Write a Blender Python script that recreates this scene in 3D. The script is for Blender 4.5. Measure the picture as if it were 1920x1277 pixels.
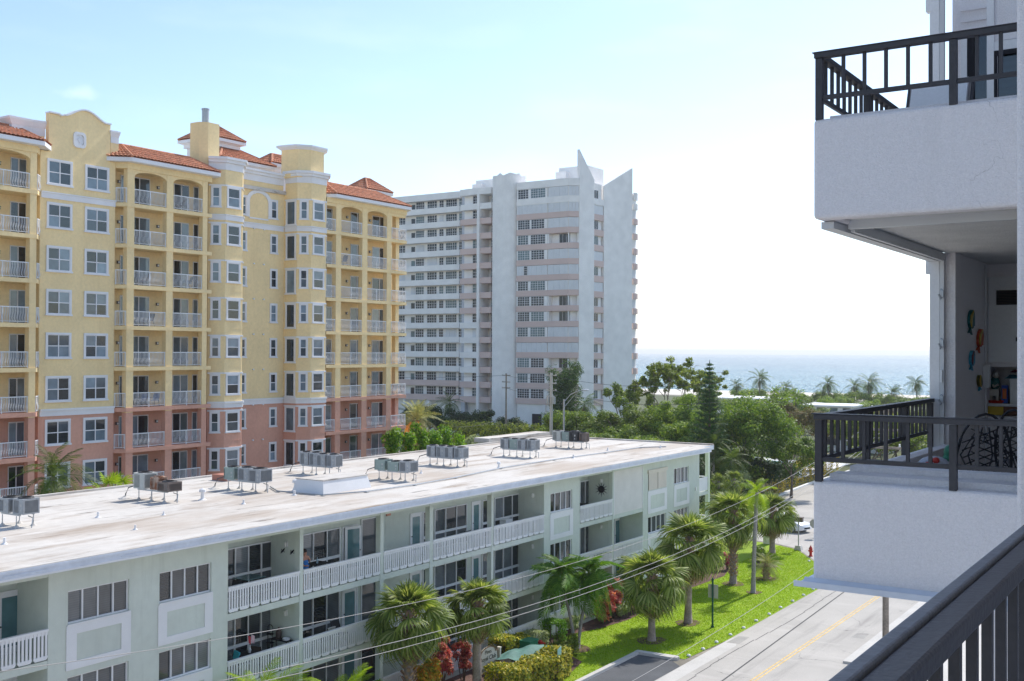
import bpy, math, random
import numpy as np
from mathutils import Vector, Matrix
from math import sin, cos, pi, radians, sqrt, atan2

for o in list(bpy.data.objects):
    bpy.data.objects.remove(o)
SC = bpy.context.scene
COL = SC.collection
random.seed(7)

# ------------------------------------------------------------------ camera
CAM = Vector((0, 0, 15.75))
yaw, pitch, roll = radians(33.33), radians(0.605), radians(0.24)
fw = Vector((-sin(yaw) * cos(pitch), cos(yaw) * cos(pitch), sin(pitch)))
rt = Vector((cos(yaw), sin(yaw), 0))
up = rt.cross(fw)
r2 = rt * cos(roll) + up * sin(roll)
u2 = up * cos(roll) - rt * sin(roll)
cd = bpy.data.cameras.new('camera')
cam = bpy.data.objects.new('camera', cd)
COL.objects.link(cam)
cd.sensor_width, cd.sensor_fit = 36, 'HORIZONTAL'
cd.lens = 2065 / 1920 * 36
cd.clip_start, cd.clip_end = 0.05, 100000
mw = Matrix((r2, u2, -fw)).transposed().to_4x4()
mw.translation = CAM
cam.matrix_world = mw
SC.camera = cam

# ------------------------------------------------------------------ sky, sun, exposure
SUN_AZ, SUN_EL = radians(3.0), radians(45)       # azimuth from +Y towards +X
w = bpy.data.worlds.new('World')
SC.world = w
w.use_nodes = True
nt = w.node_tree
nt.nodes.clear()
def N(t, typ, **kw):
    n = t.nodes.new(typ)
    for k, v in kw.items():
        if k.startswith('i_'):
            n.inputs[k[2:].replace('_', ' ')].default_value = v
        else:
            setattr(n, k, v)
    return n
sky = N(nt, 'ShaderNodeTexSky', sky_type='NISHITA', sun_disc=False, sun_elevation=SUN_EL,
        sun_rotation=SUN_AZ, altitude=700, air_density=1.0, dust_density=0.9, ozone_density=1.2)
bg = N(nt, 'ShaderNodeBackground')
bg.inputs['Strength'].default_value = 0.114
wo = N(nt, 'ShaderNodeOutputWorld')
tc = N(nt, 'ShaderNodeTexCoord')
# thin fair-weather wisps: noise on the direction, kept low in the sky
mp = N(nt, 'ShaderNodeMapping')
mp.inputs['Scale'].default_value = (3.2, 3.2, 13)
ns = N(nt, 'ShaderNodeTexNoise')
ns.inputs['Scale'].default_value, ns.inputs['Detail'].default_value = 2.2, 7
rp = N(nt, 'ShaderNodeValToRGB')
rp.color_ramp.elements[0].position, rp.color_ramp.elements[1].position = 0.5, 0.9
rp.color_ramp.elements[1].color = (.12, .12, .12, 1)
cl = N(nt, 'ShaderNodeMixRGB', blend_type='MIX')
cl.inputs['Color2'].default_value = (7.6, 7.9, 8.2, 1)
nt.links.new(tc.outputs['Generated'], mp.inputs[0])
nt.links.new(mp.outputs[0], ns.inputs['Vector'])
nt.links.new(ns.outputs[0], rp.inputs[0])
# one small puff standing over the gable
cdir = N(nt, 'ShaderNodeVectorMath', operation='SUBTRACT')
cdir.inputs[1].default_value = (-0.8001, 0.5610, 0.2125)
cscl = N(nt, 'ShaderNodeVectorMath', operation='MULTIPLY')
cscl.inputs[1].default_value = (62, 62, 190)
clen = N(nt, 'ShaderNodeVectorMath', operation='LENGTH')
nt.links.new(tc.outputs['Generated'], cdir.inputs[0])
nt.links.new(cdir.outputs[0], cscl.inputs[0])
nt.links.new(cscl.outputs[0], clen.inputs[0])
n2 = N(nt, 'ShaderNodeTexNoise')
n2.inputs['Scale'].default_value, n2.inputs['Detail'].default_value = 45, 6
nt.links.new(tc.outputs['Generated'], n2.inputs['Vector'])
pf = N(nt, 'ShaderNodeMath', operation='MULTIPLY_ADD')
pf.inputs[1].default_value, pf.inputs[2].default_value = 2.8, -0.15
nt.links.new(n2.outputs[0], pf.inputs[0])
pg = N(nt, 'ShaderNodeMath', operation='SUBTRACT')
nt.links.new(pf.outputs[0], pg.inputs[0])
nt.links.new(clen.outputs['Value'], pg.inputs[1])
ph = N(nt, 'ShaderNodeMath', operation='MULTIPLY', use_clamp=True)
ph.inputs[1].default_value = 0.17
nt.links.new(pg.outputs[0], ph.inputs[0])
cf = N(nt, 'ShaderNodeMath', operation='MAXIMUM', use_clamp=True)
nt.links.new(rp.outputs[0], cf.inputs[0])
nt.links.new(ph.outputs[0], cf.inputs[1])
nt.links.new(sky.outputs[0], cl.inputs['Color1'])
nt.links.new(cf.outputs[0], cl.inputs['Fac'])
nt.links.new(cl.outputs[0], bg.inputs['Color'])
nt.links.new(bg.outputs[0], wo.inputs['Surface'])
sl = bpy.data.lights.new('sun', 'SUN')
sl.energy, sl.angle, sl.color = 2.6, radians(0.5), (1, .95, .87)
so = bpy.data.objects.new('sun', sl)
COL.objects.link(so)
sv = Vector((sin(SUN_AZ) * cos(SUN_EL), cos(SUN_AZ) * cos(SUN_EL), sin(SUN_EL)))
so.rotation_euler = sv.to_track_quat('Z', 'Y').to_euler()
so.location = (0, 60, 120)
VS = SC.view_settings
VS.view_transform, VS.look = 'Standard', 'None'
VS.gamma, VS.use_curve_mapping, VS.exposure = 1, False, 0.93

# ------------------------------------------------------------------ mesh helpers
WL = {}                                            # world origin of every unrotated object
class MB:
    def __init__(s): s.v, s.f = [], []
    def add(s, vs, fs):
        o = len(s.v)
        s.v += [tuple(p) for p in vs]
        s.f += [tuple(i + o for i in f) for f in fs]
        return s
    def box(s, x0, x1, y0, y1, z0, z1):
        return s.add([(x0, y0, z0), (x1, y0, z0), (x1, y1, z0), (x0, y1, z0), (x0, y0, z1), (x1, y0, z1), (x1, y1, z1), (x0, y1, z1)],
                     [(3, 2, 1, 0), (4, 5, 6, 7), (0, 1, 5, 4), (1, 2, 6, 5), (2, 3, 7, 6), (3, 0, 4, 7)])
    def frustum(s, pb, z0, pt, z1):
        n = len(pb)
        zb = z0 if hasattr(z0, '__len__') else [z0] * n
        zt = z1 if hasattr(z1, '__len__') else [z1] * n
        return s.add([(p[0], p[1], z) for p, z in zip(pb, zb)] + [(p[0], p[1], z) for p, z in zip(pt, zt)],
                     [tuple(range(n - 1, -1, -1)), tuple(range(n, 2 * n))] + [(i, (i + 1) % n, n + (i + 1) % n, n + i) for i in range(n)])
    def prism(s, pts, z0, z1): return s.frustum(pts, z0, pts, z1)
    def cyl(s, x, y, z0, z1, r, n=12, r1=None):
        r1 = r if r1 is None else r1
        c = [(cos(2 * pi * i / n), sin(2 * pi * i / n)) for i in range(n)]
        return s.frustum([(x + r * a, y + r * b) for a, b in c], z0, [(x + r1 * a, y + r1 * b) for a, b in c], z1)
    def tube(s, pts, r, n=8):
        pts = [Vector(p) for p in pts]
        rs = r if hasattr(r, '__len__') else [r] * len(pts)
        o = len(s.v)
        for i, p in enumerate(pts):
            d = (pts[min(i + 1, len(pts) - 1)] - pts[max(i - 1, 0)]).normalized()
            a = d.cross(Vector((0, 0, 1)) if abs(d.z) < .9 else Vector((1, 0, 0))).normalized()
            b = d.cross(a)
            for k in range(n):
                t = 2 * pi * k / n
                s.v.append(tuple(p + (a * cos(t) + b * sin(t)) * rs[i]))
        for i in range(len(pts) - 1):
            for k in range(n):
                k2 = (k + 1) % n
                s.f.append((o + i * n + k, o + i * n + k2, o + (i + 1) * n + k2, o + (i + 1) * n + k))
        s.f.append(tuple(o + k for k in range(n)))
        s.f.append(tuple(o + (len(pts) - 1) * n + k for k in range(n - 1, -1, -1)))
        return s
    def lathe(s, prof, cx=0, cy=0, n=16):
        o = len(s.v)
        for r, z in prof:
            for k in range(n):
                s.v.append((cx + r * cos(2 * pi * k / n), cy + r * sin(2 * pi * k / n), z))
        for i in range(len(prof) - 1):
            for k in range(n):
                k2 = (k + 1) % n
                s.f.append((o + i * n + k, o + i * n + k2, o + (i + 1) * n + k2, o + (i + 1) * n + k))
        s.f.append(tuple(o + k for k in range(n - 1, -1, -1)))
        s.f.append(tuple(o + (len(prof) - 1) * n + k for k in range(n)))
        return s
    def extrude_xz(s, pts, y0, y1):                # polygon in (x, z), thickness along y
        n = len(pts)
        return s.add([(p[0], y0, p[1]) for p in pts] + [(p[0], y1, p[1]) for p in pts],
                     [tuple(range(n)), tuple(range(2 * n - 1, n - 1, -1))] + [(i, n + i, n + (i + 1) % n, (i + 1) % n) for i in range(n)])
    def extrude_yz(s, pts, x0, x1):                # polygon in (y, z), thickness along x
        n = len(pts)
        return s.add([(x0, p[0], p[1]) for p in pts] + [(x1, p[0], p[1]) for p in pts],
                     [tuple(range(n - 1, -1, -1)), tuple(range(n, 2 * n))] + [(i, (i + 1) % n, n + (i + 1) % n, n + i) for i in range(n)])
    def bar(s, p, q, wd, th):                      # a flat bar from p to q
        p, q = Vector(p), Vector(q)
        d = (q - p)
        a = d.cross(Vector((0, 0, 1)) if abs(d.normalized().z) < .95 else Vector((0, 1, 0))).normalized() * wd / 2
        b = d.cross(a).normalized() * th / 2
        vs = [p - a - b, p + a - b, p + a + b, p - a + b, q - a - b, q + a - b, q + a + b, q - a + b]
        return s.add(vs, [(3, 2, 1, 0), (4, 5, 6, 7), (0, 1, 5, 4), (1, 2, 6, 5), (2, 3, 7, 6), (3, 0, 4, 7)])
    def mesh(s, name, mat, off=(0, 0, 0), smooth=False):
        me = bpy.data.meshes.new(name)
        me.from_pydata([(a - off[0], b - off[1], c - off[2]) for a, b, c in s.v], [], s.f)
        me.materials.append(mat)
        if smooth:
            me.polygons.foreach_set('use_smooth', [True] * len(me.polygons))
        me.update()
        return me

def link(name, data, parent=None, loc=(0, 0, 0), rot=None, scale=None):
    o = bpy.data.objects.new(name, data)
    COL.objects.link(o)
    if parent is not None:
        o.parent = parent
    o.location = loc
    if rot is not None: o.rotation_euler = rot
    if scale is not None: o.scale = scale if hasattr(scale, '__len__') else (scale,) * 3
    return o
def tag(o, label=None, cat=None, group=None, kind=None):
    if label: o['label'] = label
    if cat: o['category'] = cat
    if group: o['group'] = group
    if kind: o['kind'] = kind
    return o
def thing(name, label, cat, loc=(0, 0, 0), rz=0, group=None):
    o = link(name, None, None, loc, (0, 0, rz))
    o.empty_display_size = .2
    WL[o.name] = Vector(loc)
    return tag(o, label, cat, group)
def part(mb, name, mat, parent, smooth=False):     # mb in world coordinates, parent chain unrotated
    off = WL[parent.name]
    o = link(name, mb.mesh(name, mat, off, smooth), parent)
    WL[o.name] = off
    return o
def lpart(mb, name, mat, parent, smooth=False):    # mb in the thing's own coordinates
    return link(name, mb.mesh(name, mat, (0, 0, 0), smooth), parent)
def solo(mb, name, mat, label, cat, group=None, smooth=False, kind=None):
    a = np.array(mb.v)
    lo, hi = a.min(0), a.max(0)
    off = Vector(((lo[0] + hi[0]) / 2, (lo[1] + hi[1]) / 2, lo[2]))
    o = link(name, mb.mesh(name, mat, off, smooth), None, off)
    WL[o.name] = off
    return tag(o, label, cat, group, kind)
def struct(mb, name, mat, smooth=False):
    return tag(link(name, mb.mesh(name, mat, (0, 0, 0), smooth)), kind='structure')
def put(me, name, parent, wloc, rz=0, rot=None, scale=None):   # shared mesh at a world place under an unrotated parent
    off = WL[parent.name]
    o = link(name, me, parent, Vector(wloc) - off, rot if rot is not None else (0, 0, rz), scale)
    return o
def npmesh(name, V, F, mat):                       # V (n,3), F (m,4) numpy, fast
    me = bpy.data.meshes.new(name)
    me.vertices.add(len(V))
    me.vertices.foreach_set('co', np.asarray(V, np.float32).ravel())
    k = F.shape[1]
    me.loops.add(F.size)
    me.loops.foreach_set('vertex_index', F.astype(np.int32).ravel())
    me.polygons.add(len(F))
    me.polygons.foreach_set('loop_start', np.arange(0, F.size, k, dtype=np.int32))
    me.polygons.foreach_set('loop_total', np.full(len(F), k, np.int32))
    me.materials.append(mat)
    me.update(calc_edges=True)
    return me

# ------------------------------------------------------------------ materials
def mat_base(name):
    m = bpy.data.materials.new(name)
    m.use_nodes = True
    t = m.node_tree
    return m, t, t.nodes['Principled BSDF']
def M(name, col, rough=.75, var=.1, vs=1.3, bump=0., bs=30, spec=.3, metal=0., rnd=0., stain=None, fine=.0, fs=40):
    """col x large noise x fine noise, optional stain (colour, scale xyz, lo, hi), bump, random per object"""
    m, t, b = mat_base(name)
    L = t.links.new
    b.inputs['Roughness'].default_value = rough
    b.inputs['Specular IOR Level'].default_value = spec
    b.inputs['Metallic'].default_value = metal
    geo = N(t, 'ShaderNodeNewGeometry')
    n1 = N(t, 'ShaderNodeTexNoise')
    n1.inputs['Scale'].default_value, n1.inputs['Detail'].default_value = vs, 5
    L(geo.outputs['Position'], n1.inputs['Vector'])
    mr = N(t, 'ShaderNodeMapRange')
    mr.inputs[1].default_value, mr.inputs[2].default_value = .3, .7
    mr.inputs[3].default_value, mr.inputs[4].default_value = 1 - var, 1 + var
    L(n1.outputs[0], mr.inputs[0])
    val = mr.outputs[0]
    if fine:
        n3 = N(t, 'ShaderNodeTexNoise')
        n3.inputs['Scale'].default_value, n3.inputs['Detail'].default_value = fs, 3
        L(geo.outputs['Position'], n3.inputs['Vector'])
        m3 = N(t, 'ShaderNodeMapRange')
        m3.inputs[1].default_value, m3.inputs[2].default_value = .3, .7
        m3.inputs[3].default_value, m3.inputs[4].default_value = 1 - fine, 1 + fine
        L(n3.outputs[0], m3.inputs[0])
        mm = N(t, 'ShaderNodeMath', operation='MULTIPLY')
        L(val, mm.inputs[0]); L(m3.outputs[0], mm.inputs[1])
        val = mm.outputs[0]
    if rnd:
        oi = N(t, 'ShaderNodeObjectInfo')
        m4 = N(t, 'ShaderNodeMapRange')
        m4.inputs[3].default_value, m4.inputs[4].default_value = 1 - rnd, 1 + rnd
        L(oi.outputs['Random'], m4.inputs[0])
        mm = N(t, 'ShaderNodeMath', operation='MULTIPLY')
        L(val, mm.inputs[0]); L(m4.outputs[0], mm.inputs[1])
        val = mm.outputs[0]
    vm = N(t, 'ShaderNodeVectorMath', operation='SCALE')
    vm.inputs[0].default_value = col
    L(val, vm.inputs['Scale'])
    out = vm.outputs[0]
    for st in ([stain] if stain and not isinstance(stain, list) else stain or []):
        sc, sca, lo, hi = st
        mp = N(t, 'ShaderNodeMapping')
        mp.inputs['Scale'].default_value = sca
        L(geo.outputs['Position'], mp.inputs[0])
        n2 = N(t, 'ShaderNodeTexNoise')
        n2.inputs['Scale'].default_value, n2.inputs['Detail'].default_value, n2.inputs['Roughness'].default_value = 1, 8, .65
        L(mp.outputs[0], n2.inputs['Vector'])
        m2 = N(t, 'ShaderNodeMapRange')
        m2.inputs[1].default_value, m2.inputs[2].default_value = lo, hi
        L(n2.outputs[0], m2.inputs[0])
        mx = N(t, 'ShaderNodeMixRGB')
        mx.inputs['Color2'].default_value = (*sc, 1)
        L(m2.outputs[0], mx.inputs['Fac']); L(out, mx.inputs['Color1'])
        out = mx.outputs[0]
    L(out, b.inputs['Base Color'])
    if bump:
        n4 = N(t, 'ShaderNodeTexNoise')
        n4.inputs['Scale'].default_value, n4.inputs['Detail'].default_value = bs, 4
        L(geo.outputs['Position'], n4.inputs['Vector'])
        bp = N(t, 'ShaderNodeBump')
        bp.inputs['Strength'].default_value, bp.inputs['Distance'].default_value = bump, .02
        L(n4.outputs[0], bp.inputs['Height'])
        L(bp.outputs[0], b.inputs['Normal'])
    return m
def leafmat(name, cols, trans=.38, rough=.45, rnd=.15):
    m, t, b = mat_base(name)
    L = t.links.new
    geo = N(t, 'ShaderNodeNewGeometry')
    cr = N(t, 'ShaderNodeValToRGB')
    e = cr.color_ramp.elements
    e[0].color, e[1].color = (*cols[0], 1), (*cols[-1], 1)
    for i, c in enumerate(cols[1:-1]):
        q = e.new((i + 1) / (len(cols) - 1))
        q.color = (*c, 1)
    L(geo.outputs['Random Per Island'], cr.inputs[0])
    oi = N(t, 'ShaderNodeObjectInfo')
    n1 = N(t, 'ShaderNodeTexNoise')
    n1.inputs['Scale'].default_value = .55
    L(geo.outputs['Position'], n1.inputs['Vector'])
    ad = N(t, 'ShaderNodeMath', operation='ADD')
    L(oi.outputs['Random'], ad.inputs[0]); L(n1.outputs[0], ad.inputs[1])
    mr = N(t, 'ShaderNodeMapRange')
    mr.inputs[1].default_value, mr.inputs[2].default_value = .3, 1.7
    mr.inputs[3].default_value, mr.inputs[4].default_value = 1 - rnd * 1.6, 1 + rnd * 1.6
    L(ad.outputs[0], mr.inputs[0])
    vm = N(t, 'ShaderNodeVectorMath', operation='SCALE')
    L(cr.outputs[0], vm.inputs[0]); L(mr.outputs[0], vm.inputs['Scale'])
    L(vm.outputs[0], b.inputs['Base Color'])
    b.inputs['Roughness'].default_value = rough + .1
    b.inputs['Specular IOR Level'].default_value = .2
    tr = N(t, 'ShaderNodeBsdfTranslucent')
    v2 = N(t, 'ShaderNodeVectorMath', operation='MULTIPLY')
    v2.inputs[1].default_value = (1.5, 1.45, .7)
    L(vm.outputs[0], v2.inputs[0]); L(v2.outputs[0], tr.inputs[0])
    mx = N(t, 'ShaderNodeMixShader')
    mx.inputs[0].default_value = trans
    L(b.outputs[0], mx.inputs[1]); L(tr.outputs[0], mx.inputs[2])
    L(mx.outputs[0], t.nodes['Material Output'].inputs['Surface'])
    return m
def glassmat(name, dark, light, p_light=.3, rough=.05, spec=.8):
    """window glass seen by day: glossy, with a room or a drawn blind behind, differing from window to window"""
    m, t, b = mat_base(name)
    L = t.links.new
    oi = N(t, 'ShaderNodeObjectInfo')
    cr = N(t, 'ShaderNodeValToRGB')
    e = cr.color_ramp.elements
    e[0].color, e[1].color = (*dark, 1), (*light, 1)
    e[0].position, e[1].position = 1 - p_light - .25, 1
    L(oi.outputs['Random'], cr.inputs[0])
    geo = N(t, 'ShaderNodeNewGeometry')
    n1 = N(t, 'ShaderNodeTexNoise')
    n1.inputs['Scale'].default_value = 1.6
    L(geo.outputs['Position'], n1.inputs['Vector'])
    mr = N(t, 'ShaderNodeMapRange')
    mr.inputs[3].default_value, mr.inputs[4].default_value = .55, 1.45
    L(n1.outputs[0], mr.inputs[0])
    # slats of a blind, faint
    wv = N(t, 'ShaderNodeTexWave', bands_direction='Z')
    wv.inputs['Scale'].default_value = 4.2
    L(geo.outputs['Position'], wv.inputs['Vector'])
    m2 = N(t, 'ShaderNodeMapRange')
    m2.inputs[3].default_value, m2.inputs[4].default_value = .88, 1.12
    L(wv.outputs[0], m2.inputs[0])
    mm = N(t, 'ShaderNodeMath', operation='MULTIPLY')
    L(mr.outputs[0], mm.inputs[0]); L(m2.outputs[0], mm.inputs[1])
    vm = N(t, 'ShaderNodeVectorMath', operation='SCALE')
    L(cr.outputs[0], vm.inputs[0]); L(mm.outputs[0], vm.inputs['Scale'])
    L(vm.outputs[0], b.inputs['Base Color'])
    b.inputs['Roughness'].default_value = rough
    b.inputs['Specular IOR Level'].default_value = spec
    n5 = N(t, 'ShaderNodeTexNoise')
    n5.inputs['Scale'].default_value = .9
    L(geo.outputs['Position'], n5.inputs['Vector'])
    bp = N(t, 'ShaderNodeBump')
    bp.inputs['Strength'].default_value, bp.inputs['Distance'].default_value = .12, .05
    L(n5.outputs[0], bp.inputs['Height']); L(bp.outputs[0], b.inputs['Normal'])
    return m

m_yel = M('yellow_stucco', (.885, .68, .37), .85, .07, .35, .35, 14, fine=.05, fs=5, stain=((.78, .57, .29), (1.2, 1.2, .10), .55, .85))
m_pink = M('salmon_stucco', (.67, .36, .265), .85, .08, .35, .35, 14, fine=.05, fs=5, stain=((.58, .29, .20), (1.2, 1.2, .10), .55, .85))
m_trim = M('white_trim', (.78, .77, .78), .7, .05, .8, fine=.03)
m_ywin = glassmat('condo_glass', (.012, .02, .028), (.20, .27, .33), .45)
m_rail = M('white_rail_paint', (.75, .76, .78), .5, .04)
m_tile = M('terracotta_tile', (.54, .235, .135), .8, .22, 3, .3, 20, fine=.28, fs=9)
m_lamp = M('lantern_metal', (.16, .15, .15), .5)
m_lglass = M('lantern_glass', (.7, .7, .68), .3)
m_steel = M('galvanised_steel', (.42, .44, .46), .45, .12, 6, metal=.5)
m_gwall = M('sage_render', (.62, .665, .60), .85, .05, .5, .3, 10, fine=.03, fs=3, stain=[((.52, .56, .50), (2.5, 2.5, .25), .54, .82), ((.45, .47, .43), (1.2, 1.2, .5), .68, .85)])
m_gwhite = M('white_render', (.80, .80, .81), .75, .05, .8, fine=.03)
m_gwin = glassmat('block_glass', (.022, .026, .032), (.19, .21, .23), .5)
m_gdoor = M('door_glass', (.10, .21, .23), .15, .15, 2, spec=.6)
m_roofw = M('roof_coating', (.61, .575, .53), .85, .07, .25, .25, 8, fine=.05, fs=2.5,
            stain=[((.30, .225, .165), (.80, .14, 1), .515, .70), ((.10, .08, .065), (1.9, .30, 1), .585, .70), ((.47, .40, .335), (.25, .08, 1), .48, .66)])
m_fascia = M('fascia_paint', (.66, .70, .78), .6, .07, 1.2, fine=.05, fs=6)
m_twhite = M('tower_white', (.90, .875, .85), .85, .04, .15, .25, 1.5, fine=.05, fs=.6)
m_tpink = M('tower_mauve', (.70, .54, .49), .85, .06, .2)
m_twin = glassmat('tower_glass', (.010, .015, .028), (.12, .19, .21), .3, .12, .4)
m_shut = M('shutter_white', (.72, .73, .75), .6, .04, 1)
m_near = M('balcony_stucco', (.88, .845, .855), .9, .02, 1.2, .7, 90, fine=.05, fs=70, stain=[((.77, .735, .74), (5, 5, .5), .56, .85), ((.66, .62, .61), (2.2, 2.2, 1.2), .68, .82)])
def add_cracks(m, col, scale, width, lo):
    t = m.node_tree
    b = t.nodes['Principled BSDF']
    src = b.inputs['Base Color'].links[0].from_socket
    geo = N(t, 'ShaderNodeNewGeometry')
    nz = N(t, 'ShaderNodeTexNoise'); nz.inputs['Scale'].default_value, nz.inputs['Detail'].default_value = scale * 3, 4
    t.links.new(geo.outputs['Position'], nz.inputs['Vector'])
    ad = N(t, 'ShaderNodeVectorMath', operation='MULTIPLY_ADD'); ad.inputs[1].default_value = (.35 / scale,) * 3
    t.links.new(nz.outputs['Color'], ad.inputs[0]); t.links.new(geo.outputs['Position'], ad.inputs[2])
    vo = N(t, 'ShaderNodeTexVoronoi', feature='DISTANCE_TO_EDGE'); vo.inputs['Scale'].default_value = scale
    t.links.new(ad.outputs[0], vo.inputs['Vector'])
    lt = N(t, 'ShaderNodeMath', operation='LESS_THAN'); lt.inputs[1].default_value = width * scale
    t.links.new(vo.outputs['Distance'], lt.inputs[0])
    n2 = N(t, 'ShaderNodeTexNoise'); n2.inputs['Scale'].default_value = scale * .55
    t.links.new(geo.outputs['Position'], n2.inputs['Vector'])
    mr = N(t, 'ShaderNodeMapRange'); mr.inputs[1].default_value, mr.inputs[2].default_value = lo, lo + .06
    t.links.new(n2.outputs[0], mr.inputs[0])
    mu_ = N(t, 'ShaderNodeMath', operation='MULTIPLY')
    t.links.new(lt.outputs[0], mu_.inputs[0]); t.links.new(mr.outputs[0], mu_.inputs[1])
    mx = N(t, 'ShaderNodeMixRGB'); mx.inputs['Color2'].default_value = (*col, 1)
    t.links.new(mu_.outputs[0], mx.inputs['Fac']); t.links.new(src, mx.inputs['Color1'])
    t.links.new(mx.outputs[0], b.inputs['Base Color'])
add_cracks(m_near, (.60, .57, .57), 1.6, .0013, .60)
m_ceil = M('popcorn_ceiling', (.74, .735, .715), .95, .06, 3, .9, 70, fine=.10, fs=55)
m_bronze = M('bronze_rail_paint', (.052, .050, .056), .55, .12, 3, .15, 60, fine=.08, fs=30, spec=.4)
m_dark = M('dark_interior', (.02, .02, .025), .8)
m_asph = M('aged_asphalt', (.455, .43, .395), .9, .09, .3, .3, 60, fine=.09, fs=25,
           stain=[((.30, .28, .26), (.9, .05, 1), .54, .76), ((.25, .24, .23), (1.1, .7, 1), .64, .78), ((.52, .49, .455), (.2, .9, 1), .56, .75)])
add_cracks(m_asph, (.22, .21, .20), .28, .016, .50)
m_asph2 = M('dark_asphalt', (.10, .105, .115), .9, .15, .6, .3, 60, fine=.12, fs=25)
m_conc = M('concrete', (.55, .53, .50), .9, .08, .7, .3, 40, fine=.06, fs=12, stain=((.4, .38, .35), (.7, .7, .7), .58, .8))
m_white = M('white_paint', (.8, .8, .8), .6, .04)
m_yline = M('yellow_road_paint', (.66, .47, .20), .8, .2, 2, fine=.25, fs=9)
m_crack = M('tar_seam', (.09, .09, .09), .9)
m_lawn = M('lawn_turf', (.25, .375, .016), .9, .16, .35, .6, 30, fine=.22, fs=10, stain=[((.28, .34, .03), (.5, .5, .5), .5, .75), ((.30, .27, .07), (.9, .6, 1), .63, .80)])
m_soil = M('planting_soil', (.27, .245, .20), .95, .3, .3, .4, 10, fine=.2, fs=3)
m_mulch = M('bark_mulch', (.13, .075, .062), .95, .25, 2, .7, 30, fine=.35, fs=20)
m_sand = M('beach_sand', (.72, .66, .57), .95, .08, .1)
m_alu = M('alu_frame', (.62, .63, .64), .45, .05)
# ================================================================== GROUND, ROADS, SEA
def sheet(pts, z): return MB().add([(x, y, z) for x, y in pts], [tuple(range(len(pts)))])
struct(sheet([(-3500, -400), (3500, -400), (3500, 434), (-3500, 434)], 0), 'ground', m_soil)
struct(MB().add([(-3500, 380, .008), (3500, 380, .008), (3500, 436, .008), (-3500, 436, .008), (3500, 480, -2.2), (-3500, 480, -2.2)],
                [(0, 1, 2, 3), (3, 2, 4, 5)]), 'beach', m_sand)
m_sea, t, b = mat_base('sea_water')
geo = N(t, 'ShaderNodeNewGeometry')
h = None
for s, d, st in (((.05, .06, 1), 4, 1.0), ((.55, .045, 1), 4, 1.0), ((.012, .02, 1), 3, .7)):
    mp_ = N(t, 'ShaderNodeMapping'); mp_.inputs['Scale'].default_value = s
    nn = N(t, 'ShaderNodeTexNoise'); nn.inputs['Scale'].default_value, nn.inputs['Detail'].default_value = 1, d
    t.links.new(geo.outputs['Position'], mp_.inputs[0]); t.links.new(mp_.outputs[0], nn.inputs['Vector'])
    bp = N(t, 'ShaderNodeBump'); bp.inputs['Strength'].default_value, bp.inputs['Distance'].default_value = st, 2.5
    t.links.new(nn.outputs[0], bp.inputs['Height'])
    if h: t.links.new(h.outputs[0], bp.inputs['Normal'])
    h = bp
t.links.new(h.outputs[0], b.inputs['Normal'])
gy = N(t, 'ShaderNodeSeparateXYZ'); t.links.new(geo.outputs['Position'], gy.inputs[0])
mr = N(t, 'ShaderNodeMapRange'); mr.inputs[1].default_value, mr.inputs[2].default_value = 450, 1500
t.links.new(gy.outputs['Y'], mr.inputs[0])
mx = N(t, 'ShaderNodeMixRGB')                     # pale turquoise over the sand bar, deeper blue offshore
mx.inputs['Color1'].default_value, mx.inputs['Color2'].default_value = (.05, .17, .20, 1), (.03, .075, .115, 1)
t.links.new(mr.outputs[0], mx.inputs[0]); t.links.new(mx.outputs[0], b.inputs['Base Color'])
b.inputs['Roughness'].default_value = .24
b.inputs['IOR'].default_value = 1.33
struct(sheet([(-14000, 430), (14000, 430), (14000, 16000), (-14000, 16000)], -1.15), 'sea', m_sea)
# the wind chop near the shore is real relief
nu, nv = 760, 300
rw = np.random.default_rng(17)
vv = 436 * (3600 / 436) ** (np.arange(nv) / (nv - 1))
uu = np.linspace(-.68, .12, nu)
Yw = np.repeat(vv[:, None], nu, 1); Xw = uu[None, :] * Yw
Zw = np.zeros((nv, nu))
for i in range(9):
    lam, th = rw.uniform(5, 16), rw.normal(0, .5) + pi / 2
    Zw += .018 * lam * np.sin(2 * pi / lam * (Xw * cos(th) + Yw * sin(th)) + rw.uniform(0, 6.28)) / 3
Zw += rw.normal(0, .17, Zw.shape) * (Yw / 900) ** .55
ii = (np.arange(nv - 1)[:, None] * nu + np.arange(nu - 1)[None, :]).ravel()
Fw = np.stack([ii, ii + 1, ii + nu + 1, ii + nu], 1)
tag(link('sea_chop', npmesh('sea_chop', np.stack([Xw, Yw, Zw - .62], 2).reshape(-1, 3), Fw, m_sea)), kind='structure')

struct(sheet([(-160, 76), (-33, 89.5), (-37.4, 94), (-43.2, 118), (-43.8, 139), (-13, 139), (-13, 372), (-420, 372), (-420, 190), (-160, 180)], .005), 'garden_ground', M('garden_ground', (.095, .11, .045), .95, .35, .2, .4, 4, fine=.3, fs=1.5))
struct(sheet([(-23.35, -60), (-15.95, -60), (-15.95, 168), (-23.35, 168)], .012), 'street', m_asph)
struct(sheet([(-23.36, 74), (-24.5, 78.5), (-26.2, 81.8), (-28.2, 84.9), (-29.6, 87), (-32.3, 88.6), (-37, 89), (-37, 93), (-38.4, 100),
              (-42, 117.5), (-42.8, 130), (-43, 138), (-23.36, 138)], .010), 'side_street', m_asph)
struct(sheet([(-23.34, 20), (-22.5, 20), (-22.5, 56.2), (-22.9, 57.5), (-23.34, 57.8)], .016), 'gutter_apron', m_conc)
struct(MB().box(-19.58, -19.49, -40, 140, .012, .018).box(-19.38, -19.29, -40, 140, .012, .018), 'centre_line_marking', m_yline)
cr = MB()
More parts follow.
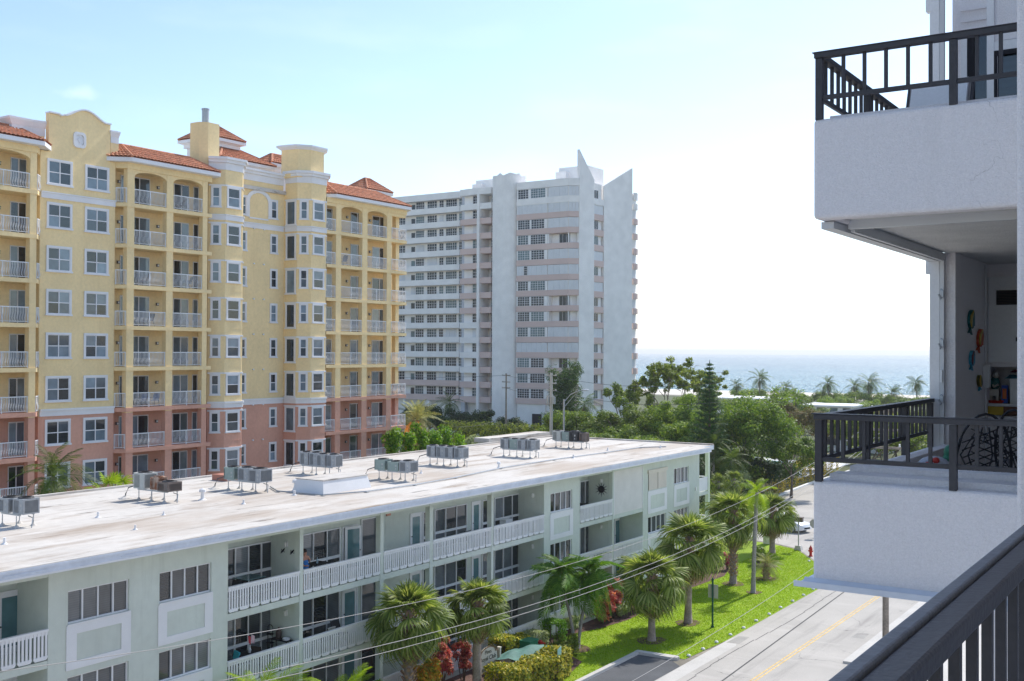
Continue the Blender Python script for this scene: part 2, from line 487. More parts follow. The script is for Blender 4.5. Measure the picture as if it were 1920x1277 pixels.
for i in range(60):
    y0 = 22 + i * 2
    x0, x1 = -20.65 - (y0 - 50) * .044, -20.65 - (y0 - 48) * .044
    cr.add([(x0 - .05, y0, .017), (x0 + .04, y0, .017), (x1 + .04, y0 + 2, .017), (x1 - .05, y0 + 2, .017)], [(0, 1, 2, 3)])
    j = .12 * sin(i * .7)
    cr.add([(-22.1 + j, y0, .017), (-22.06 + j, y0, .017), (-22.05 + j, y0 + 2, .017), (-22.1 + j, y0 + 2, .017)], [(0, 1, 2, 3)])
struct(cr, 'road_seam_marking', m_crack)
m_patch = M('asphalt_patch', (.36, .345, .32), .9, .12, 1, .3, 60, fine=.12, fs=25)
pm_ = MB()
for x0, x1, y0, y1 in ((-23.2, -22.5, 56.6, 58.4), (-17.9, -17.2, 61.5, 62.9), (-30.5, -28.5, 91.5, 93.2), (-36.5, -33.0, 103, 104.2)):
    pm_.add([(x0, y0, .0165), (x1, y0 + .1, .0165), (x1 - .06, y1, .0165), (x0 + .05, y1 - .12, .0165)], [(0, 1, 2, 3)])
struct(pm_, 'road_patch_marking', m_patch)
struct(sheet([(-26.05, 28), (-23.36, 28), (-23.36, 51.0), (-24.2, 51.75), (-26.05, 51.75)], .02), 'parking_bay_pavement', m_asph2)
k = MB().box(-26.3, -26.05, 28, 51.75, 0, .15)
k.prism([(-26.3, 51.75), (-24.25, 51.75), (-23.95, 51.9), (-23.9, 52.1), (-24.1, 52.25), (-26.3, 52.1)], 0, .16)
struct(k, 'kerb', m_conc)
k = MB()
for a, b_ in zip([(-37.3, 97), (-42.2, 117.5), (-43, 130)], [(-42.2, 117.5), (-43, 130), (-43.3, 150)]):
    k.bar((a[0], a[1], .08), (b_[0], b_[1], .08), .3, .16)
struct(k, 'far_kerb', m_white)
struct(MB().box(-16.75, -14.2, 56.2, 150, 0, .13), 'pavement', m_conc)
struct(sheet([(-14.15, -60), (40, -60), (40, 150), (-14.15, 150)], .014), 'forecourt_pavement', m_conc)
LAWN = [(-31.69, 30), (-26.3, 30), (-26.3, 52.1), (-23.7, 52.3), (-23.35, 57), (-23.35, 72.5), (-24.4, 78), (-26.1, 81.3), (-28.1, 84.4),
        (-29.4, 86.4), (-32.2, 88), (-36.5, 88.6), (-36.5, 74.6), (-31.69, 74.6)]
struct(sheet(LAWN, .022), 'lawn', m_lawn)
bed = [(-31.68, 34), (-28.6, 34), (-28.5, 39.6), (-27.4, 42), (-27.1, 46), (-27.8, 48.9), (-29.6, 50.0), (-30.9, 50.3), (-30.95, 53.5), (-30.3, 55.5), (-29.9, 58.2),
       (-30.2, 61.5), (-30.8, 64), (-30.4, 70), (-30.2, 73.3), (-30.9, 76), (-32, 78), (-33.2, 78), (-33.2, 72.8), (-31.68, 72.8)]
struct(sheet(bed, .034), 'mulch_bed', m_mulch)
for x, y, r in ((-26.7, 54.6, .75), (-26.7, 59.37, .7), (-28.7, 71.2, .75), (-26.5, 69.4, .5), (-27.4, 74, .75), (-29.3, 50.9, .75), (-29.1, 78.6, .8)):
    pts = [(x + r * (1 + .12 * sin(3 * a + x)) * cos(a), y + r * 1.15 * (1 + .12 * cos(2 * a + y)) * sin(a)) for a in [i * pi / 8 for i in range(16)]]
    struct(sheet(pts, .04), 'mulch_ring_soil', m_mulch)
# turf blades over the lawn, one mass
rg = np.random.default_rng(3)
nb = 90000
P = np.stack([rg.uniform(-31.2, -23.4, nb), 30 + (rg.random(nb) ** .8) * 57.5], 1)
def inside(P, poly):
    r = np.zeros(len(P), bool)
    j = len(poly) - 1
    for i in range(len(poly)):
        (x0, y0), (x1, y1) = poly[i], poly[j]
        c = ((y0 > P[:, 1]) != (y1 > P[:, 1]))
        with np.errstate(all='ignore'):
            r ^= c & (P[:, 0] < (x1 - x0) * (P[:, 1] - y0) / (y1 - y0 + 1e-12) + x0)
        j = i
    return r
P = P[inside(P, LAWN) & ~inside(P, bed)]
n = len(P)
az, hh, ww = rg.uniform(0, 2 * pi, n), rg.uniform(.035, .085, n), rg.uniform(.012, .03, n)
lx, ly = rg.normal(0, .03, n), rg.normal(0, .03, n)
V = np.zeros((n, 3, 3))
V[:, 0] = np.stack([P[:, 0] - ww * np.cos(az), P[:, 1] - ww * np.sin(az), np.full(n, .02)], 1)
V[:, 1] = np.stack([P[:, 0] + ww * np.cos(az), P[:, 1] + ww * np.sin(az), np.full(n, .02)], 1)
V[:, 2] = np.stack([P[:, 0] + lx, P[:, 1] + ly, .02 + hh], 1)
m_blade = leafmat('turf_blades', [(.18, .31, .01), (.26, .40, .016), (.34, .45, .03)], .4, .6, .1)
tag(link('lawn_grass', npmesh('lawn_grass', V.reshape(-1, 3), np.arange(3 * n).reshape(-1, 3), m_blade)), 'short bright green grass of the street lawn', 'grass', kind='stuff')

# ================================================================== THE CONDOMINIUM WE STAND IN
near = thing('condominium_building', 'white stuccoed condominium whose stacked corner balconies carry dark bronze railings', 'building', (-1.2, 8.4, 0))
def bev(o, wd=.02, seg=2):
    m = o.modifiers.new('bevel', 'BEVEL'); m.width, m.segments, m.limit_method = wd, seg, 'ANGLE'
    return o
part(MB().box(.75, 14, -12, 7.82, 0, 30), 'wall', m_near, near)
part(MB().box(.72, 14, 8.42, 14.6, 0, 30), 'wall', m_near, near)
part(MB().box(-2.556, 14, 14.62, 40, 0, 30), 'wall', m_near, near)
bev(part(MB().box(-1.2, .74, 7.83, 8.40, 0, 30), 'party_wall', m_near, near), .025)
part(MB().box(-.54, .74, -6, 7.82, 13.95, 14.10), 'floor_slab', m_near, near)
part(MB().box(-.28, .74, -6, 7.82, 16.80, 16.98), 'floor_slab', m_near, near)
for dz in (0, 2.8):
    # parapet upstand of the corner terrace: front and street side
    pp = MB().box(-2.74, .70, 8.41, 8.57, 13.99 + dz, 14.765 + dz)
    bev(part(pp, 'parapet', m_near, near), .03, 3)
    bev(part(MB().box(-2.74, -2.58, 8.575, 12.20, 13.99 + dz, 14.765 + dz), 'parapet', m_near, near), .03, 3)
    part(MB().box(-2.575, .70, 8.575, 14.6, 14.02 + dz, 14.10 + dz), 'floor_slab', m_ceil, near)
    part(MB().box(-2.66, .70, 8.575, 8.80, 14.70 + dz, 14.812 + dz).box(-2.57, .70, 8.805, 9.0, 14.60 + dz, 14.857 + dz).box(-2.575, -2.47, 9.005, 12.2, 14.5 + dz, 14.80 + dz),
         'coping', m_near, near)
    # shutter tracks under the slab
    part(MB().box(-2.60, .70, 8.86, 8.92, 13.95 + dz, 14.03 + dz).box(-2.73, -2.63, 8.58, 13.0, 13.93 + dz, 13.985 + dz).box(-2.60, -2.57, 8.94, 13.0, 13.93 + dz, 14.015 + dz),
         'shutter_track', m_alu, near)
part(MB().box(-2.575, -2.47, 12.25, 14.6, 14.1, 16.82), 'fish_wall', m_near, near)
part(MB().box(-2.575, -2.47, 12.62, 14.6, 16.9, 19.62), 'side_wall', m_near, near)
for dz in (0, 2.8):
    part(MB().box(-2.72, -2.625, 12.21, 12.32, 14.1 + dz, 16.78 + dz).box(-2.76, -2.625, 12.205, 12.3, 16.60 + dz, 16.785 + dz), 'shutter_post', m_gwhite, near)
    part(MB().box(-2.62, -2.585, 12.20, 12.24, 14.1 + dz, 16.76 + dz).box(-2.583, -2.572, 12.19, 12.25, 14.1 + dz, 16.76 + dz), 'shutter_guide', m_alu, near)
for z in (16.38, 15.86, 15.27):                     # coiled clips on the guide
    part(MB().tube([(-2.60, 12.17, z + .05), (-2.57, 12.15, z + .03), (-2.57, 12.15, z - .03), (-2.60, 12.17, z - .05), (-2.62, 12.17, z)], .012, 6), 'clip', m_steel, near)
part(MB().box(-2.612, -2.585, 12.17, 12.195, 15.45, 15.58), 'latch', m_white, near)
# back wall of the lower terrace: cupboard over a counter
part(MB().box(-2.52, .7, 14.0, 14.6, 15.60, 16.815), 'cupboard', m_near, near)
part(MB().box(-2.46, -1.0, 13.985, 13.998, 15.66, 16.66), 'cupboard_door', m_gwhite, near)
part(MB().box(-2.15, -2.13, 13.97, 13.984, 15.9, 15.95), 'pull', m_dark, near)
part(MB().box(-2.52, .7, 14.05, 14.6, 15.136, 15.165), 'counter', m_gwhite, near)
part(MB().box(-2.52, .7, 14.10, 14.6, 14.11, 15.02), 'counter_front', m_near, near)
part(MB().box(-2.515, -2.30, 14.06, 14.09, 15.03, 15.13), 'drawer', M('mustard_drawer', (.60, .42, .05), .5), near)
part(MB().box(-2.295, -1.6, 14.06, 14.09, 15.03, 15.13), 'drawer', M('brown_drawer', (.16, .07, .04), .5), near)
part(MB().box(-2.468, .7, 14.5, 14.6, 15.17, 15.6), 'splashback', m_near, near)
vt = part(MB().box(-2.36, -2.03, 13.965, 13.984, 16.33, 16.50), 'air_vent', m_dark, near)
vs = MB()
for i in range(9): vs.box(-2.35, -2.04, 13.955, 13.972, 16.34 + i * .018, 16.347 + i * .018)
part(vs, 'louvre', M('vent_louvre', (.07, .06, .06), .6), vt)
part(MB().tube([(-2.455, 13.85, 14.12), (-2.455, 13.85, 16.8)], .012, 6), 'conduit', m_gwhite, near)
part(MB().box(-2.465, -2.40, 13.72, 13.84, 15.36, 15.62), 'switch_box', m_white, near)
# upper terrace: glazed screen
part(MB().box(-2.46, -2.20, 12.50, 12.56, 19.22, 19.6).box(-2.46, -2.2, 12.45, 12.495, 19.20, 19.235).box(-2.46, -2.205, 12.46, 12.49, 19.3, 19.308).box(-2.46, -2.205, 12.46, 12.49, 19.42, 19.428), 'transom_siding', m_near, near)
sc = part(MB().box(-2.20, -2.13, 12.47, 12.56, 16.9, 19.6).box(-2.46, -2.40, 12.48, 12.56, 16.9, 19.2).box(-2.13, .7, 12.48, 12.56, 18.95, 19.05), 'screen_frame', m_gwhite, near)
part(MB().box(-2.40, -2.2, 12.52, 12.54, 16.9, 19.2), 'pane', m_ywin, sc)
part(MB().box(-2.10, -1.2, 12.52, 12.54, 16.98, 18.93), 'pane', m_ywin, sc)
part(MB().box(-2.13, -2.10, 12.47, 12.5, 16.9, 18.95).box(-2.10, .7, 12.47, 12.5, 18.90, 18.949), 'window_frame', m_dark, sc)
part(MB().box(-2.40, -2.33, 12.49, 12.515, 16.9, 19.19), 'stile', m_dark, sc)
part(MB().box(-2.13, .7, 12.5, 12.56, 19.06, 19.6), 'transom', m_near, near)
# railings on the corner terraces
balm = MB().box(-.0125, .0125, -.0125, .0125, 0, .29).mesh('baluster', m_bronze)
posm = MB().box(-.026, .026, -.026, .026, 0, .475).mesh('post', m_bronze)
for dz in (0, 2.8):
    z = 14.765 + dz
    r = MB().box(-2.735, .45, 8.405, 8.475, z + .475, z + .515).box(-2.675, .45, 8.425, 8.455, z + .15, z + .185)
    r.box(-2.735, -2.665, 8.476, 12.19, z + .475, z + .515).box(-2.715, -2.685, 8.476, 12.19, z + .15, z + .185)
    r.box(-2.75, .45, 8.40, 8.48, z + .5155, z + .523)
    rl = bev(part(r, 'railing', m_bronze, near), .004, 2)
    for x in (-2.70, -1.715, -.73): put(posm, 'post', rl, (x, 8.44, z - .005))
    for y in (9.76, 11.07, 12.15): put(posm, 'post', rl, (-2.70, y, z - .005))
    for i in range(19):
        x = -2.515 + i * .16
        if abs(x + 1.715) > .05 and abs(x + .755) > .05: put(balm, 'baluster', rl, (x, 8.44, z + .185))
    for i in range(23):
        y = 8.59 + i * .164
        if min(abs(y - q) for q in (9.76, 11.07, 12.15)) > .05: put(balm, 'baluster', rl, (-2.70, y, z + .185))
# drip flashing under the lower parapet
part(MB().box(-2.86, .7, 8.32, 8.405, 13.955, 13.965).box(-2.86, .7, 8.32, 8.325, 13.965, 14.0).box(-2.86, -2.745, 8.406, 12.2, 13.955, 13.965).extrude_yz([(8.326, 13.967), (8.404, 13.967), (8.404, 14.02)], -2.8, .7),
     'drip_flashing', m_fascia, near)
# our own railing
m_cap = M('sky_sheen_rail_cap', (.17, .175, .19), .6, .12, 3, .2, 60, fine=.08, fs=30)  # same paint as the rail; sky sheen put into a lighter grey
own = part(MB().box(-.468, -.412, -2, 7.8, 15.225, 15.268).box(-.46, -.42, -2, 7.8, 14.22, 14.26), 'railing', m_bronze, near)
bev(own, .008, 2)
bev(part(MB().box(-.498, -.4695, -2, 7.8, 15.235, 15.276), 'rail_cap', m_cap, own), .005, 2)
bm2 = MB().box(-.0105, .0105, -.0105, .0105, 0, .965).mesh('picket', m_bronze)
for i in range(48): put(bm2, 'baluster', own, (-.44, .1 + i * .16, 14.26))
for y in (1.02, 4.4, 7.7): part(MB().box(-.465, -.415, y - .025, y + .025, 14.10, 15.225), 'post', m_bronze, own)

# things on the terraces
def ellipsoid(mb, c, r, n=12, m=8):
    o = len(mb.v)
    for i in range(m + 1):
        a = -pi / 2 + pi * i / m
        for k in range(n):
            t = 2 * pi * k / n
            mb.v.append((c[0] + r[0] * cos(a) * cos(t), c[1] + r[1] * cos(a) * sin(t), c[2] + r[2] * sin(a)))
    for i in range(m):
        for k in range(n):
            mb.f.append((o + i * n + k, o + i * n + (k + 1) % n, o + (i + 1) * n + (k + 1) % n, o + (i + 1) * n + k))
    return mb
def fish(y, z, s, body, belly, fin, label, tilt):
    t = thing('fish_ornament', label, 'wall ornament', (-2.462, y, z), 0, 'painted fish on the terrace wall')
    def out(pts): return [(y + 1.25 * s * (p * cos(tilt) - q * sin(tilt)), z + .60 * s * (p * sin(tilt) + q * cos(tilt))) for p, q in pts]
    bd = [(.30 * cos(a) * (1 if cos(a) > 0 else .9), .17 * sin(a)) for a in [i * pi / 10 for i in range(20)]]
    part(MB().extrude_yz(out(bd), -2.466, -2.435), 'fish_body', body, t)
    part(MB().extrude_yz(out([(.28, .0), (.1, .17), (-.1, .175), (-.24, .08), (0, .07)]), -2.434, -2.424), 'fish_belly', belly, t)
    part(MB().extrude_yz(out([(-.25, .0), (-.42, .13), (-.36, 0), (-.44, -.12)]), -2.466, -2.445), 'tail_fin', fin, t)
    part(MB().extrude_yz(out([(-.05, -.15), (-.14, -.26), (.06, -.23), (.1, -.14)]), -2.466, -2.445), 'side_fin', fin, t)
mq = lambda n, c, **k: M(n, c, .45, .25, 25, **k)
f_teal, f_yel, f_org, f_blue, f_mar, f_gr = mq('enamel_teal', (.02, .14, .16)), mq('enamel_gold', (.50, .36, .06)), mq('enamel_orange', (.48, .09, .04)), mq('enamel_blue', (.06, .34, .50)), mq('enamel_maroon', (.10, .02, .03)), mq('enamel_olive', (.12, .10, .03))
fish(12.98, 16.13, .62, f_teal, f_yel, f_teal, 'teal and gold painted fish, highest of four on the wall', 1.45)
fish(13.48, 15.93, .62, f_org, f_yel, f_org, 'orange and gold painted fish, second highest on the wall', 1.3)
fish(13.02, 15.70, .50, f_blue, f_mar, f_blue, 'pale blue painted fish with a maroon fin on the wall', 1.5)
fish(13.45, 15.44, .42, f_gr, f_yel, f_blue, 'olive and gold painted fish, lowest of four on the wall', 1.8)
m_iron = M('black_iron', (.025, .025, .032), .45, .1, 10)
def iron_chair(x, y, rz, label):
    t = thing('iron_chair', label, 'chair', (x, y, 14.10), rz, 'wrought iron terrace chairs')
    arch = [(-.23 + .0 * k, -.2, .45) for k in range(1)] + [(.25 * -cos(a), -.22 - .07 * sin(a), .62 + .48 * sin(a)) for a in [i * pi / 12 for i in range(13)]] + [(.23, -.2, .45)]
    lpart(MB().tube(arch, .013, 6), 'back_frame', m_iron, t)
    g = MB()
    for s in (-1, 1):
        for q in (.06, .13, .19):
            g.tube([(s * q * .4, -.2, .46), (s * q * 1.15, -.26, .72), (s * q * .5, -.28, 1.0 - q * .4)], .008, 5)
    for i in range(5):
        for s in (-1, 1): g.tube([(s * .2, -.24, .55 + i * .07), (-s * .12, -.25, .68 + i * .07)], .006, 5)
    for i in range(6):
        a = i * pi / 3
        g.bar((0, -.27, .88), (.06 * cos(a), -.272, .88 + .06 * sin(a)), .02, .006)
    lpart(g, 'back_lattice', m_iron, t)
    lpart(MB().lathe([(.0, .43), (.22, .43), (.235, .44), (.22, .452), (0, .452)], 0, 0, 18), 'seat', m_iron, t)
    lpart(ellipsoid(MB(), (0, .02, .485), (.2, .2, .035)), 'cushion', M('navy_cushion', (.05, .06, .10), .8, .3, 40), t)
    for sx in (-1, 1):
        for sy in (-1, 1): lpart(MB().tube([(sx * .18, sy * .17, .43), (sx * .2, sy * .2, .2), (sx * .23, sy * .22, 0)], .011, 6), 'leg', m_iron, t)
        lpart(MB().tube([(sx * .24, -.22, .62), (sx * .28, -.05, .66), (sx * .27, .14, .63), (sx * .22, .17, .45)], .011, 6), 'armrest', m_iron, t)
iron_chair(-2.06, 11.1, .5, 'black wrought iron chair by the terrace railing')
iron_chair(-1.72, 12.1, -.4, 'black wrought iron chair by the counter with a tall arched back')
solo(MB().prism([(-2.3, 11.6), (-1.2, 11.4), (-.8, 12.9), (-1.9, 13.3)], 14.101, 14.115), 'rug', M('purple_rug', (.14, .04, .13), .95, .5, 5), 'purple rug on the terrace floor under the iron chairs', 'rug')
tb = thing('side_table', 'small round mosaic table beside the iron chairs', 'table', (-1.45, 11.2, 14.1))
part(MB().lathe([(0, 14.6), (.26, 14.6), (.27, 14.615), (.26, 14.63), (0, 14.63)], -1.45, 11.2, 20), 'tabletop', M('pebble_mosaic', (.36, .34, .30), .7, .5, 40), tb)
part(MB().cyl(-1.45, 11.2, 14.13, 14.6, .025).cyl(-1.45, 11.2, 14.1, 14.13, .16), 'pedestal', m_iron, tb)
# counter goods
solo(MB().lathe([(.0, 15.166), (.11, 15.166), (.13, 15.19), (.125, 15.2), (0, 15.19)], -2.42, 14.22, 18), 'tray', M('red_tray', (.45, .03, .02), .4), 'round red tray on the terrace counter', 'tray')
fg = thing('figurine', 'white seated figurine with a teal jacket standing on the red tray', 'figurine', (-2.42, 14.22, 15.195))
mwf, mtf = M('glazed_white', (.62, .58, .52), .3), M('glazed_teal', (.05, .16, .15), .3)
part(MB().box(-2.47, -2.37, 14.18, 14.26, 15.25, 15.33).box(-2.465, -2.445, 14.18, 14.2, 15.195, 15.25).box(-2.395, -2.375, 14.18, 14.2, 15.195, 15.25).box(-2.465, -2.445, 14.24, 14.26, 15.195, 15.25).box(-2.395, -2.375, 14.24, 14.26, 15.195, 15.25), 'base', mwf, fg)
part(ellipsoid(MB(), (-2.42, 14.22, 15.40), (.06, .05, .08)), 'body', mtf, fg, True)
part(ellipsoid(MB(), (-2.40, 14.2, 15.50), (.035, .035, .04)).tube([(-2.46, 14.22, 15.43), (-2.42, 14.17, 15.36), (-2.37, 14.17, 15.39)], .015, 6), 'head', mwf, fg, True)
bx = solo(MB().box(-2.335, -2.27, 14.16, 14.24, 15.167, 15.38), 'carton', M('blue_carton', (.02, .08, .42), .4), 'tall blue carton with an orange panel on the counter', 'carton')
part(MB().box(-2.325, -2.28, 14.152, 14.159, 15.22, 15.34), 'print_panel', M('orange_print', (.6, .16, .04), .5), bx)
cb = solo(MB().box(-2.24, -1.85, 14.15, 14.45, 15.167, 15.43), 'cooler', m_white, 'white cooler box on the counter under folded cloths', 'cooler')
part(MB().box(-2.25, -1.84, 14.14, 14.46, 15.431, 15.46), 'lid', m_white, cb)
def cloth(x0, x1, z, hgt, mat, label):
    mb = MB()
    nx, ny = 10, 7
    for i in range(nx + 1):
        for j in range(ny + 1):
            u, v = i / nx, j / ny
            e = sin(pi * u) ** .5 * sin(pi * v) ** .5
            mb.v.append((x0 + (x1 - x0) * u, 14.14 + .28 * v, z + hgt * e * (.75 + .3 * sin(9 * u + 4 * v))))
    for i in range(nx):
        for j in range(ny):
            a = i * (ny + 1) + j
            mb.f.append((a, a + ny + 1, a + ny + 2, a + 1))
    solo(mb, 'folded_cloth', mat, label, 'cloth', None, True)
cloth(-2.30, -1.85, 15.461, .09, M('teal_cloth', (.05, .20, .27), .9, .3, 20), 'teal folded cloth on the white cooler')
cloth(-2.25, -1.85, 15.535, .06, M('maroon_cloth', (.16, .015, .05), .9, .3, 20), 'maroon folded cloth topping the teal one')
fn = thing('ceiling_fan', 'dark ceiling fan hanging over the lower terrace', 'fan', (-1.35, 12.6, 16.82))
part(MB().cyl(-1.35, 12.6, 16.5, 16.82, .015).cyl(-1.35, 12.6, 16.36, 16.5, .09), 'motor', m_iron, fn)
for i in range(4):
    a = .05 + i * pi / 2
    part(MB().prism([(-1.35 + .1 * cos(a + .3), 12.6 + .1 * sin(a + .3)), (-1.35 + .52 * cos(a + .13), 12.6 + .52 * sin(a + .13)), (-1.35 + .58 * cos(a), 12.6 + .58 * sin(a)),
                     (-1.35 + .52 * cos(a - .13), 12.6 + .52 * sin(a - .13)), (-1.35 + .1 * cos(a - .3), 12.6 + .1 * sin(a - .3))], 16.40, 16.412), 'blade', m_iron, fn)
bn = thing('bench', 'low pale bench behind the terrace parapet', 'bench', (-2.2, 10.5, 14.1))
part(MB().box(-2.46, -1.95, 10.0, 11.0, 14.56, 14.61), 'seat', m_near, bn)
for x in (-2.42, -2.0):
    for y in (10.05, 10.93): part(MB().box(x, x + .04, y, y + .04, 14.1, 14.56), 'leg', m_near, bn)
fr = thing('frog_ornament', 'colourful frog ornament with a green head on the terrace bench', 'ornament', (-2.25, 10.5, 14.61))
part(ellipsoid(MB(), (-2.28, 10.4, 14.73), (.15, .16, .10)), 'body', mq('painted_shell', (.45, .47, .55)), fr, True)
fh = part(ellipsoid(MB(), (-2.17, 10.55, 14.86), (.06, .07, .07)).tube([(-2.2, 10.5, 14.75), (-2.18, 10.54, 14.83)], .045, 8), 'head', mq('painted_green', (.04, .20, .12)), fr, True)
part(ellipsoid(ellipsoid(MB(), (-2.14, 10.50, 14.92), (.018, .018, .018), 8, 6), (-2.11, 10.58, 14.92), (.018, .018, .018), 8, 6), 'eyes', m_dark, fh, True)
sp = MB()
for x, y, z in ((-2.24, 10.29, 14.80), (-2.18, 10.33, 14.74), (-2.30, 10.27, 14.76)): ellipsoid(sp, (x, y, z), (.035, .035, .03), 8, 6)
part(sp, 'spots', mq('painted_red', (.5, .05, .04)), fr, True)
for dx, dy in ((-.1, -.12), (.06, -.12), (.08, .12)): part(ellipsoid(MB(), (-2.28 + dx, 10.42 + dy, 14.635), (.05, .05, .03), 8, 6), 'foot', mq('painted_orange', (.62, .25, .03)), fr, True)
# sling chair on the upper terrace
def sling_chair(loc, rz, mat, frame, label, group=None, towel=None):
    t = thing('patio_chair', label, 'chair', loc, rz, group)
    lpart(MB().extrude_yz([(-.22, .40), (.24, .43), (.24, .45), (-.22, .42)], -.25, .25), 'seat', mat, t)
    bk = lpart(MB().extrude_yz([(-.22, .41), (-.20, .42), (-.36, .95), (-.385, .95)], -.25, .25), 'backrest', mat, t)
    for s in (-1, 1):
        lpart(MB().tube([(s * .27, .25, 0), (s * .27, .22, .62), (s * .27, -.26, .62)], .015, 6), 'armrest', frame, t)
        lpart(MB().tube([(s * .26, -.3, 0), (s * .26, -.2, .42), (s * .26, -.38, .97)], .015, 6), 'leg', frame, t)
    if towel: lpart(MB().extrude_yz([(-.24, .55), (-.19, .52), (-.345, .985), (-.40, .985), (-.41, .97)], -.23, .23), 'towel', towel, bk)
    return t
m_brown, m_gryf = M('brown_sling', (.10, .07, .06), .8, .1, 10), M('grey_sling', (.24, .22, .22), .7, .1, 10)
ch = sling_chair((-2.1, 9.3, 17.05), pi * .97, m_gryf, m_bronze, 'grey sling chair behind the upper railing', towel=m_gwhite)
# ================================================================== THE SAGE GREEN THREE-STOREY BLOCK
GX, GB = -31.7, -33.4                               # facade plane, balcony back wall
FL = (0.2, 3.0, 5.8)
grn = thing('apartment_block', 'long three-storey sage green apartment block with white balcony rails and a flat white roof', 'building', (GX, 45, 0))
def gpart(mb, name, mat, p=grn): return part(mb, name, mat, p)
Y0, Y1 = 12.0, 72.35
gpart(MB().box(-44.4, GB, Y0, Y1, 0, 8.80), 'body_wall', m_gwall)
def facade(y0, y1, holes):
    """wall from y0 to y1 at the facade plane, built round its window openings"""
    mb = MB()
    x0, x1 = GX - .22, GX
    cur = y0
    for a, b_, zs in holes:
        mb.box(x0, x1, cur, a, 0, 8.8)
        z = 0
        for za, zb in zs:
            mb.box(x0, x1, a, b_, z, za); z = zb
        mb.box(x0, x1, a, b_, z, 8.8)
        cur = b_
    mb.box(x0, x1, cur, y1, 0, 8.8)
    mb.box(GB + .002, x0 - .002, y0, y0 + .2, 0, 8.79).box(GB + .002, x0 - .002, y1 - .2, y1, 0, 8.79)
    return gpart(mb, 'facade_wall', m_gwall)
ZS = [(1.25, 2.33), (4.05, 5.13), (6.85, 7.93)]
WIN = [(22.04, 24.41), (25.68, 28.03), (52.15, 54.53), (64.25, 66.95), (68.18, 70.54)]
facade(21.33, 28.83, [(*WIN[0], ZS), (*WIN[1], ZS)])
facade(51.47, 55.41, [(*WIN[2], ZS)])
facade(63.5, Y1, [(*WIN[3], ZS), (*WIN[4], ZS)])
facade(Y0, 16.4, [])
# floor slabs and posts in the balcony runs
RUNS = [(16.4, 21.33, []), (28.83, 51.47, [(32.62, 32.82), (37.65, 37.87), (41.22, 41.47), (46.35, 46.54)]), (55.41, 63.5, [(59.38, 59.54)])]
for a, b_, posts in RUNS:
    for z0, z1 in ((0, .2), (FL[1] - .2, FL[1] + .05), (FL[2] - .2, FL[2] + .05), (8.5, 8.79)):
        gpart(MB().box(GB + .003, GX - .011, a + .001, b_ - .001, z0, z1), 'balcony_slab', m_gwall)
    for p, q in posts:
        gpart(MB().box(GX - .26, GX + .012, p, q, 0, 8.795), 'post', m_gwall)
for q in (59.40, 32.66): gpart(MB().box(GB + .004, GX - .28, q, q + .12, .2, 8.49), 'party_wall', m_gwall)
# windows: frame > pane (one pane object per light)
def gwin(y0, y1, z0, z1, n, x=GX - .10, low=None, sill=True, off=.045):
    mb = MB()
    t_ = .05
    mb.box(x - .03, x + .03, y0, y1, z1 - t_, z1).box(x - .03, x + .03, y0, y1, z0, z0 + t_)
    if sill: mb.box(x - .03, x + .16, y0 - .03, y1 + .03, z0 - .05, z0 - .002)
    zl = z0 + t_
    if low: mb.box(x - .031, x + .035, y0 + t_, y1 - t_, low, low + .12)
    ws = (y1 - y0) / n
    for i in range(n + 1):
        c = y0 + i * ws
        a = max(y0, c - t_ / 2 - (0 if 0 < i < n else t_ / 2)); e = min(y1, c + t_ / 2 + (0 if 0 < i < n else t_ / 2))
        mb.box(x - .029, x + .029, a, e, z0 + t_, z1 - t_)
    f = gpart(mb, 'window', m_gwhite)
    for i in range(n):
        a, e = y0 + i * ws + t_ / 2, y0 + (i + 1) * ws - t_ / 2
        xx = x - off + .024 * (i % 2)
        if low:
            gpart(MB().box(xx, xx + .01, a, e, low + .12, z1 - t_), 'pane', m_gwin, f)
            gpart(MB().box(xx, xx + .01, a, e, z0 + t_, low), 'pane', m_gwin, f)
        else:
            gpart(MB().box(xx, xx + .01, a, e, z0 + t_, z1 - t_), 'pane', m_gwin, f)
    return f
for k, (a, b_) in enumerate(WIN):
    for j, (za, zb) in enumerate(ZS):
        if k == 3 and j == 2:
            continue
        gwin(a, b_, za, zb, 4)
    for j in (1, 2):                                # framed panel under the upper two rows
        zt, zb2 = ZS[j][0] - .055, ZS[j][0] - 1.50
        fr_ = MB()
        x0, x1 = GX + .002, GX + .03
        fr_.box(x0, x1, a - .06, b_ + .06, zt - .30, zt).box(x0, x1, a - .06, b_ + .06, zb2, zb2 + .26)
        fr_.box(x0, x1, a - .06, a + .32, zb2 + .26, zt - .30).box(x0, x1, b_ - .32, b_ + .06, zb2 + .26, zt - .30)
        gpart(fr_, 'panel_frame', m_gwhite)
    gpart(MB().box(GX + .002, GX + .03, a - .06, b_ + .06, .2, 1.19), 'panel_frame', m_gwhite)
# storm shutters
sh = gpart(MB().box(GX + .004, GX + .10, 64.15, 67.0, 7.96, 8.18), 'shutter_box', M('cream_shutter', (.70, .64, .56), .6, .05))
for a in (64.3, 65.65):
    s_ = MB()
    for i in range(24): s_.box(GX + .004, GX + .035 + .01 * (i % 2), a, a + 1.26, 6.86 + i * .0455, 6.86 + i * .0455 + .0425)
    gpart(s_, 'roller_shutter', bpy.data.materials['cream_shutter'], sh)
s_ = MB()
for i in range(60): s_.box(GX - .06, GX - .012 + .008 * (i % 2), 59.56, 63.46, 5.84 + i * .0443, 5.84 + i * .0443 + .0415)
gpart(s_, 'storm_shutter', M('panel_shutter', (.74, .72, .69), .6, .05))
gpart(MB().box(GX - .012, GX + .02, 59.54, 59.60, 5.8, 8.5).box(GX - .012, GX + .02, 63.42, 63.48, 5.8, 8.5), 'shutter_guide', m_gwhite)
